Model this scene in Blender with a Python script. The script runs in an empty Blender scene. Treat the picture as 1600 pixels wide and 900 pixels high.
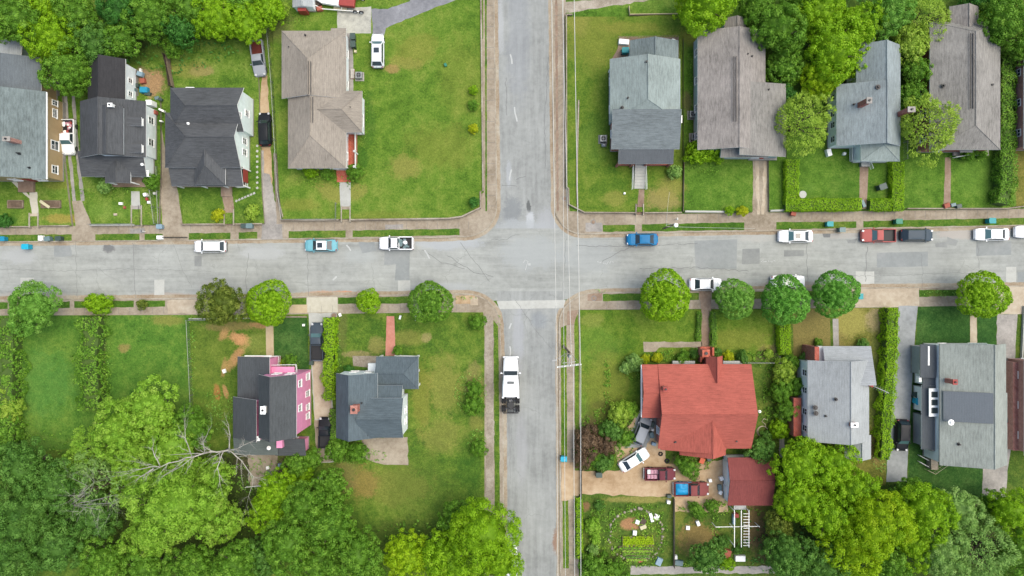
import bpy, math, random
import numpy as np
from mathutils import Vector, noise as mnoise
random.seed(7)
scene = bpy.context.scene
COL = scene.collection
# ------------------------------------------------------------------ camera, sky, sun, exposure
H = 101.6          # height of the drone above the road
S = 10.5           # photo pixels per metre at road level
cd = bpy.data.cameras.new('camera'); cam = bpy.data.objects.new('camera', cd); COL.objects.link(cam)
cam.location = (0, 0, H); cam.rotation_euler = (0, 0, 0)
cd.sensor_width = 36; cd.lens = 36 * H * S / 1600; cd.clip_start = 1; cd.clip_end = 5000
scene.camera = cam
w = bpy.data.worlds.new("World"); scene.world = w; w.use_nodes = True
nt = w.node_tree
sky = nt.nodes.new('ShaderNodeTexSky'); sky.sky_type = 'NISHITA'; sky.sun_disc = False
SUN_EL, SUN_AZ = math.radians(65), math.radians(72)   # azimuth measured clockwise from north (+Y)
sky.sun_elevation = SUN_EL; sky.sun_rotation = SUN_AZ
sky.air_density = 1.0; sky.dust_density = 4.0; sky.ozone_density = 1.0
nt.nodes['Background'].inputs['Strength'].default_value = 0.14
nt.links.new(sky.outputs[0], nt.nodes['Background'].inputs['Color'])
sd = bpy.data.lights.new('sun', 'SUN'); sun = bpy.data.objects.new('sun', sd); COL.objects.link(sun)
sd.energy = 1.5; sd.angle = math.radians(60); sd.color = (1.0, 0.945, 0.80)
dv = Vector((math.sin(SUN_AZ) * math.cos(SUN_EL), math.cos(SUN_AZ) * math.cos(SUN_EL), math.sin(SUN_EL)))
sun.rotation_euler = dv.to_track_quat('Z', 'Y').to_euler(); sun.location = dv * 80 + Vector((0, 0, 40))
vs = scene.view_settings
vs.view_transform = 'Standard'; vs.look = 'None'; vs.gamma = 1; vs.use_curve_mapping = False
vs.exposure = 0.88

# ------------------------------------------------------------------ helpers
def W(px, py, z=0.0):
    k = (H - z) / H / S
    return Vector(((px - 800) * k, (450 - py) * k, z))

def _lin(v):
    v /= 255.0
    return v / 12.92 if v <= .04045 else ((v + .055) / 1.055) ** 2.4
FX = 1.75          # how much brighter than its base colour a sunlit surface is shown
def C(r, g, b, f=1.0):
    return tuple(min(.8, max(.003, _lin(v) / FX * f)) for v in (r, g, b)) + (1,)

class G:
    """small node-graph writer"""
    def __init__(s, name):
        s.m = bpy.data.materials.new(name); s.m.use_nodes = True
        s.t = s.m.node_tree; s.n = s.t.nodes; s.l = s.t.links
        s.b = s.n['Principled BSDF']; s.out = s.n['Material Output']
    def node(s, typ, **kw):
        n = s.n.new(typ)
        for k, v in kw.items(): setattr(n, k, v)
        return n
    def put(s, sock, v):
        if hasattr(v, 'is_linked') or hasattr(v, 'links'): s.l.new(v, sock)
        else: sock.default_value = tuple(v)[:3] if (sock.type == 'VECTOR' and len(v) == 4) else v
    def pos(s):
        if not hasattr(s, '_p'): s._p = s.node('ShaderNodeNewGeometry').outputs['Position']
        return s._p
    def vmath(s, op, a, b):
        n = s.node('ShaderNodeVectorMath', operation=op); s.put(n.inputs[0], a); s.put(n.inputs[1], b)
        return n.outputs['Value'] if op == 'LENGTH' else n.outputs[0]
    def length(s, a):
        n = s.node('ShaderNodeVectorMath', operation='LENGTH'); s.put(n.inputs[0], a); return n.outputs['Value']
    def math(s, op, a, b=0.0, clamp=False):
        n = s.node('ShaderNodeMath', operation=op, use_clamp=clamp); s.put(n.inputs[0], a); s.put(n.inputs[1], b); return n.outputs[0]
    def noise(s, scale, vec=None, detail=3, rough=.55, dist=0):
        n = s.node('ShaderNodeTexNoise'); s.put(n.inputs['Vector'], vec if vec is not None else s.pos())
        n.inputs['Scale'].default_value = scale; n.inputs['Detail'].default_value = detail
        n.inputs['Roughness'].default_value = rough; n.inputs['Distortion'].default_value = dist
        return n.outputs['Fac']
    def rng(s, v, a, b, c=0.0, d=1.0, smooth=False):
        n = s.node('ShaderNodeMapRange'); n.interpolation_type = 'SMOOTHSTEP' if smooth else 'LINEAR'
        s.put(n.inputs['Value'], v); n.inputs['From Min'].default_value = a; n.inputs['From Max'].default_value = b
        n.inputs['To Min'].default_value = c; n.inputs['To Max'].default_value = d; return n.outputs[0]
    def mix(s, f, a, b, mode='MIX'):
        n = s.node('ShaderNodeMix', data_type='RGBA', blend_type=mode)
        s.put(n.inputs[0], f); s.put(n.inputs[6], a); s.put(n.inputs[7], b); return n.outputs[2]
    def scale(s, col, v):
        """multiply a colour by a float socket"""
        n = s.node('ShaderNodeVectorMath', operation='SCALE'); s.put(n.inputs[0], col); s.put(n.inputs['Scale'], v); return n.outputs[0]
    def ramp(s, v, stops):
        n = s.node('ShaderNodeValToRGB'); s.put(n.inputs[0], v); e = n.color_ramp.elements
        while len(e) < len(stops): e.new(.5)
        for el, (p, c) in zip(e, stops): el.position = p; el.color = c
        return n.outputs[0]
    def bump(s, h, strength=.3, dist=.05):
        n = s.node('ShaderNodeBump'); n.inputs['Strength'].default_value = strength; n.inputs['Distance'].default_value = dist
        s.put(n.inputs['Height'], h); s.l.new(n.outputs[0], s.b.inputs['Normal'])
    def done(s, col, rough=.85, metal=0.0, spec=.3):
        s.put(s.b.inputs['Base Color'], col); s.put(s.b.inputs['Roughness'], rough)
        s.b.inputs['Metallic'].default_value = metal; s.b.inputs['Specular IOR Level'].default_value = spec
        return s.m

_mc = {}
def plain(name, col, rough=.6, metal=0, spec=.4, var=.12, sc=2.0, coat=0):
    """a painted / solid surface with mild dirt mottling"""
    key = (name,)
    if key in _mc: return _mc[key]
    g = G(name)
    f = g.rng(g.noise(sc, detail=5, rough=.65), .3, .7, 1 - var, 1 + var * .6)
    m = g.done(g.scale(col, f), rough, metal, spec)
    if coat: g.b.inputs['Coat Weight'].default_value = coat; g.b.inputs['Coat Roughness'].default_value = .08
    _mc[key] = m; return m

def speckle(name, cols, sc=3.0, rough=.9, fine=14, amt=.25, bump=.2, stretch=(1, 1, 1)):
    g = G(name)
    p = g.vmath('MULTIPLY', g.pos(), stretch)
    a = g.noise(sc * .12, detail=4); b = g.noise(sc, p, detail=5, rough=.7); f = g.noise(fine, p, detail=2)
    v = g.math('ADD', g.math('MULTIPLY', a, .55), g.math('MULTIPLY', b, .45))
    col = g.ramp(g.rng(v, .36, .64), [(i / (len(cols) - 1), c) for i, c in enumerate(cols)])
    col = g.scale(col, g.rng(f, .25, .75, 1 - amt, 1 + amt))
    if bump: g.bump(f, bump, .03)
    return g.done(col, rough, 0, .25)

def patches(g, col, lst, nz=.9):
    """soil / dry / green / dark patches: (px, py, rx, ry, colour, strength[, angle])"""
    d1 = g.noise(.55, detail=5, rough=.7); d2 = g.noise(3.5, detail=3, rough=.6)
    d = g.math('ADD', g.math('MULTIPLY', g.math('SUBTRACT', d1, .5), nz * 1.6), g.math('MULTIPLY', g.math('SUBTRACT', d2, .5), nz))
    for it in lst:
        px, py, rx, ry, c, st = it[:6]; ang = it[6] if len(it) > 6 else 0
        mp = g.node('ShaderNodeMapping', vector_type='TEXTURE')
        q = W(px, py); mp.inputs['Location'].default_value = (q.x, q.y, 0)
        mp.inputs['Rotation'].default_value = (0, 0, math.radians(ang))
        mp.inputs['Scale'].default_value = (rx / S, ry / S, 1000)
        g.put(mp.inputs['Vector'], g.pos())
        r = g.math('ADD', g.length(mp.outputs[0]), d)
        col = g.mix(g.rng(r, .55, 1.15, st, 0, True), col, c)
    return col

def grass(name, dark, mid, light, lst=(), big=.07, streak=0):
    g = G(name)
    a = g.noise(big, detail=5, rough=.65, dist=.6); b = g.noise(.6, detail=5, rough=.7); c = g.noise(4.0, detail=5, rough=.8); f = g.noise(11, detail=4, rough=.8)
    v = g.math('ADD', g.math('MULTIPLY', a, .34), g.math('ADD', g.math('MULTIPLY', b, .42), g.math('MULTIPLY', c, .24)))
    col = g.ramp(g.rng(v, .41, .60), [(0, dark), (.45, mid), (1, light)])
    # weeds and clover: small round darker / paler spots
    vo = g.node('ShaderNodeTexVoronoi'); vo.inputs['Scale'].default_value = 1.1; g.put(vo.inputs['Vector'], g.pos())
    wd = g.math('MULTIPLY', g.rng(vo.outputs['Distance'], .12, .34, 1, 0, True), g.rng(b, .5, .6, 0, .55, True))
    col = g.mix(wd, col, tuple(x * .75 for x in dark[:3]) + (1,))
    if lst: col = patches(g, col, lst)
    col = g.scale(col, g.math('MULTIPLY', g.rng(f, .3, .7, .55, 1.38), g.rng(c, .3, .7, .74, 1.22)))
    g.bump(g.math('ADD', f, g.math('MULTIPLY', c, .6)), .8, .09)
    return g.done(col, .95, 0, .1)

DRY = C(165, 160, 85); DRY2 = C(150, 150, 70); SOIL = C(190, 150, 105); CLAY = C(222, 172, 118); DEEPG = C(50, 105, 35); PALEG = C(125, 165, 70); SOILD = C(140, 120, 90)
GROUND_SPOTS = [ # worn, dry, greener and darker places in the yards of the whole neighbourhood
 (318,113,22,8,C(175,160,110),.8),(300,112,36,14,DRY,.5),(790+8,132,1,1,DRY,0),
 (637,100,26,12,DRY,.6),(650,80,40,26,DRY2,.5,30),(615,110,14,8,SOIL,.6),(635,262,30,20,DRY,.65),(560,300,22,12,DRY,.6,30),(520,302,30,14,DRY,.65,-20),
 (470,320,30,12,DRY2,.5),(690,230,60,40,DRY2,.35),(720,120,40,70,DRY2,.25),(575,190,14,50,DEEPG,.55),(565,250,14,22,DEEPG,.6),(600,340,60,10,DRY2,.35),  # includes deeper green strips along the east side of the beige house
 (100,342,28,8,C(185,165,85),.7),(95,290,25,8,DRY2,.5),(20,345,14,8,DEEPG,.7),(180,330,50,14,PALEG,.3),
 (960,310,22,14,DRY,.5),(1035,312,32,20,C(165,155,95),.85),(925,60,50,60,DRY2,.45),(905,30,20,30,DRY,.4),(1045,295,26,20,DRY,.6),(930,220,30,40,PALEG,.3),
 (1073,160,9,18,SOILD,.6),(1080,60,20,20,DRY2,.7),(980,45,60,10,DRY2,.5),
 (1262,295,12,10,PALEG,.4),(1330,290,40,30,DEEPG,.3),(1520,280,40,30,PALEG,.3),(1590,270,14,50,C(165,150,90),.8),(1500,240,40,10,DEEPG,.6),
 (520,120,1,1,DRY,0),
 (375,530,20,11,CLAY,1,-20),(350,522,7,12,CLAY,.9,-30),(368,560,9,24,CLAY,.9,-35),(405,508,22,5,CLAY,.9),(350,575,5,15,CLAY,.8,-10),(340,612,6,14,C(200,140,85),.9,10),(353,612,4,12,CLAY,.9,15),
 (332,560,40,60,C(125,140,60),.35),(365,510,50,8,C(170,150,95),.7),(400,540,22,20,C(165,175,95),.4),
 (590,540,16,16,C(160,155,90),.7),(640,528,30,14,DRY,.5),(665,527,9,8,C(190,175,120),.6),(535,500,10,60,C(120,125,70),.6),(555,553,24,6,C(170,155,110),.7),
 (660,620,18,60,DRY2,.6),(695,600,30,50,DRY,.5),(690,680,40,30,DRY,.45),(620,760,60,34,C(150,150,75),.6),(570,755,24,30,C(160,140,80),.75),(740,600,16,40,C(165,155,95),.6),(745,660,14,14,DRY,.5),
 (655,760,60,60,C(100,125,50),.5),(540,745,20,30,C(150,135,85),.6),(640,840,80,34,C(70,95,40),.6),(735,720,20,50,DEEPG,.3),
 (160,580,6,80,SOILD,.75),(195,545,10,8,SOIL,.5),(260,500,30,10,DRY,.6),(60,600,60,60,C(95,150,70),.5),(40,700,40,30,C(110,140,60),.4),(12,650,16,30,DRY,.5),
 (930,540,40,40,PALEG,.3),(945,600,40,60,DRY2,.45),(925,500,24,12,C(160,165,85),.5),(975,540,24,16,DEEPG,.2),(912,650,10,40,PALEG,.3),
 (1150,530,60,20,DRY2,.45),(1200,545,20,8,DRY,.6),(1270,515,60,60,C(148,138,82),.95),(1330,500,30,26,C(170,165,90),.95),(1365,500,14,24,C(180,165,120),.9),(1365,600,16,100,C(120,135,70),.6),
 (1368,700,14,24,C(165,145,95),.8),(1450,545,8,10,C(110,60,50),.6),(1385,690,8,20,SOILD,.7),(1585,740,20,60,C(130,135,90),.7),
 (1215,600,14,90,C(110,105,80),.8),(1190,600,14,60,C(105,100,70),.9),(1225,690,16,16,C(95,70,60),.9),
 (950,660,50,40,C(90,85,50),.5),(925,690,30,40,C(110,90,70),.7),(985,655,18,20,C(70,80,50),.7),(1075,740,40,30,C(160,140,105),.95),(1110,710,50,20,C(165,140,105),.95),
 (1090,840,34,30,C(160,135,85),.85),(1060,800,14,20,DRY2,.5),(1180,820,22,50,C(150,125,85),.9),(985,818,18,10,C(190,145,105),.95),(985,870,40,10,C(100,110,60),.7),(915,790,10,8,C(160,120,90),.8),(1000,780,60,6,C(165,160,90),.8),
 (400,730,60,26,C(110,95,80),.9),(440,740,30,20,C(125,110,95),.8),(240,130,22,24,C(190,155,115),.95),(222,120,14,16,C(175,150,115),.9),(265,110,6,30,C(110,90,70),.8),
 (200,40,60,60,C(60,60,40),.7),(360,760,70,60,C(60,75,40),.7),(1440,720,60,30,DEEPG,.7),(1210,860,30,40,C(90,80,60),.8),  # includes darker ground below the upper left and lower left trees
 (300,830,200,90,C(55,70,35),.7),(1400,860,200,90,C(60,75,35),.6),(1330,60,180,90,C(60,75,35),.6),(430,40,30,30,C(130,130,80),.6),  # wide dark green ellipses on the ground below the tree groups
]
GROUND_SPOTS = [t for t in GROUND_SPOTS if t[5] > 0]
def spots_in(x0, y0, x1, y1, m=10):
    return [t for t in GROUND_SPOTS if t[0]+t[2] > x0-m and t[0]-t[2] < x1+m and t[1]+t[3] > y0-m and t[1]-t[3] < y1+m]

def asphalt(name, base, stretch, lst=(), webs=True):
    g = G(name)
    p = g.vmath('MULTIPLY', g.pos(), stretch)
    a = g.noise(.12, detail=5, rough=.6); st = g.noise(1.0, p, detail=5, rough=.7); b = g.noise(1.1, detail=6, rough=.75); f = g.noise(16, detail=3, rough=.8)
    v = g.math('ADD', g.math('MULTIPLY', a, .35), g.math('ADD', g.math('MULTIPLY', st, .35), g.math('MULTIPLY', b, .30)))
    lo = tuple(x * .68 for x in base[:3]) + (1,); hi = tuple(min(.8, x * 1.25) for x in base[:3]) + (1,)
    col = g.ramp(g.rng(v, .37, .62), [(0, lo), (.5, base), (1, hi)])
    if webs:
        dv_ = g.node('ShaderNodeTexNoise'); dv_.inputs['Scale'].default_value = .5; dv_.inputs['Detail'].default_value = 4; g.put(dv_.inputs['Vector'], g.pos())
        q = g.vmath('ADD', g.pos(), g.vmath('MULTIPLY', dv_.outputs['Color'], (3.0, 3.0, 0)))
        vo = g.node('ShaderNodeTexVoronoi', feature='DISTANCE_TO_EDGE'); vo.inputs['Scale'].default_value = .16; g.put(vo.inputs['Vector'], q)
        ck = g.math('MULTIPLY', g.rng(vo.outputs['Distance'], .003, .010, 1, 0), g.rng(a, .47, .62, 0, .35, True))
        col = g.mix(ck, col, tuple(x * .45 for x in base[:3]) + (1,))
    if lst: col = patches(g, col, lst)
    col = g.scale(col, g.rng(f, .28, .72, .86, 1.13))
    g.bump(f, .25, .01)
    return g.done(col, .92, 0, .2)

def shingle(name, base, ew=False, amt=.28, rust=None):
    """weathered roof shingles in courses along the ridge (ew: ridge runs east-west)"""
    g = G(name)
    sx = (1.2, 6.5, 3) if ew else (6.5, 1.2, 3)
    p = g.vmath('MULTIPLY', g.pos(), sx)
    a = g.noise(.22, detail=5, rough=.65); b = g.noise(.75, p, detail=4, rough=.7); f = g.noise(9, detail=3, rough=.7)
    v = g.math('ADD', g.math('MULTIPLY', a, .4), g.math('MULTIPLY', b, .6))
    lo = tuple(x * (1 - amt * 1.5) for x in base[:3]) + (1,); hi = tuple(min(.8, x * (1 + amt * 1.3)) for x in base[:3]) + (1,)
    col = g.ramp(g.rng(v, .34, .66), [(0, lo), (.5, base), (1, hi)])
    wv = g.node('ShaderNodeTexWave', wave_type='BANDS', bands_direction='Y' if ew else 'X', wave_profile='SAW')
    wv.inputs['Scale'].default_value = 1.1; wv.inputs['Distortion'].default_value = .6; wv.inputs['Detail'].default_value = 2; g.put(wv.inputs['Vector'], g.pos())
    col = g.scale(col, g.math('MULTIPLY', g.rng(wv.outputs['Fac'], 0, .25, .84, 1.0), g.rng(f, .3, .7, .88, 1.12)))
    g.bump(g.math('ADD', wv.outputs['Fac'], g.math('MULTIPLY', f, .4)), .35, .03)
    return g.done(col, .9, 0, .2)

def siding(name, base, step=.22, rough=.6):
    g = G(name); base = tuple(min(.82, x * 1.65) for x in base[:3]) + (1,)
    sp = g.node('ShaderNodeSeparateXYZ'); g.put(sp.inputs[0], g.pos())
    fr = g.math('FRACT', g.math('DIVIDE', sp.outputs[2], step))
    n = g.noise(.9, detail=5, rough=.7)
    col = g.scale(base, g.math('MULTIPLY', g.rng(fr, 0, .12, .72, 1), g.rng(n, .3, .7, .88, 1.08)))
    g.bump(fr, .4, .03)
    return g.done(col, rough, 0, .3)

def brickm(name, c1, c2, mortar=(.35, .33, .3, 1)):
    g = G(name); c1, c2 = [tuple(min(.8, x * 1.3) for x in c[:3]) + (1,) for c in (c1, c2)]
    sp = g.node('ShaderNodeSeparateXYZ'); g.put(sp.inputs[0], g.pos())
    cb = g.node('ShaderNodeCombineXYZ'); g.put(cb.inputs[0], g.math('ADD', sp.outputs[0], sp.outputs[1])); g.put(cb.inputs[1], sp.outputs[2])
    br = g.node('ShaderNodeTexBrick'); g.put(br.inputs['Vector'], cb.outputs[0]); br.inputs['Scale'].default_value = 1
    br.inputs['Brick Width'].default_value = .24; br.inputs['Row Height'].default_value = .085; br.inputs['Mortar Size'].default_value = .008
    br.inputs['Color1'].default_value = c1; br.inputs['Color2'].default_value = c2; br.inputs['Mortar'].default_value = mortar
    col = g.scale(br.outputs['Color'], g.rng(g.noise(2, detail=4), .3, .7, .8, 1.15))
    return g.done(col, .9, 0, .2)

LEAFX = 2.4        # leaves stand at all angles and shade each other, so a crown shows darker than one leaf
def leafm(name, a, b, c, tr=.35):
    """leaf material; the per-leaf attribute 'tint' picks the shade of green"""
    g = G(name); a, b, c = [tuple(x * min(LEAFX, .46 / max(q[:3])) for x in q[:3]) + (1,) for q in (a, b, c)]
    at = g.node('ShaderNodeAttribute', attribute_name='tint')
    col = g.ramp(at.outputs['Fac'], [(0, a), (.5, b), (1, c)])
    m = g.done(col, .6, 0, .25)
    t = g.node('ShaderNodeBsdfTranslucent'); g.put(t.inputs['Color'], col)
    mx = g.node('ShaderNodeMixShader'); mx.inputs[0].default_value = tr
    g.l.new(g.b.outputs[0], mx.inputs[1]); g.l.new(t.outputs[0], mx.inputs[2]); g.l.new(mx.outputs[0], g.out.inputs['Surface'])
    return m

class MB:
    """collects faces; build() links them as ONE mesh object"""
    def __init__(s): s.v = []; s.f = []; s.mi = []; s.cur = 0
    def face(s, pts):
        i = len(s.v); s.v += [tuple(p) for p in pts]; s.f.append(tuple(range(i, i + len(pts)))); s.mi.append(s.cur)
    def box(s, cx, cy, cz, sx, sy, sz, rz=0.0, taper=1.0):
        c, n = math.cos(rz), math.sin(rz); i = len(s.v)
        for dz, k in ((-.5, 1), (.5, taper)):
            for dx, dy in ((-.5, -.5), (.5, -.5), (.5, .5), (-.5, .5)):
                x, y = dx * sx * k, dy * sy * k
                s.v.append((cx + x * c - y * n, cy + x * n + y * c, cz + dz * sz))
        for q in ((3, 2, 1, 0), (4, 5, 6, 7), (0, 1, 5, 4), (1, 2, 6, 5), (2, 3, 7, 6), (3, 0, 4, 7)):
            s.f.append(tuple(i + a for a in q)); s.mi.append(s.cur)
        return s
    def prism(s, pts, z0, z1, side=None):
        """pts: list of (x, y) counter-clockwise or not"""
        ar = sum(pts[i][0] * pts[(i + 1) % len(pts)][1] - pts[(i + 1) % len(pts)][0] * pts[i][1] for i in range(len(pts)))
        if ar < 0: pts = pts[::-1]
        n = len(pts); i = len(s.v)
        s.v += [(p[0], p[1], z0) for p in pts] + [(p[0], p[1], z1) for p in pts]
        s.f.append(tuple(i + n + k for k in range(n))); s.mi.append(s.cur)
        s.f.append(tuple(i + n - 1 - k for k in range(n))); s.mi.append(s.cur)
        for k in range(n):
            s.f.append((i + k, i + (k + 1) % n, i + n + (k + 1) % n, i + n + k)); s.mi.append(s.cur if side is None else side)
        return s
    def tube(s, pts, rad, n=6, cap=True):
        pts = [Vector(p) for p in pts]
        if not isinstance(rad, (list, tuple)): rad = [rad] * len(pts)
        i0 = len(s.v); up = Vector((0, 0, 1))
        for k, p in enumerate(pts):
            d = (pts[min(k + 1, len(pts) - 1)] - pts[max(k - 1, 0)])
            d = d.normalized() if d.length > 1e-6 else up
            a = d.cross(up if abs(d.z) < .9 else Vector((1, 0, 0))).normalized(); b = d.cross(a)
            for j in range(n):
                t = 2 * math.pi * j / n; s.v.append(tuple(p + (a * math.cos(t) + b * math.sin(t)) * rad[k]))
        for k in range(len(pts) - 1):
            for j in range(n):
                a = i0 + k * n + j; b = i0 + k * n + (j + 1) % n
                s.f.append((a, a + n, b + n, b)); s.mi.append(s.cur)
        if cap:
            s.f.append(tuple(i0 + j for j in range(n))); s.mi.append(s.cur)
            e = i0 + (len(pts) - 1) * n; s.f.append(tuple(e + n - 1 - j for j in range(n))); s.mi.append(s.cur)
        return s
    def cyl(s, x, y, z0, z1, r, n=14, r1=None):
        return s.tube([(x, y, z0), (x, y, z1)], [r, r if r1 is None else r1], n)
    def ring(s, cx, cy, cz, R, r, n=20, m=6, axis='z'):
        i0 = len(s.v)
        for k in range(n):
            t = 2 * math.pi * k / n
            for j in range(m):
                u = 2 * math.pi * j / m; q = R + r * math.cos(u); zz = r * math.sin(u)
                P = (q * math.cos(t), q * math.sin(t), zz)
                if axis == 'y': P = (P[0], P[2], P[1])
                if axis == 'x': P = (P[2], P[0], P[1])
                s.v.append((cx + P[0], cy + P[1], cz + P[2]))
        for k in range(n):
            for j in range(m):
                a = i0 + k * m + j; b = i0 + k * m + (j + 1) % m; c = i0 + ((k + 1) % n) * m + (j + 1) % m; d = i0 + ((k + 1) % n) * m + j
                s.f.append((a, d, c, b)); s.mi.append(s.cur)
        return s
    def ball(s, cx, cy, cz, rx, ry, rz, n=10, m=6):
        i0 = len(s.v)
        for a in range(m + 1):
            t = math.pi * a / m
            for j in range(n):
                u = 2 * math.pi * j / n
                s.v.append((cx + rx * math.sin(t) * math.cos(u), cy + ry * math.sin(t) * math.sin(u), cz + rz * math.cos(t)))
        for a in range(m):
            for j in range(n):
                p = i0 + a * n + j; q = i0 + a * n + (j + 1) % n
                s.f.append((p, p + n, q + n, q)); s.mi.append(s.cur)
        return s
    def build(s, name, mats, parent=None, smooth=False, off=None, bevel=0):
        me = bpy.data.meshes.new(name)
        o0 = Vector((0, 0, 0))
        if off is not None: o0 = Vector(off)
        vv = [(a[0] - o0.x, a[1] - o0.y, a[2] - o0.z) for a in s.v] if off is not None else s.v
        me.from_pydata(vv, [], s.f)
        if not isinstance(mats, (list, tuple)): mats = [mats]
        for m in mats: me.materials.append(m)
        me.polygons.foreach_set('material_index', s.mi)
        if smooth: me.polygons.foreach_set('use_smooth', [True] * len(me.polygons))
        me.update()
        o = bpy.data.objects.new(name, me); COL.objects.link(o)
        if parent is not None: o.parent = parent
        if bevel:
            b = o.modifiers.new('bevel', 'BEVEL'); b.width = bevel; b.segments = 2; b.limit_method = 'ANGLE'; b.angle_limit = math.radians(35)
        return o

def tag(o, label=None, cat=None, group=None, kind=None):
    if label: o['label'] = label
    if cat: o['category'] = cat
    if group: o['group'] = group
    if kind: o['kind'] = kind
    return o
def thing(name, label, cat, loc=(0, 0, 0), rz=0.0, group=None):
    o = bpy.data.objects.new(name, None); COL.objects.link(o); o.empty_display_size = .3
    o.location = loc; o.rotation_euler = (0, 0, rz); return tag(o, label, cat, group)
def copy_tree(o, parent=None):
    c = o.copy(); COL.objects.link(c); c.parent = parent
    for ch in list(o.children): copy_tree(ch, c)
    return c

_jr = random.Random(3)
def ragged(pts, step=.6, amp=.06):
    """subdivide the outline of a polygon and make its edge uneven"""
    out = []
    for i in range(len(pts)):
        a, b = Vector(pts[i]), Vector(pts[(i + 1) % len(pts)]); n = max(1, int((b - a).length / step)); d = (b - a)
        nrm = Vector((-d.y, d.x)).normalized() if d.length > 0 else Vector((0, 0))
        for k in range(n):
            q = a + d * (k / n)
            if k: q = q + nrm * (mnoise.noise(Vector((q.x * .9, q.y * .9, 3))) * amp * 2 + _jr.uniform(-amp, amp) * .6)
            out.append((q.x, q.y))
    return out
def P2(pts, z=0): return [tuple(W(x, y, z)[:2]) for x, y in pts]
def sheet(name, pts, z, m, amp=0.0, step=.6):
    """a flat structure sheet given by photo-pixel corners at real height z"""
    q = P2(pts, z)
    if amp: q = ragged(q, step, amp)
    b = MB(); ar = sum(q[i][0] * q[(i + 1) % len(q)][1] - q[(i + 1) % len(q)][0] * q[i][1] for i in range(len(q)))
    if ar < 0: q = q[::-1]
    b.face([(x, y, z) for x, y in q])
    o = b.build(name, m); o['kind'] = 'structure'; return o
def slab(name, pts, z0, z1, mats, amp=0.0, kind='structure', step=.6):
    q = P2(pts, z1)
    if amp: q = ragged(q, step, amp)
    b = MB(); b.prism(q, z0, z1, side=1 if isinstance(mats, (list, tuple)) and len(mats) > 1 else None)
    o = b.build(name, mats)
    if kind: o['kind'] = kind
    return o
def strip_pts(pts, wd):
    """outline of a strip of width wd (m) along world points"""
    L, R = [], []
    for i, p in enumerate(pts):
        a = pts[max(i - 1, 0)]; b = pts[min(i + 1, len(pts) - 1)]
        d = (Vector(b[:2]) - Vector(a[:2])).normalized(); n = Vector((-d.y, d.x)) * wd / 2
        L.append((p[0] + n.x, p[1] + n.y)); R.append((p[0] - n.x, p[1] - n.y))
    return L, R
def strip(b, pts, wd, z0, z1):
    L, R = strip_pts(pts, wd)
    for i in range(len(pts) - 1):
        b.prism([R[i], R[i + 1], L[i + 1], L[i]], z0, z1)
def line(name, pts_px, wd, z, m, amp=0.0, h=None):
    """flat or raised strip along photo-pixel points"""
    q = P2(pts_px, z)
    if amp:
        r = []
        for i in range(len(q) - 1):
            a, b_ = Vector(q[i]), Vector(q[i + 1]); n = max(1, int((b_ - a).length / .5))
            for k in range(n): t = a + (b_ - a) * (k / n); r.append((t.x + _jr.uniform(-amp, amp), t.y + _jr.uniform(-amp, amp)))
        r.append(q[-1]); q = r
    L, R = strip_pts(q, wd); b = MB()
    if h is None:
        for i in range(len(q) - 1): b.face([(*R[i], z), (*R[i + 1], z), (*L[i + 1], z), (*L[i], z)])
    else: strip(b, q, wd, z, z + h)
    return b.build(name, m)
# ------------------------------------------------------------------ ground materials
GD, GM, GL = C(82, 120, 42), C(110, 145, 52), C(146, 168, 78)
def lawn_mat(nm, x0, y0, x1, y1, d=GD, m=GM, l=GL): return grass(nm, d, m, l, spots_in(x0, y0, x1, y1))
M = {}
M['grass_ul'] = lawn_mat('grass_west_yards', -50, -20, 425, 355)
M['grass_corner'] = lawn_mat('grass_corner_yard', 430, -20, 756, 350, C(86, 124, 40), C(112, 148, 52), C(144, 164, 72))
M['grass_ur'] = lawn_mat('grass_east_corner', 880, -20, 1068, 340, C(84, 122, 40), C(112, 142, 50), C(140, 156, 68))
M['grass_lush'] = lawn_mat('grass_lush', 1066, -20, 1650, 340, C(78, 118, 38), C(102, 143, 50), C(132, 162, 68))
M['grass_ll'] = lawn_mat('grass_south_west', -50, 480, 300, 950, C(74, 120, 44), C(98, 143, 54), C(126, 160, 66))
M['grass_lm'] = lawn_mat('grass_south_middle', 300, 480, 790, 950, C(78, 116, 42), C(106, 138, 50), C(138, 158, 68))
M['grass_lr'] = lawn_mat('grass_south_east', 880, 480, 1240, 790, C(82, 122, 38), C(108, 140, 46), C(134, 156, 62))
M['grass_dry'] = lawn_mat('grass_dry', 1236, 480, 1435, 790, C(100, 112, 48), C(130, 132, 62), C(160, 152, 82))
M['grass_deep'] = grass('grass_deep_green', C(52, 92, 42), C(68, 110, 50), C(94, 130, 64))
M['grass_verge'] = grass('grass_verge', C(70, 110, 38), C(92, 132, 46), C(132, 150, 68))
M['grass_wild'] = lawn_mat('grass_under_trees', 880, 760, 1240, 950, C(70, 100, 40), C(92, 122, 48), C(125, 140, 62))
M['soil_wood'] = speckle('leaf_litter', [C(52, 62, 34), C(75, 85, 44), C(95, 95, 60)], 2.0)
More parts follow.
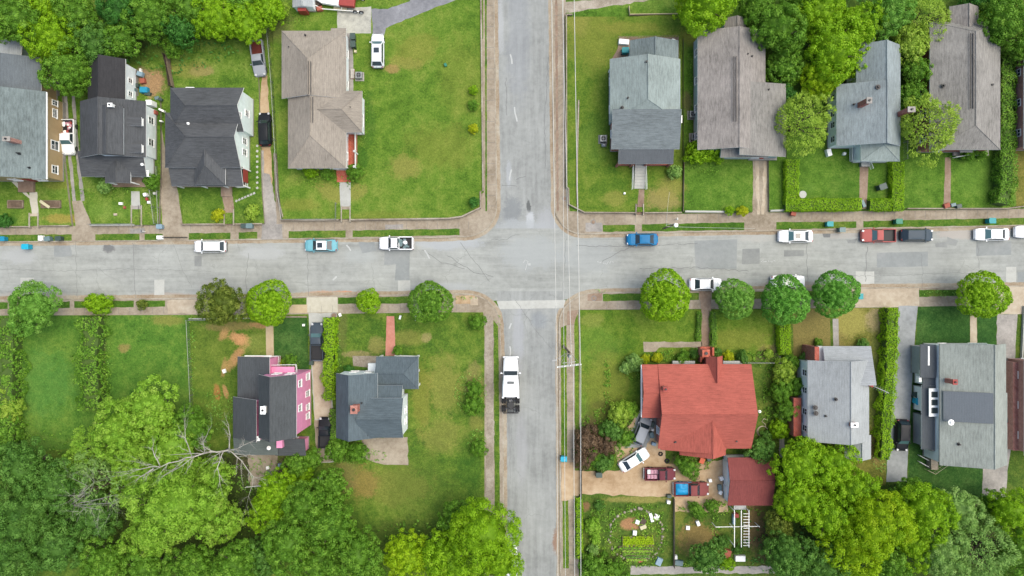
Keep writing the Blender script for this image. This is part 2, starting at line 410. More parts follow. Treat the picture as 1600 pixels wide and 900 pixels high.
M['road_ew'] = asphalt('asphalt_street', C(176, 180, 174), (.10, 1.3, 1), [
    (30, 400, 26, 14, C(190, 194, 192), .8), (170, 388, 12, 7, C(120, 120, 120), .8), (410, 395, 40, 12, C(196, 200, 198), .7),
    (520, 460, 60, 6, C(205, 165, 130), .8), (545, 459, 14, 5, C(226, 160, 118), .95), (590, 461, 14, 4, C(226, 168, 128), .7),
    (560, 400, 30, 14, C(190, 196, 192), .6), (830, 395, 60, 30, C(184, 190, 188), .7), (700, 380, 60, 12, C(190, 196, 198), .7), (920, 400, 50, 30, C(178, 184, 182), .6),
    (700, 450, 40, 10, C(185, 190, 190), .7), (610, 385, 30, 12, C(160, 163, 162), .6), (1000, 385, 30, 8, C(160, 164, 163), .6),
    (1180, 372, 30, 8, C(198, 198, 190), .6), (1500, 366, 40, 9, C(196, 190, 180), .8), (1310, 366, 30, 8, C(188, 184, 176), .7), (1420, 400, 60, 30, C(180, 184, 178), .5),
    (1240, 445, 60, 6, C(160, 150, 138), .6), (60, 462, 60, 6, C(188, 180, 168), .7), (260, 462, 50, 5, C(186, 174, 160), .7), (860, 462, 30, 10, C(186, 190, 186), .6),
    (330, 450, 20, 14, C(186, 184, 178), .6), (420, 385, 14, 20, C(186, 190, 186), .5)])
M['road_ns'] = asphalt('asphalt_side_street', C(168, 172, 168), (1.3, .10, 1), [
    (800, 330, 18, 26, C(140, 146, 148), .7), (826, 322, 3.5, 11, C(110, 114, 112), .95, 8), (828, 345, 8, 14, C(205, 210, 212), .9), (815, 355, 50, 14, C(186, 192, 192), .7), (855, 350, 20, 30, C(186, 190, 192), .6),
    (782, 40, 6, 46, C(196, 200, 200), .6), (795, 270, 5, 22, C(192, 198, 200), .6), (810, 530, 10, 60, C(188, 192, 196), .5),
    (842, 500, 16, 14, C(150, 158, 164), .5), (810, 60, 20, 120, C(160, 166, 172), .4), (815, 700, 10, 60, C(184, 186, 188), .4),
    (870, 845, 8, 22, C(160, 120, 90), .75), (790, 680, 3, 60, C(140, 140, 140), .4)])
M['conc'] = speckle('pavement_concrete', [C(146, 134, 114), C(174, 162, 142), C(194, 184, 164)], 2.2, amt=.12)
M['conc_grey'] = speckle('concrete_grey', [C(150, 148, 142), C(176, 172, 165), C(198, 194, 186)], 2.4, amt=.12)
M['conc_pale'] = speckle('concrete_pale', [C(200, 196, 176), C(214, 210, 190), C(226, 222, 204)], 1.8, amt=.06)
M['conc_light'] = speckle('concrete_light', [C(186, 188, 180), C(202, 204, 196), C(214, 216, 208)], 1.8, amt=.07)
M['conc_cream'] = speckle('concrete_cream', [C(178, 162, 138), C(202, 188, 164), C(220, 210, 188)], 1.5, amt=.12)
M['kerb'] = speckle('kerb_concrete', [C(150, 140, 122), C(182, 174, 156), C(204, 198, 182)], 3, amt=.15)
M['gutter'] = speckle('gutter_grit', [C(158, 138, 112), C(182, 168, 144), C(196, 190, 172)], 2.4, amt=.18)
M['dirt'] = speckle('dirt_drive', [C(176, 148, 112), C(204, 178, 142), C(222, 200, 166)], 1.4, amt=.14)
M['gravel'] = speckle('gravel', [C(140, 130, 112), C(172, 162, 145), C(200, 192, 176)], 2.5, amt=.3)
M['asph_new'] = speckle('dark_asphalt_drive', [C(128, 130, 134), C(150, 152, 156), C(176, 178, 182)], 1.6, amt=.14)
M['asph_drive'] = speckle('grey_drive', [C(150, 155, 155), C(172, 177, 177), C(190, 194, 194)], 1.6, amt=.12)
M['patch_dark'] = speckle('tar_patch', [C(140, 144, 142), C(152, 156, 153), C(164, 168, 164)], 1.6, amt=.1)
M['patch_mid'] = speckle('asphalt_patch', [C(150, 156, 154), C(160, 166, 164), C(172, 176, 174)], 1.6, amt=.08)
M['tar'] = plain('tar_seal', C(128, 131, 130), .8)
M['redpath'] = speckle('red_path', [C(200, 132, 112), C(214, 148, 128), C(226, 168, 148)], 2.5, amt=.1)
M['tanpath'] = speckle('tan_path', [C(196, 178, 140), C(212, 194, 158), C(222, 206, 172)], 2.5, amt=.08)
M['brown_path'] = speckle('brown_path', [C(140, 116, 98), C(160, 138, 118), C(180, 160, 140)], 2.5, amt=.15)
M['mottled'] = speckle('mossy_concrete', [C(120, 122, 116), C(188, 188, 176), C(216, 216, 200)], 1.4, amt=.16)
M['stonewall'] = speckle('retaining_wall_concrete', [C(136, 124, 106), C(170, 160, 142), C(198, 190, 172)], 3, amt=.15)
M['paint_w'] = plain('worn_road_paint', C(206, 210, 206), .8)

# ------------------------------------------------------------------ ground, roads
ZR, ZP = 0.0, 0.13
b = MB(); b.face([(-420, -420, -.03), (420, -420, -.03), (420, 420, -.03), (-420, 420, -.03)]); o = b.build('ground', M['grass_verge']); o['kind'] = 'structure'
sheet('road', [(-1500, 395), (0, 372), (760, 352), (1600, 340), (3000, 320), (3000, 420), (1600, 455), (760, 470), (0, 474), (-1500, 488)], ZR, M['road_ew'])
sheet('road', [(760, -1500), (770, 0), (774, 357), (895, 357), (864, 0), (858, -1500)], ZR + .004, M['road_ns'])
sheet('road', [(776, 455), (782, 520), (786, 640), (788, 900), (786, 2400), (874, 2400), (878, 900), (876, 640), (877, 500), (884, 455)], ZR + .004, M['road_ns'])

def arc(cx, cy, rx, ry, a0, a1, n=8):
    return [(cx + rx * math.cos(math.radians(a0 + (a1 - a0) * i / n)), cy + ry * math.sin(math.radians(a0 + (a1 - a0) * i / n))) for i in range(n + 1)]
# kerb lines of the four blocks (photo pixels, y down)
K_UL = [(-1500, 400), (0, 378), (300, 375.5), (440, 373.5), (700, 371)] + arc(725, 325, 51, 45, 100, 5) + [(776, 300), (774, 150), (772, 0), (762, -1500)]
K_UR = [(862, -1500), (863, 0), (865, 200), (867, 300)] + arc(912, 322, 45, 44, 180, 95) + [(1100, 362), (1300, 359), (1600, 352), (3000, 330)]
K_LL = [(-1500, 484), (0, 469), (300, 466), (560, 462), (720, 459)] + arc(728, 508, 53, 49, -80, 0) + [(783, 560), (786, 640), (787, 900), (787, 2400)]
K_LR = [(3000, 428), (1600, 447), (1300, 450.5), (1080, 455), (945, 457)] + arc(934, 505, 60, 48, -95, -180) + [(874, 560), (874.5, 640), (876, 900), (876, 2400)]
far = {'UL': [(-1500, -1500)], 'UR': [(3000, -1500)], 'LL': [(-1500, 2400)], 'LR': [(3000, 2400)]}
slab('pavement', K_UL + far['UL'], -.05, ZP, M['conc'])
slab('pavement', K_UR + far['UR'], -.05, ZP, M['conc'])
slab('pavement', K_LL + far['LL'], -.05, ZP, M['conc'])
slab('pavement', K_LR + far['LR'], -.05, ZP, M['conc'])
def off_line(pts, d):
    q = [W(x, y) for x, y in pts]; L, R = strip_pts(q, abs(d) * 2); return [(x * S + 800, 450 - y * S) for x, y in (L if d > 0 else R)]
for K, sd_ in ((K_UL, -1), (K_UR, -1), (K_LL, 1), (K_LR, 1)):
    o = line('kerb', K, .17, -.02, M['kerb'], h=ZP + .035); o['kind'] = 'structure'
for K, s_, in ((K_UL, -1), (K_UR, -1), (K_LL, 1), (K_LR, -1)):
    o = line('gutter', off_line(K, .30 * s_), .55, ZR + .009, M['gutter'], amp=.05); o['kind'] = 'structure'

# street patches, repairs, cracks
def patch(pts, m, z=.006, amp=.03): return sheet('road_patch', pts, z, M[m], amp)
def rect(x0, y0, x1, y1): return [(x0, y0), (x1, y0), (x1, y1), (x0, y1)]
patch(rect(32, 434, 53, 448), 'conc_light'); patch(rect(241, 437, 257, 464), 'conc_light'); patch(rect(622, 438, 641, 460), 'conc_light', amp=.02)
patch([(1337, 424), (1366, 424), (1366, 447), (1337, 448)], 'conc_light'); patch(rect(1572, 417, 1588, 446), 'conc_light')
patch([(601, 391), (641, 391), (640, 412), (600, 414)], 'patch_mid'); patch([(619, 408), (640, 407), (640, 438), (617, 438)], 'patch_mid', .010)
patch([(1085, 376), (1152, 374), (1151, 420), (1087, 421)], 'patch_mid'); patch([(1160, 389), (1187, 388), (1187, 412), (1159, 413)], 'patch_dark', .010)
patch([(1225, 391), (1256, 391), (1256, 400), (1225, 401)], 'patch_dark'); patch([(1480, 370), (1497, 376), (1494, 384), (1480, 382)], 'patch_dark')
patch([(1461, 380), (1480, 378), (1480, 387), (1462, 386)], 'patch_dark', amp=.12); patch([(304, 400), (315, 400), (315, 416), (304, 416)], 'patch_dark')
patch([(162, 383), (172, 382), (176, 388), (169, 393), (163, 390)], 'tar', amp=.1); patch([(1285, 365), (1298, 364), (1297, 371), (1287, 371)], 'tar', amp=.12)
patch([(560, 377), (585, 376), (588, 392), (566, 396)], 'patch_mid', amp=.1); patch([(1370, 395), (1450, 393), (1450, 416), (1370, 418)], 'patch_mid')
patch([(1525, 378), (1580, 377), (1580, 398), (1525, 400)], 'patch_mid'); patch([(84, 378), (110, 377), (112, 400), (85, 402)], 'patch_mid', amp=.1)
patch([(345, 377), (352, 384), (349, 392), (346, 388)], 'tar', amp=.12); patch([(1322, 374), (1340, 372), (1336, 380), (1325, 380)], 'patch_dark', amp=.12)
sheet('crosswalk', [(776, 470.5), (884, 468.5), (880, 481.5), (781, 483)], ZR + .012, M['conc_light'], .02)
sheet('road_patch', [(1590, 425), (1640, 424), (1640, 447), (1590, 448)], .006, M['patch_mid'])
cr = random.Random(5)
def crack(pts, wd=.05, z=.014, m='tar'):
    o = line('road_crack', pts, wd, z, M[m], amp=.12); o['kind'] = 'structure'
for p in ([(768, 375), (792, 374), (800, 369), (812, 367)], [(784, 290), (808, 291)], [(806, 280), (822, 275)], [(700, 400), (740, 425), (770, 432)], [(660, 390), (690, 410), (726, 420)],
          [(940, 410), (970, 392), (990, 385)], [(270, 380), (285, 420), (300, 450)], [(388, 395), (384, 440), (386, 455)], [(1000, 420), (1090, 418), (1170, 424)], [(1260, 376), (1262, 440)],
          [(1355, 385), (1352, 440)], [(1440, 395), (1442, 448)], [(1528, 380), (1530, 420)], [(118, 380), (121, 465)], [(208, 380), (212, 466)], [(480, 395), (483, 466)],
          [(800, 660), (799, 690), (797, 720), (798, 756)], [(793, 645), (792, 668)], [(805, 470), (840, 520), (862, 545)], [(790, 120), (792, 180)], [(857, 90), (851, 190), (853, 260)],
          [(0, 420), (90, 424), (200, 420), (330, 424)], [(900, 384), (1000, 386), (1090, 380)], [(1300, 432), (1400, 430), (1530, 426)], [(720, 380), (765, 440)], [(885, 372), (880, 455)]):
    crack(p, cr.uniform(.03, .07))
for p in ([(542, 382), (548, 392)], [(664, 390), (671, 404)], [(520, 438), (526, 432)], [(800, 265), (796, 282)], [(803, 168), (808, 190)], [(797, 85), (800, 100)], [(796, 540), (797, 556)], [(795, 513), (799, 505)]):
    crack(p, .22, .016, 'paint_w')
def scribble(x, y, n, seed):
    r = random.Random(seed)
    for i in range(n):
        a = (x + i * 4.6, y + r.uniform(-1, 1)); crack([a, (a[0] + r.uniform(1, 3), a[1] + r.uniform(-3, 3)), (a[0] + r.uniform(2, 4), a[1] + r.uniform(-2, 2))], .09, .016, 'paint_w')
scribble(933, 410, 6, 1); scribble(1190, 408, 5, 2)
crack([(819, 410), (820, 406), (824, 408), (822, 414), (821, 422)], .1, .016, 'paint_w'); crack([(826, 412), (829, 413)], .35, .016, 'paint_w')

# ------------------------------------------------------------------ verges (strips of grass between kerb and pavement)
for q in ([(-200, 368), (18, 367), (60, 366.5), (112, 366), (112, 376.5), (-200, 380)], [(149, 366), (218, 365.5), (218, 375.5), (149, 376)], [(226, 365.5), (254, 365.5), (254, 375), (226, 375.5)],
          [(295, 364.5), (360, 363.5), (360, 373.5), (295, 374.5)], [(373, 363), (402, 362.5), (402, 373), (373, 373.5)], [(451, 361), (540, 360), (540, 371), (451, 372)],
          [(551, 360), (718, 357.5), (718, 367.5), (551, 370.5)], [(942, 351.5), (992, 351.5), (992, 362), (942, 362)], [(1003, 350.5), (1163, 347.5), (1163, 359.5), (1003, 361.5)],
          [(1213, 347), (1338, 346), (1338, 356), (1213, 358.5)], [(1349, 345.5), (1760, 337), (1760, 349), (1349, 355.5)],
          [(-200, 474), (12, 472.5), (12, 482.5), (-200, 486)], [(90, 471), (109, 470.5), (109, 481), (90, 481)], [(116, 470.5), (209, 470), (209, 480), (116, 481)], [(216, 470), (258, 469.5), (258, 479), (216, 480)],
          [(455, 466), (479, 465.5), (479, 476), (455, 477)], [(528, 465), (640, 463), (640, 474), (528, 475)],
          [(942, 459.5), (1092, 457.5), (1092, 468.5), (942, 470.5)], [(1112, 457.5), (1330, 453.5), (1330, 464.5), (1112, 468)], [(1436, 453), (1500, 452.5), (1500, 462), (1436, 464)]):
    sheet('verge', q, ZP + .004, M['grass_verge'], .05)
sheet('verge', [(771, 500), (778.5, 510), (780, 640), (781, 780), (782, 1100), (774, 1100), (773, 780), (771.5, 640)], ZP + .004, M['grass_lm'], .05)
sheet('verge', [(876.5, 512), (885, 508), (886, 640), (886, 722), (877, 722), (876.5, 600)], ZP + .004, M['grass_lr'], .04)
sheet('verge', [(879, 782), (888, 782), (889, 888), (880, 888)], ZP + .004, M['grass_lr'], .04)
sheet('verge', [(757.2, -200), (760, -200), (761, 330), (758.5, 330)], ZP + .004, M['grass_verge'], .04)
sheet('verge', [(897.5, 500), (903, 490), (905, 560), (905, 735), (898.5, 735)], ZP + .004, M['grass_lr'], .04)
sheet('road_patch', [(866, -200), (870, -200), (873, 330), (869.5, 330)], ZP + .004, M['brown_path'], .05)
sheet('road_patch', [(762, 0), (770, 0), (771, 320), (764, 320)], ZP + .004, M['conc'], .05)
# pavement slabs joints and tired patches
for q, m in (([(203, 357), (226, 356), (226, 364), (203, 365)], 'conc_grey'), ([(602, 351), (630, 350), (630, 357), (602, 358)], 'conc_grey'), ([(887, 486), (903, 484), (897, 508), (886, 508)], 'brown_path'),
             ([(918, 457.6), (941, 457.6), (941, 470), (918, 470)], 'brown_path'), ([(915, 348), (941, 348), (941, 362), (915, 362)], 'conc_grey'), ([(712, 462), (742, 462), (742, 474), (712, 475)], 'dirt'), ([(735, 465), (747, 465), (747, 477), (735, 477)], 'conc_cream')):
    sheet('pavement', q, ZP + (.011 if m == 'conc_cream' else .006), M[m], .05)
def joints(pts0, pts1, n):
    for i in range(n):
        t = (i + .5) / n; a = Vector(pts0[0]).lerp(Vector(pts0[1]), t); b_ = Vector(pts1[0]).lerp(Vector(pts1[1]), t)
        o = line('pavement_joint', [tuple(a), tuple(b_)], .035, ZP + .009, M['tar']); o['kind'] = 'structure'
joints([(0, 356), (740, 346)], [(0, 366), (740, 358)], 46); joints([(920, 337), (1600, 328)], [(920, 348), (1600, 340)], 42); joints([(0, 483), (740, 475)], [(0, 492), (740, 486)], 42)
joints([(940, 471), (1330, 466)], [(940, 483), (1330, 478)], 24); joints([(758, 500), (758, 780)], [(771, 500), (771, 780)], 18); joints([(887, 500), (888, 890)], [(897, 500), (898, 890)], 26)
joints([(757, 0), (760, 330)], [(771, 0), (774, 330)], 20); joints([(866, 0), (868, 330)], [(881, 0), (885, 300)], 20)

# ------------------------------------------------------------------ yards
ZY = ZP + .010
sheet('lawn', [(-1500, -1500), (753, -1500), (755, 60), (440, 345), (440, 346), (250, 352), (-10, 354), (-1500, 372)], ZY, M['grass_ul'], 0)
sheet('lawn', [(883, -1500), (884, 20), (890, 330), (1066, 334), (1600, 326), (3000, 306), (3000, -1500)], ZY, M['grass_lush'], 0)
sheet('lawn', [(-1500, 512), (0, 493), (310, 492), (400, 492), (690, 488), (755, 488), (757, 520), (757, 780), (760, 2400), (-1500, 2400)], ZY, M['grass_lm'], 0)
sheet('lawn', [(904, 484), (1240, 482), (1600, 478), (3000, 460), (3000, 2400), (906, 2400)], ZY, M['grass_wild'], 0)
ZT = .55     # the raised front yards behind the retaining walls
M['bank'] = M['stonewall']
def terrace(pts, m, z=ZT, amp=.0): return slab('lawn', pts, ZY - .05, z, [M[m], M['stonewall']], amp)
terrace([(-300, 150), (97, 150), (100, 250), (112, 352.5), (-300, 356)], 'grass_ul')
terrace([(131, 150), (250, 150), (251, 262), (248, 351), (143, 352), (136, 315)], 'grass_ul')
terrace([(268, 62), (398, 62), (404, 130), (409, 300), (413, 349), (286, 350.5), (284, 300), (262, 200)], 'grass_ul')
terrace([(424, -200), (752, -200), (754, 120), (756, 300), (752, 303), (751, 324), (722, 338), (700, 340.5), (441, 343), (436, 300), (428, 140)], 'grass_corner')
terrace([(883, 26), (990, 26), (1066, 20), (1066, 331), (913, 331), (889, 320), (887, 296), (884, 293)], 'grass_ur')
terrace([(1068, 60), (1090, 48), (1090, 200), (1174, 235), (1176, 331), (1068, 331)], 'grass_lush')
terrace([(1201, 235), (1228, 235), (1229, 329), (1202, 330)], 'grass_lush'); terrace([(1229, 60), (1412, 60), (1412, 326), (1229, 329)], 'grass_lush')
terrace([(1412, -100), (1588, -100), (1588, 322), (1568, 326), (1412, 326)], 'grass_lush'); terrace([(1588, -100), (1760, -100), (1760, 318), (1588, 322)], 'grass_dry')
ZS = ZY + .004
sheet('lawn', [(-300, 494), (22, 493), (140, 493), (150, 640), (150, 700), (-300, 720)], ZS, M['grass_ll'], .05)
sheet('lawn', [(160, 493), (296, 492), (298, 650), (162, 650)], ZS, M['grass_ll'], .05)
sheet('lawn', [(428, 494), (480, 497), (484, 600), (428, 560)], ZS, M['grass_deep'], .05)
sheet('lawn', [(905, 485), (1096, 484), (1100, 560), (1000, 570), (1000, 640), (960, 735), (905, 733)], ZS, M['grass_lr'], .04)
sheet('lawn', [(1112, 484), (1216, 484), (1220, 560), (1130, 565), (1110, 545)], ZS, M['grass_lr'], .04)
sheet('lawn', [(1238, 483), (1297, 482), (1298, 545), (1240, 560)], ZS, M['grass_dry'], .04); sheet('lawn', [(1306, 482), (1386, 481), (1384, 760), (1300, 740), (1300, 545), (1308, 545)], ZS, M['grass_dry'], .04)
sheet('lawn', [(1435, 479), (1514, 478), (1516, 545), (1460, 760), (1418, 760), (1424, 640)], ZS, M['grass_deep'], .04); sheet('lawn', [(1527, 478), (1557, 478), (1556, 570), (1527, 570)], ZS, M['grass_deep'], .04)
sheet('lawn', [(1455, 720), (1535, 720), (1535, 800), (1440, 790)], ZS + .004, M['grass_deep'], .04)
sheet('lawn', [(906, 776), (1054, 774), (1056, 888), (906, 888)], ZS, M['grass_wild'], .06)

# driveways, paths
def drive(pts, m, z=ZS + .006, amp=.06): return sheet('driveway', pts, z, M[m], amp)
def path(pts, m, z, amp=.03): return sheet('path', pts, z, M[m], amp)
drive([(112, 314), (128, 313), (143, 352), (148, 366), (149, 377), (113, 377), (114, 366), (118, 352)], 'conc')
drive([(99.5, 150), (105, 150), (110, 230), (119, 314), (113.5, 314), (105, 230)], 'conc_grey', ZS + .010); drive([(112, 150), (117, 150), (123, 230), (132, 314), (126.5, 314), (117, 230)], 'conc_grey', ZS + .010)
drive([(252, 200), (262, 250), (276, 290), (286, 352), (293, 364), (294, 376), (254, 376), (254, 352), (250, 300)], 'conc')
drive([(410, 118), (418, 118), (420, 180), (424, 240), (426, 300), (431, 350), (424, 350), (413, 350), (411, 300), (409, 240), (404, 180)], 'dirt', ZS + .006, .1)
drive([(408, 235), (412, 235), (413, 350), (441, 350), (442, 374), (408, 374), (409, 350)], 'conc_grey', ZS + .010, .08); drive([(411, 270), (421, 272), (437, 345), (437, 352), (413, 352)], 'conc_grey', ZS + .014, .12)
drive([(427, 240), (432, 240), (440, 350), (432, 350)], 'conc', ZS + .016, .06)
drive([(1173, 200), (1209, 200), (1205, 260), (1200, 300), (1201, 333), (1212, 346), (1213, 360), (1163, 361), (1163, 349), (1174, 335), (1177, 300), (1176, 250)], 'conc')
drive([(1180, 245), (1186, 245), (1187, 335), (1183, 335)], 'conc_cream', ZS + .010, .1); drive([(1193, 245), (1200, 245), (1194, 335), (1190, 335)], 'conc_cream', ZS + .010, .1)
drive([(527, 14), (580, 10), (580, 52), (540, 52), (527, 48)], 'mottled', ZT + .010, .04)
drive([(540, 52), (552, 52), (552, 205), (543, 205)], 'conc_grey', ZT + .008, .05)
drive([(580, 14), (606, 14), (640, 2), (655, -30), (720, -30), (712, 0), (655, 22), (620, 36), (603, 44), (600, 56), (583, 56)], 'asph_new', ZT + .014, .08)
drive([(883, 3), (935, 0), (1000, -12), (1040, -20), (1040, -4), (985, 6), (940, 12), (905, 18), (883, 20)], 'gravel', ZY + .006, .12)
drive([(479, 464.5), (527, 464), (528, 488), (479, 488.5)], 'conc_pale', ZP + .008, .01)
drive([(482, 489), (520, 489), (514, 500), (512, 560), (516, 600), (521, 640), (522, 722), (498, 724), (490, 640), (486, 560), (483, 510)], 'conc_light', ZS + .006, .05)
drive([(488, 560), (512, 560), (518, 640), (520, 655), (492, 655)], 'conc_cream', ZS + .010, .06); drive([(491, 656), (520, 656), (522, 720), (498, 724), (494, 700)], 'conc', ZS + .012, .06)
drive([(259, 468.5), (308, 467), (400, 465), (452, 466), (452, 478), (400, 480), (310, 492), (258, 492)], 'conc', ZP + .006, .03); drive([(262, 470), (306, 468), (306, 490), (262, 491)], 'conc_cream', ZP + .012, .15)
drive([(1331, 452), (1436, 450), (1436, 478), (1400, 480), (1386, 481), (1345, 480), (1331, 479)], 'conc_cream', ZP + .012, .04)
drive([(1404, 478), (1434, 478), (1430, 520), (1425, 600), (1419, 700), (1417, 752), (1385, 753), (1388, 640), (1394, 600), (1402, 540)], 'asph_drive', ZS + .008, .04)
drive([(1557, 449), (1600, 446), (1700, 445), (1700, 492), (1590, 491), (1557, 491)], 'conc_cream', ZP + .012, .04)
drive([(1558, 491), (1590, 491), (1586, 560), (1588, 640), (1575, 730), (1570, 800), (1534, 800), (1536, 728), (1556, 640), (1557, 560)], 'conc_grey', ZS + .010, .06)
drive([(897, 735), (960, 736), (1000, 728), (1100, 722), (1140, 716), (1138, 800), (1055, 800), (1054, 776), (990, 775), (905, 772), (898, 780), (877, 782), (877, 722), (897, 722)], 'dirt', ZS + .010, .12)
drive([(960, 700), (1000, 640), (1035, 655), (1040, 725), (970, 738)], 'dirt', ZS + .014, .2)
drive([(1000, 640), (1030, 650), (1010, 700), (975, 700)], 'asph_drive', ZS + .018, .15)
path([(758, 490), (770, 497), (771, 640), (772, 780), (760, 780), (759, 640)], 'gravel', ZP + .016, .12)
path([(998, 296), (1007, 296), (1006, 322), (992 + 4, 322)], 'brown_path', ZT + .006)
path([(530, 285), (548, 285), (548, 324), (532, 324)], 'conc_light', ZT + .006, .01)
path([(205, 299), (218, 299), (219, 322), (205, 322)], 'conc_light', ZT + .006, .01)
path([(18, 284), (26, 284), (46, 306), (46, 300), (58, 300), (60, 334), (50, 334), (46, 310), (38, 304)], 'conc_pale', ZT + .006, .05)
path([(347, 307), (364, 307), (366, 330), (352, 330)], 'brown_path', ZT + .006, .04)
path([(1343, 252), (1357, 262), (1354, 326), (1343, 326)], 'brown_path', ZT + .006, .03); path([(1339, 326), (1349, 326), (1349, 357), (1339, 357)], 'conc', ZP + .006)
path([(1477, 246), (1486, 246), (1485, 326), (1474, 326)], 'brown_path', ZT + .006, .03)
path([(415, 505), (427, 505), (428, 556), (416, 556)], 'tanpath', ZS + .006, .01); path([(452, 476), (480, 476), (480, 489), (452, 489)], 'tanpath', ZP + .02, .01)
path([(604, 494), (616, 494), (618, 556), (602, 556), (603, 530)], 'redpath', ZS + .006, .02)
path([(1092, 455), (1111, 455), (1111, 482), (1112, 545), (1096, 545), (1096, 483)], 'brown_path', ZS + .008, .03)
path([(1005, 534), (1097, 534), (1097, 543), (1030, 543), (1024, 550), (1006, 550)], 'conc', ZS + .008, .06)
path([(1301, 498), (1310, 498), (1311, 542), (1302, 542)], 'conc_grey', ZS + .008); path([(1516, 486), (1526, 486), (1527, 540), (1516, 540)], 'conc_cream', ZS + .008)
path([(551, 556), (590, 556), (590, 576), (552, 572)], 'gravel', ZS + .006, .06)
sheet('patio', [(566, 684), (637, 683), (638, 727), (600, 726), (566, 716)], ZS + .006, M['conc'], .1)
sheet('patio', [(386, 700), (432, 700), (432, 758), (390, 762)], ZS + .006, M['conc'], .15)
sheet('patio', [(968, 58), (1060, 58), (1060, 100), (975, 110), (952, 100), (965, 76)], ZT + .006, M['brown_path'], .05)
sheet('path', [(1217, 560), (1224, 560), (1226, 715), (1218, 715)], ZS + .006, M['conc_grey'], .05)
sheet('path', [(985, 884), (1080, 886), (1210, 884), (1214, 896), (1080, 896), (985, 898)], ZS + .008, M['conc_grey'], .1)
# stepping stones beside the grey roofed house
b = MB(); sr = random.Random(2)
for i in range(9): q = W(402, 228 + i * 8.2, .55); b.box(q.x, q.y, ZT + .02, .32, .30, .05, sr.uniform(0, 1))
for i in range(7): q = W(397 - i * 4.6, 302 + i * 2.0, .55); b.box(q.x, q.y, ZT + .02, .34, .28, .05, sr.uniform(0, 1))
o = b.build('stepping_stones', M['conc_light']); o['kind'] = 'structure'

# ------------------------------------------------------------------ retaining walls
def rwall(pts, label, wd=.22, h=.70, m='stonewall', z0=.05):
    o = line('retaining_wall', pts, wd, z0, M[m], h=h); return tag(o, label, 'retaining wall')
rwall([(750.5, -120), (752.5, 60), (755, 299), (751, 300), (751, 325), (722, 339), (700, 342), (549.5, 344)], 'long pale retaining wall wrapping the big corner lawn left of the side street')
rwall([(531, 344), (441, 344.5)], 'pale retaining wall left of the corner yard steps, below the beige roofed house')
rwall([(444, 340), (434, 300), (430, 240)], 'low grey kerb wall between the rutted driveway and the beige house lawn', .14, .62)
rwall([(884.5, 25), (885, 293), (888, 295), (888.5, 320), (913, 332.5), (992, 333)], 'low retaining wall around the lawn right of the side street and left of the brown steps', .16)
rwall([(1006, 333), (1064, 332.5)], 'short brown retaining wall below the dry patch of lawn', .16, .6)
rwall([(1069, 331), (1132, 331.5)], 'whitish stone wall edging the lush lawn left of the wide brown driveway', .26, .66, 'conc_light')
rwall([(1201.5, 330), (1229, 329)], 'short whitish wall stub between the brown driveway and the square hedge', .26, .66, 'conc_light')
rwall([(1414, 326.5), (1568, 326.5), (1620, 320), (1760, 318)], 'thin retaining wall below the two lawns at the right end of the street', .16)
rwall([(285.5, 351), (352, 350.5)], 'short low wall between the brown brick steps and the wide driveway', .18, .62)
rwall([(368, 350.5), (412, 350)], 'short low wall below the round yellow shrub beside the rutted driveway', .18, .62)
rwall([(144, 352.5), (213, 352)], 'thin pale wall in front of the small white house lawn', .16, .62, 'conc_light')
rwall([(-120, 355), (50, 354.5)], 'low wall at the far left end of the upper pavement', .14, .6)
rwall([(66, 353.5), (112, 353)], 'low wall below the long planter of the tan house', .14, .6)
rwall([(884, 25), (894, 25)], 'tiny return of the wall beside the gravel lane entrance', .16, .7)
rwall([(296, 498), (325, 498), (410, 497)], 'pale low wall under the two street trees by the pink house lawn', .16, .28, 'conc_light')
rwall([(430, 495), (480, 495)], 'low dark wall stub between the tan path and the pale driveway', .2, .24)
rwall([(905, 484), (905.5, 735)], 'thin edging kerb between the side street pavement and the red house lawn', .10, .18)
rwall([(982, 12), (983, 25), (1062, 24)], 'thin timber edging behind the patio of the green-grey house', .1, .72, 'tanpath')
rwall([(903.5, 158), (901.5, 240), (901, 290), (902, 325)], 'crumbling stone edging running down the lawn right of the side street', .22, .66, 'gravel')
rwall([(1598, 478), (1594, 560)], 'white topped wall at the right frame edge beside the cracked driveway', .2, .5, 'conc_light')

# ------------------------------------------------------------------ steps
def steps(cx, y0, y1, wpx, n, label, m='conc_grey', z0=ZP, z1=ZT, rail=None):
    """stairs from y0 (pavement side) to y1 (yard side) in photo pixels"""
    q = W(cx, (y0 + y1) / 2, .3); t = thing('steps', label, 'steps', (q.x, q.y, ZP))
    wd = wpx / S; d = (y0 - y1) / S / n; b = MB()
    for i in range(n):
        zt = z0 + (z1 + .02 - z0) * (i + 1) / n; yy = W(cx, y0, .3).y + d * (i + .5)
        b.box(q.x, yy, (zt + ZP) / 2 - .02, wd, abs(d) * 1.0, zt - ZP + .04)
    b.build('treads', M[m], t, off=t.location)
    for s in (-1, 1):
        c = MB(); c.box(q.x + s * (wd / 2 + .07), q.y, ZP + (z1 - z0) / 2 + .06, .16, (y0 - y1) / S + .2, z1 - z0 + .16); c.build('cheek_wall', M['kerb'], t, off=t.location)
    if rail:
        c = MB(); x = q.x + rail * (wd / 2 + .07)
        c.tube([(x, q.y - (y0 - y1) / S / 2, ZP), (x, q.y - (y0 - y1) / S / 2, 1.0), (x, q.y + (y0 - y1) / S / 2, 1.5), (x, q.y + (y0 - y1) / S / 2, ZT)], .03); c.build('handrail', plain('black_iron', C(40, 40, 40), .5), t, off=t.location)
    return t
steps(541, 346, 323, 12, 5, 'pale concrete steps through the wall below the beige roofed house', 'conc')
steps(55, 355, 334, 12, 5, 'tan steps climbing to the tan sided house at far left', 'conc_cream')
steps(215, 353, 322, 14, 6, 'grey steps up to the small white house with the black roof', 'conc_grey', rail=1)
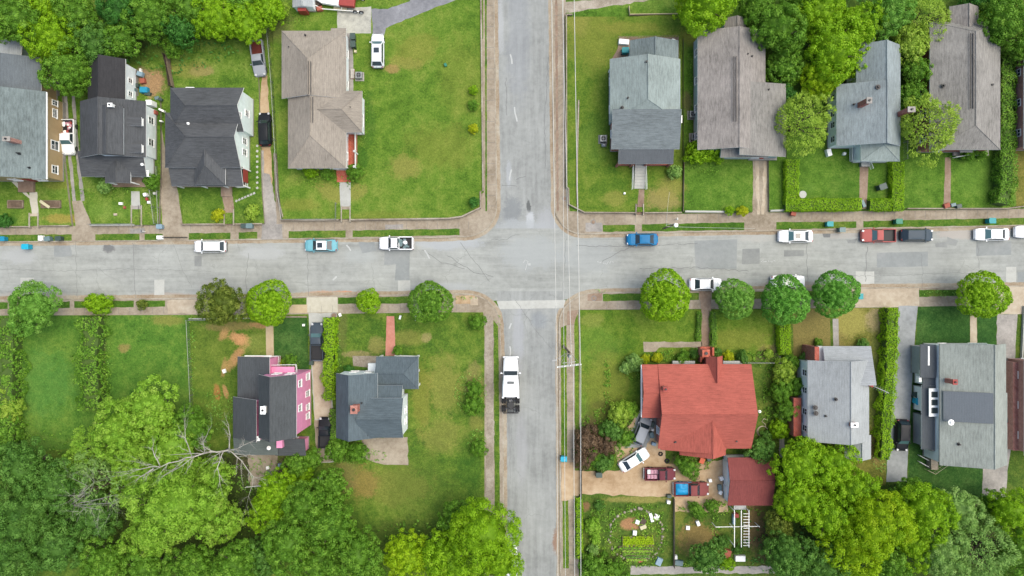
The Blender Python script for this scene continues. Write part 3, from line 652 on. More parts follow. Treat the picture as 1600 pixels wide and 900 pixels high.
steps(359, 351, 328, 13, 5, 'brown brick steps up to the house with the white east gable', 'brown_path')
steps(999, 335, 320, 10, 4, 'brown steps in the wall below the green-grey roofed house', 'brown_path', rail=-1)
# ------------------------------------------------------------------ houses
M['glass'] = plain('window_glass', C(70, 84, 88, .8), .08, 0, .6, .1)
M['white'] = plain('white_trim', (.74, .75, .72, 1), .5, var=.06)
M['w_siding'] = siding('white_siding', C(226, 234, 234)); M['mint_siding'] = siding('mint_white_siding', C(222, 234, 228))
M['tan_siding'] = siding('tan_siding', C(168, 146, 108)); M['pink_siding'] = siding('pink_siding', C(224, 146, 180))
M['blue_siding'] = siding('pale_blue_siding', C(160, 180, 186)); M['brick'] = brickm('red_brick', C(178, 92, 74), C(158, 78, 62)); M['brick_pale'] = brickm('faded_brick', C(186, 132, 118), C(168, 112, 98))
M['brick_or'] = brickm('orange_brick', C(196, 104, 80), C(182, 92, 72)); M['grey_siding'] = siding('grey_siding', C(150, 156, 158))
M['dark'] = plain('dark_metal', C(48, 50, 52), .5); M['galv'] = plain('galvanised', C(168, 172, 172), .4, .4)
M['redtrim'] = plain('red_painted_wood', C(176, 70, 62), .6)
for nm, c_, ew, a_ in (('teal', (128, 141, 140), 0, .28), ('teal_e', (134, 146, 145), 1, .26), ('greyd', (112, 120, 124), 0, .15), ('char', (90, 93, 95), 0, .22), ('char_e', (92, 95, 97), 1, .22), ('black', (66, 66, 68), 0, .16),
                       ('slate', (98, 101, 103), 1, .22), ('slate_n', (98, 101, 103), 0, .22), ('beige', (168, 160, 147), 0, .2), ('beige_e', (166, 158, 145), 1, .2), ('taupe', (162, 157, 151), 0, .28), ('taupe2', (154, 152, 146), 0, .28),
                       ('sage_low', (128, 138, 140), 1, .22), ('sage', (160, 174, 170), 0, .2), ('sage_e', (146, 158, 156), 1, .2), ('blueg', (154, 166, 168), 0, .22), ('pinkr', (92, 97, 99), 0, .16), ('pinkr_e', (92, 97, 99), 1, .16), ('moss', (110, 120, 116), 1, .16),
                       ('navy', (100, 114, 120), 0, .18), ('navy_e', (100, 114, 120), 1, .18), ('brickred', (190, 104, 90), 0, .17), ('brickred_e', (192, 106, 92), 1, .17), ('maroon', (146, 80, 76), 0, .14), ('lgrey', (180, 186, 186), 0, .14), ('lgrey_e', (174, 180, 182), 1, .14),
                       ('tile', (164, 172, 164), 0, .2), ('metal', (122, 130, 136), 0, .05), ('dkgrey', (104, 110, 114), 0, .10)):
    M['r_' + nm] = shingle('shingle_' + nm, C(*c_), bool(ew), a_)

class House:
    def __init__(s, label, cx, cy, cat='house', name='house', base=.1):
        q = W(cx, cy, 0); s.t = thing(name, label, cat, (q.x, q.y, ZP)); s.o = s.t.location.copy(); s.base = base
    def part(s, mb, name, m, parent=None, smooth=False, bevel=0):
        return mb.build(name, m, parent or s.t, smooth, off=s.o, bevel=bevel)
    def window(s, wall, A, B, t, zc, wd=1.1, h=1.4, div=True, frame='white', glass='glass'):
        """a window on the wall plane from A to B (world xy, outside to the right of A->B)"""
        A, B = Vector(A), Vector(B); d = (B - A).normalized(); n = Vector((d.y, -d.x)); p = A.lerp(B, t); rz = math.atan2(d.y, d.x)
        f = MB(); c = p + n * .03; T = .11
        f.box(c.x - d.x * (wd / 2), c.y - d.y * (wd / 2), zc, T, .10, h + T, rz); f.box(c.x + d.x * (wd / 2), c.y + d.y * (wd / 2), zc, T, .10, h + T, rz)
        f.box(c.x, c.y, zc + h / 2 + .003, wd - T, .098, T, rz); c2 = p + n * .06; f.box(c2.x, c2.y, zc - h / 2 - .01, wd + .25, .18, T, rz)
        if div: f.box(c.x, c.y, zc, wd - T, .07, .06, rz); f.box(c.x, c.y, zc + h * .25, .05, .066, h * .5 - T, rz)
        fo = s.part(f, 'window', M[frame], wall)
        g = MB(); g.box((p + n * .015).x, (p + n * .015).y, zc, wd - T, .03, h - T, rz); s.part(g, 'pane', M[glass], wall)
        return fo
    def door(s, wall, A, B, t, z0, wd=.95, h=2.05, m='white'):
        A, B = Vector(A), Vector(B); d = (B - A).normalized(); n = Vector((d.y, -d.x)); p = A.lerp(B, t) + n * .04; rz = math.atan2(d.y, d.x)
        g = MB(); g.box(p.x, p.y, z0 + h / 2, wd, .08, h, rz); g.box(p.x + n.x * .05, p.y + n.y * .05, z0 + h + .06, wd + .2, .12, .12, rz); s.part(g, 'door', M[m], wall)
    def block(s, r, ze, rise, ridge='NS', hip=(0, 0), wall='w_siding', roof='r_char', oh=.4, rot=0.0, wins=None, auto=True, fascia='white', nowall=(), z0=None, ridge_at=.5, shed=None, zw=None, open_=False):
        """one roofed volume. r = roof outline at the eaves in photo pixels. hip = run of the hips (m) at the two ridge ends (S/W end, N/E end).
        wins = {side: [(t, zc, w, h), ...]}; shed = side of the high edge for a lean-to roof."""
        x0, y1 = W(r[0], r[1], ze)[:2]; x1, y0 = W(r[2], r[3], ze)[:2]
        cx, cy = (x0 + x1) / 2, (y0 + y1) / 2; hx, hy = (x1 - x0) / 2, (y1 - y0) / 2; z0 = s.base if z0 is None else z0
        cr_, sr_ = math.cos(rot), math.sin(rot)
        def T(x, y): return (cx + x * cr_ - y * sr_, cy + x * sr_ + y * cr_)
        th = .16; b = MB()
        if shed:
            zz = {(-1, -1): ze, (1, -1): ze, (1, 1): ze, (-1, 1): ze}
            for k in zz:
                if (shed == 'N' and k[1] > 0) or (shed == 'S' and k[1] < 0) or (shed == 'E' and k[0] > 0) or (shed == 'W' and k[0] < 0): zz[k] = ze + rise
            cs = [(-1, -1), (1, -1), (1, 1), (-1, 1)]
            top = [(*T(k[0] * hx, k[1] * hy), zz[k]) for k in cs]; bot = [(p[0], p[1], p[2] - th) for p in top]
            b.cur = 0; b.face(top); b.cur = 1; b.face(bot[::-1])
            for i in range(4): b.face([bot[i], bot[(i + 1) % 4], top[(i + 1) % 4], top[i]])
            rf = s.part(b, 'roof', [M[roof], M[fascia]])
            def hz(x, y):
                if shed in 'NS': u = (y / hy + 1) / 2; u = u if shed == 'N' else 1 - u
                else: u = (x / hx + 1) / 2; u = u if shed == 'E' else 1 - u
                return ze + rise * u - th
        else:
            NS = ridge == 'NS'; L = hy if NS else hx; Hw = hx if NS else hy; off = (ridge_at - .5) * 2 * Hw
            def Q(u, v, z): return (*(T(v, u) if NS else T(u, v)), z)     # u along the ridge, v across
            e = [Q(-L, -Hw, ze), Q(-L, Hw, ze), Q(L, Hw, ze), Q(L, -Hw, ze)]
            ra, rb = Q(-L + hip[0], off, ze + rise), Q(L - hip[1], off, ze + rise)
            dn = lambda p: (p[0], p[1], p[2] - th)
            faces = [[e[0], ra, rb, e[3]], [e[1], e[2], rb, ra]]
            if hip[0]: faces.append([e[0], e[1], ra])
            if hip[1]: faces.append([e[2], e[3], rb])
            def fix(f, up=True):
                a = (Vector(f[1]) - Vector(f[0])).cross(Vector(f[2]) - Vector(f[0])); return f if (a.z > 0) == up else f[::-1]
            b.cur = 0
            for f in faces: b.face(fix(f))
            b.cur = 1
            for f in faces: b.face(fix([dn(p) for p in f], False))
            per = [e[0]] + ([] if hip[0] else [ra]) + [e[1], e[2]] + ([] if hip[1] else [rb]) + [e[3]]
            for i in range(len(per)):
                p, q = per[i], per[(i + 1) % len(per)]; b.face([dn(p), dn(q), q, p])
            rf = s.part(b, 'roof', [M[roof], M[fascia]])
            cap = MB(); v_ = Vector(rb) - Vector(ra)
            cap.tube([Vector(ra) + Vector((0, 0, .0)), Vector(rb) + Vector((0, 0, .0))], .10, 6); s.part(cap, 'ridge_cap', M[roof], rf)
            if hip[0] or hip[1]:
                for hk, ends in ((hip[0], (ra, e[0], e[1])), (hip[1], (rb, e[2], e[3]))):
                    if hk:
                        for q_ in ends[1:]: hc = MB(); hc.tube([ends[0], q_], .06, 5); s.part(hc, 'hip_cap', M[roof], rf)
            def hz(x, y):
                v = y if not NS else x; u = x if not NS else y
                k = (v + Hw) / (Hw + off) if v < off else (Hw - v) / (Hw - off)
                if hip[0]: k = min(k, (u + L) / hip[0])
                if hip[1]: k = min(k, (L - u) / hip[1])
                return ze + rise * min(1, max(0, k)) - th
        info = dict(ze=ze, T=T, hx=hx, hy=hy, hz=hz, roof=rf)
        ax, ay = hx - oh, hy - oh
        if open_: s.last = info; return info
        # wall: a ring of vertical faces whose top follows the underside of the roof
        b = MB(); path_ = []
        def seg(xa, ya, xb, yb):
            n = 8; return [(xa + (xb - xa) * i / n, ya + (yb - ya) * i / n) for i in range(n)]
        offx = (ridge_at - .5) * 2 * hx if (ridge == 'NS' and not shed) else 0; offy = (ridge_at - .5) * 2 * hy if (ridge == 'EW' and not shed) else 0
        for a_, c_ in (((-ax, -ay), (offx, -ay)), ((offx, -ay), (ax, -ay)), ((ax, -ay), (ax, offy)), ((ax, offy), (ax, ay)), ((ax, ay), (offx, ay)), ((offx, ay), (-ax, ay)), ((-ax, ay), (-ax, offy)), ((-ax, offy), (-ax, -ay))):
            path_ += seg(*a_, *c_)
        n = len(path_)
        for i in range(n):
            p, q = path_[i], path_[(i + 1) % n]
            b.face([(*T(*p), z0), (*T(*q), z0), (*T(*q), hz(*q) + .03), (*T(*p), hz(*p) + .03)])
        wl = s.part(b, 'wall', M[wall])
        fd = MB()
        if z0 < 2: fd.prism([T(-ax - .04, -ay - .04), T(ax + .04, -ay - .04), T(ax + .04, ay + .04), T(-ax - .04, ay + .04)], min(z0, ZP) - .02, z0 + .28); s.part(fd, 'foundation', M['conc_grey'], wl)
        sides = {'S': (T(-ax, -ay), T(ax, -ay)), 'E': (T(ax, -ay), T(ax, ay)), 'N': (T(ax, ay), T(-ax, ay)), 'W': (T(-ax, ay), T(-ax, -ay))}
        info['sides'] = sides; info['wall'] = wl
        if wins is None and auto:
            wins = {}
            for k, (A, B) in sides.items():
                if k in nowall: continue
                ln = (Vector(B) - Vector(A)).length; nn = int(ln // 3.4)
                wins[k] = [((i + .5) / nn, z, 1.0, 1.3) for i in range(nn) for z in ((z0 + 1.65,) if ze - z0 < 5.2 else (z0 + 1.65, z0 + 4.5))]
        for k, lst in (wins or {}).items():
            for it in lst: s.window(wl, *sides[k], *it)
        s.last = info; return info
    def at(s, px, py, z): return W(px, py, z)
    def chimney(s, px, py, z, h, wx=.8, wy=.6, m='brick', cap='conc_grey', zb=3.0, rz=0.0):
        q = W(px, py, z + h); b = MB(); b.box(q.x, q.y, (zb + z + h) / 2, wx, wy, z + h - zb, rz); c = s.part(b, 'chimney', M[m])
        b = MB(); b.box(q.x, q.y, z + h + .04, wx + .16, wy + .16, .12, rz); s.part(b, 'chimney_cap', M[cap], c)
        b = MB(); b.cyl(q.x, q.y, z + h + .1, z + h + .3, min(wx, wy) * .26, 10); s.part(b, 'flue', M['dark'], c)
    def pipe(s, px, py, z, r=.07, h=.4, m='dark'):
        q = W(px, py, z); b = MB(); b.cyl(q.x, q.y, z - .5, z + h, r, 8); b.cyl(q.x, q.y, z - .05, z + .05, r * 2.2, 8); s.part(b, 'vent_pipe', M[m])
    def ridge_vent(s, px, y0, y1, z, wd=.35):
        b = MB(); A, B = W(px, y0, z), W(px, y1, z)
        for sg in (-1, 1): b.box(A.x + sg * wd / 2, (A.y + B.y) / 2, z + .09, .09, abs(A.y - B.y), .09)
        s.part(b, 'ridge_vent', M['dkvent'])
    def boxpart(s, name, px0, py0, px1, py1, z0, z1, m, bevel=0):
        x0, y1 = W(px0, py0, z1)[:2]; x1, y0 = W(px1, py1, z1)[:2]; b = MB(); b.box((x0 + x1) / 2, (y0 + y1) / 2, (z0 + z1) / 2, abs(x1 - x0), abs(y1 - y0), z1 - z0)
        return s.part(b, name, M[m] if isinstance(m, str) else m, bevel=bevel)
    def posts(s, lst, z0, z1, m='white', wd=.16, name='porch_post'):
        for px, py in lst:
            q = W(px, py, z1); b = MB(); b.box(q.x, q.y, (z0 + z1) / 2, wd, wd, z1 - z0); b.box(q.x, q.y, z1 - .06, wd + .1, wd + .1, .12); s.part(b, name, M[m])
    def rail(s, pts, z0, m='white', hgt=.9, name='railing', pk=.14):
        b = MB(); q = [W(x, y, z0 + hgt) for x, y in pts]
        for i in range(len(q) - 1):
            a, c = q[i], q[i + 1]; b.tube([(a.x, a.y, z0 + hgt), (c.x, c.y, z0 + hgt)], .035, 4); b.tube([(a.x, a.y, z0 + .12), (c.x, c.y, z0 + .12)], .03, 4)
            n = max(1, int((c - a).length / pk))
            for k in range(n + 1): t = a.lerp(c, k / n); b.box(t.x, t.y, z0 + hgt / 2, .035, .035, hgt)
        s.part(b, name, M[m])
M['dkvent'] = plain('ridge_vent', C(96, 92, 88), .8)

# 1 tan sided house, far left
h = House('tan sided house with a mottled green-grey gable roof at the far left edge', 30, 210, base=ZT)
h.block((-70, 143, 72, 280), 5.0, 2.6, 'NS', wall='tan_siding', roof='r_teal', ridge_at=.62, wins={'E': [(.12, 2.6, 1.1, 1.2), (.42, 2.6, 1.3, 1.6), (.82, 2.6, 1.2, .9), (.95, 2.6, .7, 1.1)], 'S': [(.5, 2.2, 1.2, 1.4), (.8, 2.2, 1.2, 1.4)]})
h.door(h.last['wall'], *h.last['sides']['S'], .66, .6, m='redtrim')
h.block((-70, 90, 64, 150), 4.7, 2.3, 'NS', wall='tan_siding', roof='r_greyd', ridge_at=.6)
h.block((-40, 58, 36, 96), 3.6, .5, shed='S', wall='blue_siding', roof='r_lgrey')
h.chimney(10, 217, 7.4, 1.2, .9, .5, 'brick_pale'); h.pipe(30, 240, 6.6, .09, .6, 'dark'); h.pipe(46, 262, 6.0)
h.boxpart('porch_floor', 28, 281, 52, 300, ZT, 1.0, 'brown_path')
h.boxpart('gutter', 72, 144, 73.6, 280, 4.84, 4.98, 'white')
# 2 small white house with the black roof
h = House('small white sided house with charcoal roofs and two dormers', 180, 215, base=ZT)
i_ = h.block((125, 158, 228, 246), 4.3, 2.3, 'NS', roof='r_char', ridge_at=.42, wins={'E': [(.30, 2.2, 1.0, 1.4), (.74, 2.2, 1.0, 1.4)]})
h.block((152, 166, 192, 242), 5.9, .9, 'NS', roof='r_char', oh=.15, z0=4.2, auto=False, fascia='dkvent')
h.block((137, 92, 196, 160), 4.2, 1.9, 'NS', roof='r_black', wins={'E': [(.25, 2.3, .7, 1.0), (.6, 2.3, .7, 1.0)]})
h.block((127, 238, 229, 276), 3.5, 1.0, shed='N', roof='r_char_e', auto=False)
h.block((164, 252, 204, 286), 3.7, .5, 'NS', roof='r_char', open_=True)
for yy in (190, 232): h.block((192, yy - 7, 221, yy + 7), 5.0, .35, shed='W', roof='r_char_e', oh=.1, z0=4.4, wins={'E': [(.5, 4.72, .8, .3)]}); 
h.posts([(166, 284), (202, 284)], ZT, 3.5); h.posts([(215, 274), (227, 274)], ZT, 3.4)
h.boxpart('porch_floor', 160, 277, 230, 292, ZT, .85, 'brown_path'); h.boxpart('porch_awning', 214, 266, 232, 276, 3.2, 3.3, 'white')
h.pipe(222, 257, 4.4, .1, .3, 'white'); h.pipe(160, 100, 5.2, .08, .3, 'white')
h.chimney(172, 164, 6.2, .8, .5, .4, 'white', 'white', 4)
# 3 house with white east gable
h = House('dark grey hip roofed house with a mint white east gable wall', 320, 215, base=ZT)
h.block((266, 137, 381, 206), 5.3, 2.4, 'EW', hip=(3.2, 0), roof='r_slate', wall='mint_siding', wins={'E': [(.35, 5.7, .7, .7), (.5, 3.2, .9, 1.3)], 'N': [(.3, 3, 1, 1.3), (.7, 3, 1, 1.3)]})
h.block((258, 176, 376, 262), 5.0, 2.3, 'EW', hip=(4.0, 0), roof='r_slate', wall='mint_siding', wins={'E': [(.32, 2.6, .9, 1.4), (.55, 2.6, .9, 1.4), (.78, 2.6, .9, 1.4)]})
h.block((304, 214, 352, 289), 4.6, 1.7, 'NS', hip=(2.5, 0), roof='r_slate_n', wall='mint_siding', auto=False)
h.block((268, 252, 380, 291), 3.7, 1.25, shed='N', roof='r_slate', open_=True)
h.posts([(272, 289), (310, 289), (345, 289), (378, 289), (379, 262)], ZT, 3.5); h.boxpart('porch_floor', 268, 262, 382, 292, ZT, 1.0, 'brown_path')
h.rail([(382, 262), (384, 291), (368, 292)], .95, 'white'); h.boxpart('maroon_curtain', 380, 264, 381, 284, 1.4, 3.0, 'maroonm' if 'maroonm' in M else 'redtrim')
h.pipe(275, 197, 5.7, .09, .3, 'white'); h.pipe(294, 193, 6.2, .09, .3, 'white')
h.boxpart('porch_steps', 345, 292, 362, 307, ZT, .8, 'brown_path'); h.boxpart('roof_hatch', 290, 136, 303, 139, 5.0, 5.3, 'white')
# 4 beige roofed house
h = House('long beige shingled house with a red brick porch left of the corner lawn', 505, 160, base=ZT)
h.block((440, 48, 541, 154), 4.0, 1.9, 'NS', hip=(0, 4.6), roof='r_beige', wall='w_siding', ridge_at=.46)
h.block((450, 140, 541, 263), 3.85, 1.75, 'NS', hip=(4.3, 0), roof='r_beige', wall='w_siding', ridge_at=.44)
h.block((500, 142, 566, 207), 3.9, 1.35, 'EW', hip=(0, 2.6), roof='r_beige_e', wall='w_siding', wins={'E': [(.35, 2.2, 1.6, 1.1)], 'S': [(.85, 2.2, .9, 1.1)]})
h.block((517, 44, 541, 60), 3.9, .3, shed='S', roof='r_beige_e', auto=False)
h.ridge_vent(484, 96, 148, 5.85); h.ridge_vent(487, 152, 192, 5.55); h.pipe(548, 168, 4.5); h.pipe(477, 55, 4.5); h.pipe(452, 74, 4.4)
h.boxpart('porch_floor', 538, 206, 556, 262, ZT, .95, 'brick_or'); h.boxpart('porch_wall', 554, 207, 556.5, 262, .95, 1.7, 'brick_or'); h.posts([(540, 260), (553, 260), (553, 236)], .9, 3.3)
b = MB()
for k in range(5): q0 = W(526, 262 + k * 4.4, .8); q1 = W(547, 262 + k * 4.4 + 4.4, .8); b.box((q0.x + q1.x) / 2, (q0.y + q1.y) / 2, ZT + .24 - k * .05, (q1.x - q0.x), .44, .46 - k * .09)
h.part(b, 'porch_steps', M['brick_or'])
# 5 green-grey roofed house
h = House('green-grey roofed house with white front steps right of the side street', 1008, 160, base=ZT)
h.block((984, 63, 1060, 130), 4.2, 1.5, 'NS', roof='r_teal', wall='blue_siding', ridge_at=.48, rot=0)
h.block((953, 92, 1063, 190), 4.3, 2.1, 'NS', hip=(2.6, 0), roof='r_sage', wall='blue_siding', ridge_at=.5)
h.block((955, 174, 1062, 233), 4.25, 1.25, shed='N', roof='r_sage_low', wall='brick', wins={'W': [(.5, 2.4, 1, 1.3)], 'E': [(.5, 2.4, 1, 1.3)]})
h.block((966, 226, 1052, 256), 3.7, .6, shed='N', roof='r_dkgrey', open_=True)
h.posts([(968, 254), (990, 254), (1012, 254), (1050, 254)], ZT, 3.6, 'brick', .3); h.boxpart('porch_floor', 967, 233, 1051, 258, ZT, 1.3, 'brick')
b = MB()
for k in range(8): q0 = W(992, 257 + k * 4.6, 1.2); q1 = W(1009, 257 + k * 4.6, 1.2); b.box((q0.x + q1.x) / 2, q0.y - .22, ZT + .45 - k * .055, (q1.x - q0.x), .45, .9 - k * .11)
h.part(b, 'front_steps', M['conc_light']); h.rail([(990, 258), (989, 295)], .8, 'white', .9, 'stair_rail'); h.rail([(1010, 258), (1011, 295)], .8, 'white', .9, 'stair_rail')
h.pipe(1010, 97, 6.2, .13); h.pipe(972, 168, 5.1, .12); h.pipe(981, 153, 5.4, .07); h.boxpart('side_door_hood', 1059, 180, 1066, 192, 2.6, 2.8, 'white')
h.rail([(966, 57), (1060, 56), (1061, 96)], .6, 'brown_path', 1.0, 'deck_rail', .4)
# 6 taupe roofed house
h = House('wide taupe shingled house with an eastern wing above the brown driveway', 1150, 150, base=ZT)
h.block((1090, 48, 1196, 234), 4.2, 1.7, 'NS', roof='r_taupe', wall='blue_siding', ridge_at=.56)
h.block((1150, 131, 1228, 245), 4.0, 1.55, shed='W', roof='r_taupe2', wall='blue_siding')
h.block((1126, 218, 1200, 246), 3.85, .6, shed='N', roof='r_taupe2', wall='blue_siding', auto=False)
h.block((1132, 28, 1166, 56), 3.6, .9, 'NS', roof='r_taupe', wall='blue_siding', auto=False)
h.ridge_vent(1148, 88, 190, 5.85); h.pipe(1168, 85, 5.2, .1); h.pipe(1175, 88, 5.1); h.pipe(1201, 140, 4.6)
h.boxpart('porch_floor', 1170, 245, 1214, 250, ZT, .9, 'conc_grey'); h.boxpart('red_awning', 1187, 241, 1193, 248, 2.9, 3.1, 'redtrim')
# 7 blue-grey roof with chimneys
h = House('blue-grey roofed house with two brick chimneys behind the square hedge', 1360, 160, base=ZT)
h.block((1307, 132, 1407, 228), 4.3, 2.2, 'NS', roof='r_blueg', wall='w_siding', ridge_at=.66, wins={'W': [(.12, 2.4, .9, 1.3), (.42, 2.4, .9, 1.3), (.62, 2.4, .9, 1.3), (.88, 2.4, .9, 1.3)]})
h.block((1338, 70, 1407, 150), 4.4, 2.0, 'NS', roof='r_blueg', wall='w_siding', ridge_at=.52)
h.block((1345, 214, 1406, 252), 3.9, 1.0, 'NS', hip=(2.2, 0), roof='r_sage', wall='w_siding', auto=False)
h.chimney(1358, 157, 6.4, 1.4, .6, .7); h.chimney(1424, 171, 5.5, 1.9, .9, .6, zb=.5)
h.rail([(1332, 228), (1332, 250), (1346, 251)], 1.0, 'white'); h.boxpart('porch_floor', 1331, 226, 1347, 252, ZT, 1.0, 'conc_light'); h.boxpart('entry_landing', 1346, 252, 1360, 260, ZT, 1.2, 'galv'); h.rail([(1361, 252), (1365, 263)], .9, 'white')
h.pipe(1372, 136, 6.2, .16, .3, 'dkvent'); h.pipe(1334, 163, 5.2); h.boxpart('rear_stoop_roof', 1346, 56, 1362, 64, 2.6, 2.8, 'galv')
# 8 brown-grey roof
h = House('long grey-brown shingled house with a red brick west wall near the right edge', 1508, 130, base=ZT)
h.block((1453, 34, 1563, 234), 4.4, 1.8, 'NS', hip=(3, 2), roof='r_taupe2', wall='brick', ridge_at=.53)
h.block((1484, 10, 1529, 50), 4.3, 1.1, 'NS', roof='r_taupe', wall='brick', auto=False)
h.ridge_vent(1518, 52, 170, 6.1); h.pipe(1474, 134, 5.1, .14); h.pipe(1549, 133, 4.9, .14); h.boxpart('porch_floor', 1490, 234, 1545, 243, ZT, .9, 'conc_grey'); h.boxpart('porch_awning', 1500, 233, 1520, 238, 2.6, 2.7, 'galv'); h.rail([(1494, 245), (1516, 242)], .9, 'white')
# 9 brick house right edge
h = House('brick bungalow cut off by the right edge beyond the tall hedge', 1640, 160, base=ZT)
h.block((1600, 80, 1720, 232), 4.0, 1.8, 'NS', roof='r_taupe', wall='brick_pale'); h.boxpart('side_stoop', 1588, 195, 1599, 206, ZT, 1.2, 'green_tarp' if 'green_tarp' in M else 'brick_pale')

# 10 pink house
h = House('tall pink sided house with charcoal roofs beside the pale driveway', 425, 640, base=.15)
W2 = [(.86, 5.6, .75, 1.3), (.58, 5.6, .6, .9)]
h.block((404, 585, 463, 684), 7.9, 2.9, 'NS', roof='r_pinkr', wall='pink_siding', oh=.25, wins={'E': [(.20, 2.0, .8, 1.3), (.36, 2.0, .8, 1.3), (.60, 2.0, .8, 1.6), (.90, 2.0, .9, 1.3), (.42, 5.6, .9, 1.3), (.84, 5.6, .9, 1.3)], 'N': [(.3, 5.6, .9, 1.4), (.7, 5.6, .9, 1.4)]})
h.block((371, 557, 425, 640), 4.6, 1.0, shed='E', roof='r_pinkr', wall='pink_siding', wins={'N': [(.3, 2, 1, 1.3)]})
h.block((364, 620, 412, 684), 5.0, 2.8, shed='E', roof='r_pinkr', wall='pink_siding')
h.block((366, 682, 434, 711), 3.6, .4, shed='N', roof='r_moss', wall='pink_siding', fascia='galv')
h.block((430, 684, 478, 712), 3.0, .7, shed='N', roof='r_pinkr_e', wall='pink_siding', fascia='dkvent')
h.boxpart('pink_wall_stub', 432, 684, 441, 700, .3, 4.3, 'pink_siding')
h.chimney(411, 641, 9.6, 1.1, .55, .9, 'pinkbrick' if 'pinkbrick' in M else 'white', 'white', 5); h.chimney(401, 685, 6.2, 1.0, .8, .5, 'pink_siding', 'white', 3)
h.pipe(394, 667, 6.2, .14, .3, 'white'); h.pipe(420, 700, 3.9, .14, .3, 'white')
b = MB()
for i, (xa, ya) in enumerate([(404, 584), (434, 579)]): pass
h.boxpart('upper_balcony_floor', 409, 573, 460, 586, 3.3, 3.45, 'pink_siding'); h.rail([(409, 571), (462, 570), (463, 584)], 3.4, 'white', .5, 'balcony_rail', .5)
h.boxpart('porch_deck', 420, 557, 437, 577, .15, .8, 'maroon_deck' if 'maroon_deck' in M else 'redtrim'); h.rail([(424, 557), (435, 557), (434, 574)], .8, 'white')
h.boxpart('fascia_board', 382, 555.5, 424, 557, 4.2, 4.5, 'white')
# 11 blue-grey roofed white house
h = House('white house with interlocking blue-grey gable roofs and a red brick chimney', 590, 640, base=.15)
h.block((525, 583, 590, 684), 5.0, 2.4, 'NS', roof='r_navy', wall='w_siding', ridge_at=.40, oh=.22, wins={'N': [(.3, 2, 1, 1.4), (.7, 2, 1, 1.4)]})
h.block((560, 622, 630, 684), 5.6, 1.5, 'EW', roof='r_navy_e', wall='w_siding', oh=.2, wins={'E': [(.3, 2.4, .8, 1.3), (.6, 2.4, .8, 1.3)]})
h.block((586, 602, 629, 640), 4.2, 1.4, shed='S', roof='r_navy', wall='w_siding')
h.block((588, 557, 654, 608), 3.4, 1.1, 'EW', hip=(0, 2.0), roof='r_navy', open_=True, rot=math.radians(0))
h.posts([(592, 559), (620, 559), (650, 559), (651, 604), (650, 582)], .3, 3.2, 'white', .28); h.rail([(616, 556), (652, 557), (653, 604)], .5, 'white'); h.boxpart('porch_floor', 590, 559, 650, 606, .15, .5, 'conc_grey')
h.chimney(553, 640, 7.2, 1.1, .8, 1.0, 'brick_or', 'brick_pale', 4); h.pipe(565, 630, 6.8, .06, .3); h.pipe(575, 680, 5.6, .06, .3); h.boxpart('porch_box', 575, 568, 588, 580, .15, 1.0, 'w_siding')
# 12 red roofed house
h = House('big red roofed brick house above the dirt yard, largest house lower right', 1092, 640, base=.2)
h.block((1028, 569, 1174, 701), 3.4, 2.7, 'EW', hip=(0, 0), roof='r_brickred_e', wall='brick_or', ridge_at=.44, fascia='redtrim')
h.block((1003, 569.5, 1060, 653), 3.35, 1.35, 'EW', roof='r_brickred_e', wall='brick_or', ridge_at=.5, fascia='redtrim')
h.block((1032, 632, 1135, 703), 3.3, 2.3, 'NS', hip=(0, 0), roof='r_brickred', wall='brick_or', ridge_at=.72, fascia='redtrim')
h.block((1062, 660, 1134, 711), 3.2, 2.4, 'NS', roof='r_brickred', wall='brick_or', ridge_at=.62, fascia='redtrim', auto=False)
h.block((1103, 556, 1129, 596), 3.1, 1.6, 'NS', roof='r_brickred', wall='brick_or', fascia='redtrim', auto=False)
h.boxpart('west_gutter', 1001.5, 570, 1003.5, 652, 3.15, 3.3, 'white'); h.chimney(1103, 552, 2.9, .5, .9, .9, 'brick_or', 'brick_or', .2)
b = MB()
for k in range(5): q0 = W(1098, 560 - k * 4, .6); b.box(q0.x + .5, q0.y, .45 - k * .04, 1.5, .4, .7 - k * .1)
h.part(b, 'front_steps', M['brick_or']); h.boxpart('step_wall', 1094, 543, 1097, 566, .15, 1.3, 'brick_or'); h.boxpart('step_wall', 1113, 543, 1116, 556, .15, 1.3, 'brick_or')
h.boxpart('window_box', 1051, 564, 1086, 569, .6, 1.3, 'galv'); h.boxpart('window_box', 1130, 564, 1160, 569, .6, 1.3, 'galv')
h.chimney(1040, 608, 5.3, .8, .5, .5, 'brick_or', 'redtrim', 3.4); h.boxpart('roof_box', 1035, 633, 1040, 647, 4.0, 4.5, 'white', .04); h.pipe(1039, 655, 4.6, .1, .3, 'white'); h.pipe(1037, 672, 4.3, .1, .3, 'white'); h.pipe(1055, 690, 3.9, .12); h.pipe(1150, 689, 3.8, .12); h.pipe(1187, 643, 3.2, .1, .3, 'white')
b = MB(); b.tube([W(1098, 700, 4.0), W(1107, 712, 3.4)], .06); h.part(b, 'downpipe', M['white'])
# garage
h = House('dark red roofed garage with a white door wall beside the dirt yard', 1170, 752, 'garage', 'garage', base=.15)
h.block((1137, 715, 1207, 790), 3.0, 1.1, 'EW', roof='r_maroon', wall='w_siding', ridge_at=.55, wins={'S': [(.5, 1.6, 1, 1)]}, oh=.25, fascia='redtrim')
h.door(h.last['wall'], *h.last['sides']['W'], .3, .15, 2.6, 2.2, 'white'); h.door(h.last['wall'], *h.last['sides']['W'], .75, .15, 1, 2.05, 'white')
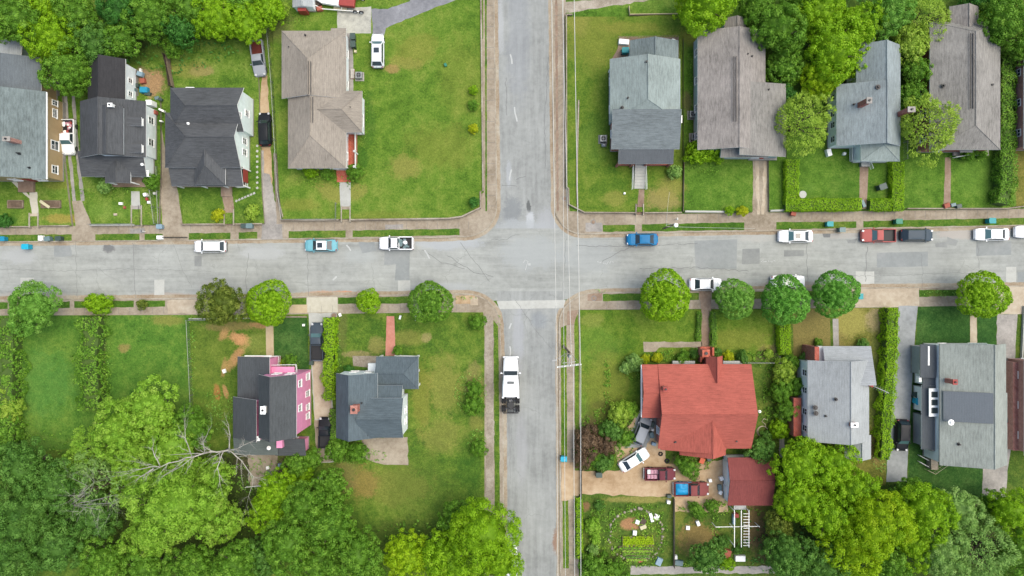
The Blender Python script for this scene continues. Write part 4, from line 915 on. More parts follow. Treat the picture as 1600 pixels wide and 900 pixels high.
# 13 grey roof, white gables
h = House('pale grey roofed brick house with a white west gable wall', 1310, 630, base=.15)
h.block((1262, 563, 1358, 690), 4.6, 2.2, 'NS', roof='r_lgrey', wall='w_siding', ridge_at=.58, oh=.3, wins={'W': [(.15, 3.0, .9, 1.5), (.38, 3.0, .9, 1.5), (.66, 3.0, .9, 1.5), (.88, 3.0, .9, 1.5)]})
h.block((1286, 541, 1361, 600), 4.2, 1.5, shed='S', roof='r_lgrey_e', wall='w_siding')
h.block((1320, 680, 1361, 717), 4.0, 1.2, 'NS', roof='r_lgrey', wall='brick')
h.boxpart('brick_chimney_base', 1273, 542, 1280, 565, .15, 4.4, 'brick'); h.boxpart('brick_side_wall', 1240, 622, 1252, 682, .15, 2.6, 'brick'); h.boxpart('porch_railing_panel', 1279, 541, 1287, 565, 2.6, 3.4, 'white')
h.chimney(1335, 664, 6.6, .7, .9, .5, 'brick_pale', 'white'); h.pipe(1306, 624, 6.2, .12); h.pipe(1290, 650, 5.6, .08); h.pipe(1274, 637, 5.4, .16, .2, 'dkvent'); h.pipe(1275, 646, 5.4, .16, .2, 'dkvent')
# 14 sage roofs
h = House('sage grey shingled house with a flat dark roof panel and white sun room', 1510, 630, base=.15)
h.block((1468, 537, 1572, 727), 4.6, 2.3, 'NS', roof='r_tile', wall='w_siding', ridge_at=.66, oh=.3, fascia='dkvent')
h.block((1514, 536, 1542, 568), 4.4, .7, shed='S', roof='r_sage', wall='w_siding', auto=False)
h.block((1538, 614, 1574, 727), 4.5, 1.4, shed='W', roof='r_tile', wall='w_siding', auto=False, oh=.2)
h.block((1474, 611, 1537, 658), 5.0, 1.97, shed='E', roof='r_metal', wall='w_siding', oh=.2, z0=4.5, fascia='metaltrim' if 'metaltrim' in M else 'galv', auto=False)
h.block((1438, 538, 1459, 590), 3.2, .5, shed='E', roof='r_dkgrey', wall='grey_siding', fascia='galv', auto=False)
h.block((1442, 578, 1470, 606), 3.0, .4, shed='E', roof='r_dkgrey', wall='w_siding', fascia='galv', auto=False)
h.block((1440, 602, 1458, 648), 2.9, .5, shed='E', roof='r_dkgrey', wall='w_siding', auto=False); h.block((1440, 646, 1457, 702), 2.9, .4, shed='E', roof='r_dkgrey', wall='grey_siding', auto=False)
h.boxpart('lean_to_floor', 1456, 655, 1468, 705, .15, 3.1, 'conc_grey')
for yy in (571, 579, 588): h.boxpart('white_shutter', 1436 + (588 - yy) * .55, yy, 1440 + (588 - yy) * .55, yy + 9, 2.2, 3.0, 'white')
h.boxpart('skylight_frame', 1452, 607, 1469, 651, 3.5, 3.7, 'white')
for k in range(3): h.boxpart('skylight_pane', 1455, 612 + k * 12.5, 1466, 621 + k * 12.5, 3.7, 3.72, 'glass')
h.boxpart('porch_opening', 1454, 545, 1459, 568, 3.3, 3.32, 'glass'); h.boxpart('porch_frame', 1450, 541, 1453.5, 571, 3.3, 3.5, 'white')
h.chimney(1492, 597, 6.2, .5, .5, .6, 'brick', 'redtrim'); h.pipe(1486, 660, 6.1, .2, .25, 'white'); h.pipe(1558, 652, 5.3, .12); h.pipe(1498, 694, 5.4, .12); h.pipe(1546, 678, 5.7, .08)
h.rail([(1450, 735), (1462, 741), (1482, 727)], .5, 'conc_cream', .9, 'back_stair_rail', .3); h.boxpart('back_landing', 1455, 706, 1466, 734, .15, 1.3, 'gravel')
for yy in (712, 722): h.rail([(1438, yy), (1452, yy + 8)], .3, 'white', .7, 'handrail', 1.2)
# 15 faded brick house right edge
h = House('faded brick house with white eaves cut off by the lower right edge', 1650, 640, base=.15)
h.block((1601, 560, 1740, 712), 4.2, 1.8, 'NS', roof='r_taupe', wall='brick_pale')
h.boxpart('brick_side_wing', 1583, 566, 1598, 704, .15, 2.4, 'brick_pale')
# shed at the top
h = House('small white metal shed with a red door at the top edge', 474, 8, 'shed', 'shed', base=ZT)
h.block((457, -14, 489, 11), 2.5, .5, 'NS', roof='r_lgrey', wall='w_siding', auto=False, oh=.1, fascia='white')
h.boxpart('shed_door', 465, 12, 478, 17, ZT, 2.2, 'redtrim')
h = House('grey shed roof under the trees behind the blue-grey chimneyed house', 1355, 60, 'shed', 'shed', base=ZT)
h.block((1346, 50, 1366, 66), 2.3, .3, shed='N', roof='r_lgrey', wall='w_siding', auto=False, oh=.1)
# ------------------------------------------------------------------ foliage
def quad_mesh(name, P, N, sz, asp, tint, mat, rs, radial=None, extra=None):
    """one mesh of leaf-shaped quads: centres P, normals N, sizes sz, aspect asp, tint per leaf"""
    n = len(P); N = N / np.maximum(np.linalg.norm(N, axis=1, keepdims=True), 1e-6)
    R = rs.normal(size=(n, 3)) if radial is None else radial + rs.normal(size=(n, 3)) * .35
    T = np.cross(N, R) if radial is None else R - (R * N).sum(1, keepdims=True) * N
    T /= np.maximum(np.linalg.norm(T, axis=1, keepdims=True), 1e-6); B = np.cross(N, T)
    s = sz[:, None]; a = asp
    V = np.stack([P - T * s * .5 * a, P - B * s * .5 / a + N * s * .08, P + T * s * .5 * a, P + B * s * .5 / a + N * s * .08], 1).reshape(-1, 3)
    F = np.arange(n * 4).reshape(n, 4); tt = np.repeat(tint, 4)
    if extra is not None:
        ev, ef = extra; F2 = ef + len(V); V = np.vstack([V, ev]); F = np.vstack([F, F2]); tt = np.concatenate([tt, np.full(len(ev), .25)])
    me = bpy.data.meshes.new(name); me.vertices.add(len(V)); me.vertices.foreach_set('co', V.ravel().astype(np.float32))
    me.loops.add(F.size); me.loops.foreach_set('vertex_index', F.ravel().astype(np.int32))
    me.polygons.add(len(F)); me.polygons.foreach_set('loop_start', (np.arange(len(F)) * 4).astype(np.int32)); me.polygons.foreach_set('loop_total', np.full(len(F), 4, np.int32))
    me.update(calc_edges=True); at = me.attributes.new('tint', 'FLOAT', 'POINT'); at.data.foreach_set('value', np.clip(tt, 0, 1).astype(np.float32))
    me.materials.append(mat); return me
def core(pts, rs, n=10, m=7):
    """lumpy inner mass of dense twigs and leaves: list of (centre, radii)"""
    V, F = [], []; o = 0
    for (c, r) in pts:
        u = np.linspace(0, 2 * np.pi, n, endpoint=False); t = np.linspace(.05, np.pi - .05, m)
        g = np.array([[np.sin(a) * np.cos(b), np.sin(a) * np.sin(b), np.cos(a)] for a in t for b in u]) * (1 + rs.uniform(-.14, .14, (n * m, 1)))
        V.append(g * r + c)
        for i in range(m - 1):
            for j in range(n): F.append([o + i * n + j, o + (i + 1) * n + j, o + (i + 1) * n + (j + 1) % n, o + i * n + (j + 1) % n])
        o += n * m
    return np.vstack(V), np.array(F)
def fib(n, rs, zmin=-.35):
    i = np.arange(n) + .5; z = 1 - (1 - zmin) * i / n; r = np.sqrt(np.maximum(0, 1 - z * z)); ph = i * 2.399963 + rs.uniform(0, 6.28)
    return np.stack([r * np.cos(ph), r * np.sin(ph), z], 1)
LEAF = {'bright': leafm('leaves_bright', C(84, 122, 10), C(114, 152, 18), C(152, 186, 42)), 'lime': leafm('leaves_lime', C(100, 136, 6), C(134, 166, 12), C(172, 198, 32)),
        'mid': leafm('leaves_mid', C(62, 98, 24), C(86, 126, 34), C(120, 154, 56)), 'dark': leafm('leaves_dark', C(40, 84, 28), C(58, 106, 38), C(88, 134, 58)),
        'cool': leafm('leaves_cool', C(54, 92, 32), C(76, 114, 42), C(106, 144, 66)), 'pale': leafm('leaves_pale', C(94, 136, 36), C(124, 162, 50), C(162, 190, 82)),
        'olive': leafm('leaves_olive', C(60, 78, 22), C(92, 108, 38), C(130, 140, 60)), 'street': leafm('leaves_street', C(74, 116, 38), C(98, 142, 52), C(136, 174, 82)),
        'grey': leafm('leaves_greyish', C(84, 118, 52), C(114, 148, 72), C(158, 184, 112)), 'deepst': leafm('leaves_deep_street', C(66, 116, 34), C(88, 140, 48), C(124, 170, 76)), 'yellow': leafm('leaves_yellow', C(130, 150, 10), C(178, 190, 26), C(212, 214, 60)),
        'plum': leafm('leaves_plum', C(72, 60, 44), C(94, 76, 58), C(122, 104, 78)), 'feather': leafm('leaves_feathery', C(96, 124, 34), C(132, 160, 54), C(172, 190, 86)), 'orange': leafm('leaves_orange', C(150, 110, 20), C(196, 140, 24), C(220, 170, 50))}
M['bark'] = speckle('bark', [C(74, 64, 54), C(100, 88, 76), C(126, 116, 104)], 6, amt=.3); M['deadwood'] = speckle('bare_wood', [C(170, 164, 150), C(200, 196, 184), C(220, 218, 208)], 6, amt=.2)

def crown_mesh(name, R, seed, style='lobed', leaf=.30, dens=1.0, mat=None, zc=0.0, vh=.78):
    rs = np.random.RandomState(seed); ph = rs.uniform(0, 6.28, 5)
    amp = {'lobed': (.14, .10, .06), 'round': (.05, .05, .03), 'feather': (.12, .12, .10), 'bush': (.10, .08, .06), 'wispy': (.16, .14, .1)}[style]
    def rad(th): return 1 + amp[0] * np.sin(2 * th + ph[0]) + amp[1] * np.sin(3 * th + ph[1]) + amp[2] * np.sin(5 * th + ph[2])
    lr = {'lobed': .15, 'round': .12, 'feather': .17, 'bush': .24, 'wispy': .18}[style] * R; lr = max(lr, min(.42, .4 * R)) if style != 'round' else max(lr, .34)
    lr = min(lr, 1.0 if style == 'lobed' else 1.5)
    nl = int((2.1 if style == 'lobed' else 3.0 if style == 'round' else 2.0) * (R / lr) ** 2 * (1.0 if style != 'wispy' else .75)); D = fib(nl, rs, -.30)
    D = D + rs.normal(size=D.shape) * .05; D /= np.linalg.norm(D, axis=1, keepdims=True)
    th = np.arctan2(D[:, 1], D[:, 0]); rr = rad(th) * (R - lr * .7) * rs.uniform(.78 if style != 'round' else .94, 1.04 if style != 'round' else 1.0, nl)
    Cn = D * rr[:, None] * np.array([1, 1, vh]); LR = lr * rs.uniform(.7, 1.25, nl) if style != 'round' else lr * rs.uniform(.85, 1.15, nl)
    P, N, T = [], [], []
    for i in range(nl):
        k = int(dens * (9.0 if style == 'round' else 10.5) * LR[i] ** 2 / leaf ** 2); d = rs.normal(size=(k, 3)); d /= np.linalg.norm(d, axis=1, keepdims=True)
        d = d + D[i] * (.55 if style == 'lobed' else .75); d /= np.linalg.norm(d, axis=1, keepdims=True)
        P.append(Cn[i] + d * LR[i] * (rs.uniform(.86 if style == 'round' else .55, 1.08, (k, 1)) if style != 'wispy' else rs.uniform(.3, 1.3, (k, 1))) * np.array([1, 1, .85])); N.append(d + rs.normal(size=(k, 3)) * .36)
        T.append(np.full(k, .5 + rs.normal() * .12) + rs.normal(size=k) * .11)
    P = np.vstack(P); N = np.vstack(N); T = np.concatenate(T)
    # inner leaves close the gaps seen through to the ground
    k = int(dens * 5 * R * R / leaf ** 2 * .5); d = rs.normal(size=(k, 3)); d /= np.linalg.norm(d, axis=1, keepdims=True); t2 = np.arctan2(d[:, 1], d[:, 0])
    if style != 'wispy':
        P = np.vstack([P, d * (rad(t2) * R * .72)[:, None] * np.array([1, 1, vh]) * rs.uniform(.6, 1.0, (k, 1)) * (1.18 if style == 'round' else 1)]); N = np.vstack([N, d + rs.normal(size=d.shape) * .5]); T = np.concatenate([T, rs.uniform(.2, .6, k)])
    P[:, 2] += zc; sz = leaf * rs.uniform(.7, 1.3, len(P)); radial = None; asp = 1.15
    if style in ('feather', 'wispy'): asp = 1.7; radial = P - np.array([0, 0, zc - .3 * R]); N = rs.normal(size=P.shape) + np.array([0, 0, .8])
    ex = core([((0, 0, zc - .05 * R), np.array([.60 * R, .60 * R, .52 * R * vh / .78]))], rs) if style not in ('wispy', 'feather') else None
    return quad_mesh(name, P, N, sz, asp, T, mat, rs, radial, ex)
def trunk_mesh(name, R, seed, zc, n=7):
    rs = random.Random(seed); b = MB(); r0 = R * .065 + .05
    lean = (rs.uniform(-.1, .1) * R, rs.uniform(-.1, .1) * R)
    fork = (lean[0], lean[1], zc * .62)
    b.tube([(0, 0, -.1), (0, 0, .25), (lean[0] * .4, lean[1] * .4, zc * .35), fork], [r0 * 1.5, r0 * 1.1, r0 * .9, r0 * .8], 9)
    for i in range(n):
        a = 6.28 * i / n + rs.uniform(-.3, .3); q = R * rs.uniform(.45, .62); z = zc + R * rs.uniform(-.1, .3)
        e = (math.cos(a) * q, math.sin(a) * q, z); m_ = (lean[0] + (e[0] - lean[0]) * .5, lean[1] + (e[1] - lean[1]) * .5, fork[2] + (z - fork[2]) * .42)
        b.tube([fork, m_, e], [r0 * .55, r0 * .4, r0 * .16], 6)
        for s_ in (-1, 1): b.tube([m_, (e[0] + s_ * R * .15, e[1] - s_ * R * .15, z + R * .12)], [r0 * .28, r0 * .08], 5)
    me_o = b.build(name, M['bark'], smooth=True); me = me_o.data; bpy.data.objects.remove(me_o); return me
VAR = {}
def variants(style, radii, seeds, leaf, dens, zk, vh=.78):
    for R in radii:
        for sd_ in seeds:
            zc = R * zk; lf = leaf if R > 1.6 else leaf * .72
            VAR.setdefault(style, []).append((R, crown_mesh('crown', R, sd_ * 17 + int(R * 10), style, lf, dens, LEAF['mid'], zc, vh), trunk_mesh('trunk', R, sd_, zc) if R > .1 else None, zk))
variants('lobed', (2.6, 4.2, 6.0), (1, 2, 3), .20, 1.0, 1.25)
variants('round', (1.4, 3.3), (1, 2, 3), .18, 1.0, 1.3, .85)
variants('bush', (.8, 1.6), (1, 2, 3), .19, 1.0, .62, .85)
variants('feather', (4.0,), (1, 2), .20, .55, 1.2, .75)
variants('wispy', (4.0,), (1,), .30, .30, 1.2, .7)
tr_ = random.Random(11)
def tree(px, py, rpx, style, hue, label, name='tree', cat='tree', group=None, sq=1.0, zb=ZP, kz=1.0):
    c = [v for v in VAR[style]]; Rw = rpx / S
    best = min(abs(math.log(v[0] / Rw)) for v in c); c = [v for v in c if abs(math.log(v[0] / Rw)) < best + .05]; R0, cm, tm, zk = tr_.choice(c)
    zc = Rw * zk * kz; Rw *= (H - zc) / H; q = W(px, py, zc); s_ = Rw / R0
    t = thing(name, label, cat, (q.x, q.y, zb), tr_.uniform(0, 6.28), group); t.scale = (s_ * sq, s_ / sq, s_ * kz)
    cr_o = bpy.data.objects.new('crown', cm); COL.objects.link(cr_o); cr_o.parent = t; cr_o.material_slots[0].link = 'OBJECT'; cr_o.material_slots[0].material = LEAF[hue]
    to = bpy.data.objects.new('trunk', tm); COL.objects.link(to); to.parent = t
    return t
def shrub(px, py, rpx, hue, label, sq=1.0, style='bush', group=None, zb=ZP, cat='shrub', kz=1.0, name='shrub'):
    return tree(px, py, rpx, style, hue, label, name, cat, group, sq, zb, kz)

# street trees and garden trees, each (px, py, radius px, style, hue, label)
TREES = [
 (52, 480, 41, 'lobed', 'street', 'grey-green street tree at the far left of the lower pavement'),
 (348, 474, 40, 'lobed', 'olive', 'brownish green street tree, the darkest of those along the lower pavement'),
 (420, 473, 35, 'round', 'bright', 'fresh green street tree touching the brownish one on its left'),
 (576, 471, 19, 'round', 'bright', 'smallest street tree, right of the pale driveway apron'),
 (672, 473, 34, 'round', 'mid', 'round street tree nearest the crosswalk on its left side'),
 (1039, 463, 40, 'round', 'bright', 'bright round street tree above the red house lawn, left of a white sedan'),
 (1148, 467, 31, 'round', 'street', 'smaller grey-green street tree just right of the parked white sedan'),
 (1227, 470, 38, 'round', 'deepst', 'deep green street tree covering a parked white car'),
 (1305, 459, 36, 'round', 'deepst', 'deep green street tree beside the teal bin on the lower pavement'),
 (1535, 461, 38, 'round', 'bright', 'yellow-green street tree at the right end of the lower pavement'),
 # upper left wood
 (22, 28, 46, 'lobed', 'mid', 'green tree in the top left corner of the picture'), (78, 62, 40, 'lobed', 'bright', 'light green tree leaning over the tan house rear roof'),
 (70, 8, 34, 'lobed', 'bright', 'pale topped tree on the top edge near the left corner'), (122, 22, 38, 'lobed', 'mid', 'green tree on the top edge above the black rear roof'),
 (150, 66, 36, 'lobed', 'cool', 'dark tree between the tan house and the black rear roof'), (106, 108, 42, 'lobed', 'mid', 'broad green tree overhanging the right corner of the tan house roof'),
 (140, 120, 30, 'lobed', 'mid', 'low tree over the two strip driveway at upper left'), (188, 60, 34, 'lobed', 'mid', 'tree just above the black roofed rear wing'),
 (186, 12, 36, 'lobed', 'dark', 'dark tree on the top edge left of the backyard clearing'), (236, 22, 42, 'lobed', 'mid', 'large green tree above the small dirt yard at upper left'),
 (284, 46, 30, 'lobed', 'dark', 'dark green tree above the worn patch in the back lawn'), (294, 8, 36, 'lobed', 'mid', 'green tree on the top edge above the back lawn'),
 (338, 30, 38, 'lobed', 'bright', 'light green tree above the back lawn of the gable house'), (384, 36, 34, 'lobed', 'bright', 'bright tree overhanging the nose down red pickup'),
 (418, 14, 30, 'lobed', 'bright', 'bright tree on the top edge left of the small shed'), (372, 4, 30, 'lobed', 'mid', 'green tree on the top edge between two bright ones'),
 (270, 74, 18, 'lobed', 'mid', 'small tree beside the plank fence at upper left'), (16, 70, 20, 'lobed', 'mid', 'small tree beside the grey lean-to roof at the left edge'),
 (440, 18, 14, 'lobed', 'feather', 'small thin tree just left of the white shed'),
 # upper right wood
 (1106, 2, 50, 'lobed', 'bright', 'bright yellow-green tree above the taupe roof on the top edge'), (1086, 14, 30, 'lobed', 'lime', 'lime tree right of the green-grey house back lawn'),
 (1180, 12, 30, 'lobed', 'mid', 'green tree at the rear right corner of the taupe house'), (1216, 44, 44, 'lobed', 'mid', 'speckled green tree overlapping the taupe roof corner'),
 (1228, 100, 34, 'lobed', 'mid', 'green tree between the taupe house wing and the chimneyed house'), (1282, 18, 44, 'lobed', 'bright', 'big light tree on the top edge between two houses'),
 (1302, 74, 50, 'lobed', 'bright', 'largest bright tree behind the two chimney house'), (1282, 122, 34, 'lobed', 'lime', 'lime tree just above the feathery tree'),
 (1340, 40, 40, 'lobed', 'bright', 'light green tree over the rear of the chimneyed house'), (1340, 96, 30, 'lobed', 'bright', 'bright tree overlapping the blue-grey roof'),
 (1392, 20, 40, 'lobed', 'street', 'grey-green tree on the top edge left of the long grey-brown house'), (1442, 28, 38, 'feather', 'feather', 'yellowish feathery tree beside the top of the grey-brown roof'),
 (1422, 70, 32, 'lobed', 'feather', 'olive tree between the chimneyed house and the brick wall'), (1432, 112, 26, 'lobed', 'mid', 'green tree pressed against the red brick west wall'),
 (1422, 150, 24, 'lobed', 'mid', 'small tree behind the tall side chimney'), (1256, 192, 46, 'feather', 'feather', 'feathery yellow-green tree overlapping the taupe house wing'),
 (1450, 200, 48, 'feather', 'feather', 'feathery tree between the two upper right houses with thin foliage'), (1572, 36, 44, 'lobed', 'mid', 'green tree in the top right corner'),
 (1548, 42, 26, 'lobed', 'bright', 'light tree overhanging the grey-brown roof from the right'), (1600, 70, 34, 'lobed', 'mid', 'tree on the right edge above the tall hedge'),
 (1530, -6, 30, 'lobed', 'dark', 'dark tree just above the grey-brown house rear wing'), (1252, -4, 34, 'lobed', 'mid', 'tree on the top edge right of the taupe house'),
 (1224, 148, 22, 'lobed', 'dark', 'dark tree filling the gap beside the taupe wing'),
 # lower left wood
 (335, 742, 32, 'lobed', 'pale', 'pale tree beside the trunk of the bare tree'), (206, 700, 40, 'lobed', 'pale', 'pale tree above the twiggy tree'), (122, 728, 30, 'feather', 'pale', 'thin pale tree at the outer left of the twiggy one'), (350, 815, 34, 'lobed', 'pale', 'pale tree at the lower right of the pale group'),
 (286, 738, 36, 'lobed', 'pale', 'pale tree right under the long bare limb'), (238, 752, 34, 'lobed', 'pale', 'pale tree under the tips of the bare limb'),
 (232, 640, 50, 'lobed', 'pale', 'pale green tree above the bare fallen limbs'), (184, 672, 44, 'lobed', 'pale', 'pale tree left of the bare limbs, above the twiggy one'),
 (146, 700, 34, 'feather', 'pale', 'thin pale tree at the left rim of the pale group'), (268, 700, 42, 'lobed', 'pale', 'pale tree directly under the bare branches'),
 (300, 668, 34, 'lobed', 'mid', 'green tree between the pale tree and the pink house'), (268, 790, 66, 'lobed', 'pale', 'largest pale green tree below the bare limbs'),
 (322, 790, 46, 'lobed', 'pale', 'pale tree on the right of the largest pale one'), (236, 836, 40, 'lobed', 'pale', 'pale tree below the largest pale one'),
 (30, 730, 48, 'lobed', 'cool', 'dark green tree on the left edge below the meadow'), (84, 760, 46, 'lobed', 'cool', 'dark green tree right of the left edge one below the meadow'),
 (30, 810, 56, 'lobed', 'cool', 'dark tree midway down the left edge wood'), (84, 850, 50, 'lobed', 'cool', 'dark green tree in the lower left wood, second from the edge'),
 (20, 885, 46, 'lobed', 'cool', 'tree in the bottom left corner'), (146, 806, 40, 'lobed', 'cool', 'dark tree between the left wood and the twiggy tree'),
 (160, 880, 42, 'lobed', 'mid', 'green tree on the bottom edge left of the pale group'), (226, 890, 40, 'lobed', 'mid', 'green tree on the bottom edge under the pale group'),
 (300, 884, 40, 'lobed', 'mid', 'green tree on the bottom edge right of the pale group'), (366, 888, 42, 'lobed', 'mid', 'tree on the bottom edge below the pink house yard'),
 (434, 770, 36, 'lobed', 'bright', 'bright green tree right below the pink house patio'), (462, 726, 22, 'lobed', 'mid', 'small tree touching the rear of the pink house'),
 (420, 796, 34, 'lobed', 'bright', 'bright tree in the dark clearing below the pink house'), (476, 790, 40, 'lobed', 'mid', 'green tree left of the big back lawn'),
 (520, 760, 28, 'lobed', 'mid', 'small green tree on the upper left rim of the back lawn'), (516, 818, 46, 'lobed', 'mid', 'broad green tree on the left rim of the back lawn'),
 (556, 864, 42, 'lobed', 'mid', 'green tree at the lower left corner of the back lawn'), (450, 850, 46, 'lobed', 'mid', 'large green tree near the bottom edge left of the lawn'),
 (500, 880, 40, 'lobed', 'mid', 'tree on the bottom edge left of the lawn corner'), (410, 872, 32, 'lobed', 'cool', 'dark tree on the bottom edge beneath the dark clearing'),
 (572, 900, 36, 'lobed', 'mid', 'tree cut by the bottom edge under the back lawn'),
 (636, 872, 42, 'lobed', 'lime', 'lime yellow tree on the bottom edge under the back lawn'), (700, 872, 46, 'lobed', 'bright', 'bright tree on the bottom edge left of the largest roadside one'),
 (752, 836, 60, 'lobed', 'bright', 'largest roadside tree, overhanging the left half of the side street'), (780, 880, 40, 'lobed', 'bright', 'tree on the bottom edge overhanging the side street'),
 (718, 816, 34, 'lobed', 'mid', 'green tree on the upper left of the large roadside tree'),
 # lower right wood
 (1252, 726, 44, 'lobed', 'bright', 'bright tree between the garage and the pale grey house'), (1300, 724, 40, 'lobed', 'bright', 'bright tree just below the pale grey roof'),
 (1250, 780, 40, 'lobed', 'bright', 'bright tree right of the dark red garage'), (1334, 768, 42, 'lobed', 'bright', 'bright tree midway down the lower right wood'),
 (1300, 808, 46, 'lobed', 'bright', 'bright broad tree in the middle of the lower right wood'), (1370, 820, 56, 'lobed', 'lime', 'largest lime tree of the lower right wood'),
 (1330, 860, 46, 'lobed', 'lime', 'lime tree near the bottom edge of the lower right wood'), (1450, 800, 46, 'lobed', 'bright', 'bright tree below the grey driveway end'),
 (1432, 852, 38, 'lobed', 'bright', 'bright tree below and left of the sage house'), (1420, 768, 26, 'lobed', 'mid', 'small green tree at the end of the grey driveway'),
 (1500, 800, 40, 'lobed', 'grey', 'grey-green tree below the sage roofed house'), (1476, 866, 44, 'lobed', 'grey', 'greyish thin tree on the bottom edge at lower right'),
 (1536, 860, 48, 'feather', 'grey', 'feathery greyish tree in the lower right wood'), (1578, 800, 38, 'lobed', 'bright', 'bright tree on the right edge below the faded brick house'),
 (1592, 866, 40, 'lobed', 'mid', 'tree in the bottom right corner'), (1545, 790, 24, 'lobed', 'mid', 'small tree between the grey-green one and the right edge'),
 (1232, 866, 40, 'lobed', 'cool', 'dark green tree on the bottom edge right of the garden'), (1284, 884, 40, 'lobed', 'cool', 'dark tree on the bottom edge under the bright wood'),
 (1216, 822, 24, 'lobed', 'olive', 'brownish tree below the garage corner'), (1390, 884, 34, 'lobed', 'mid', 'green tree on the bottom edge under the largest lime tree'),
 (1104, 870, 28, 'lobed', 'cool', 'dark leafy tree in the vegetable garden by the bottom edge'), (1188, 704, 24, 'lobed', 'cool', 'blue-green tree between the red roof and the garage'),
]
for t in TREES:
    tree(*t, kz=tr_.uniform(.9, 1.12), zb=ZP)
tree(166, 762, 46, 'wispy', 'grey', 'nearly leafless twiggy tree left of the largest pale green one')
tree(150, 728, 34, 'feather', 'grey', 'greyish half bare tree above the twiggy one')
tree(206, 738, 36, 'lobed', 'pale', 'pale tree between the bare limbs and the twiggy tree')
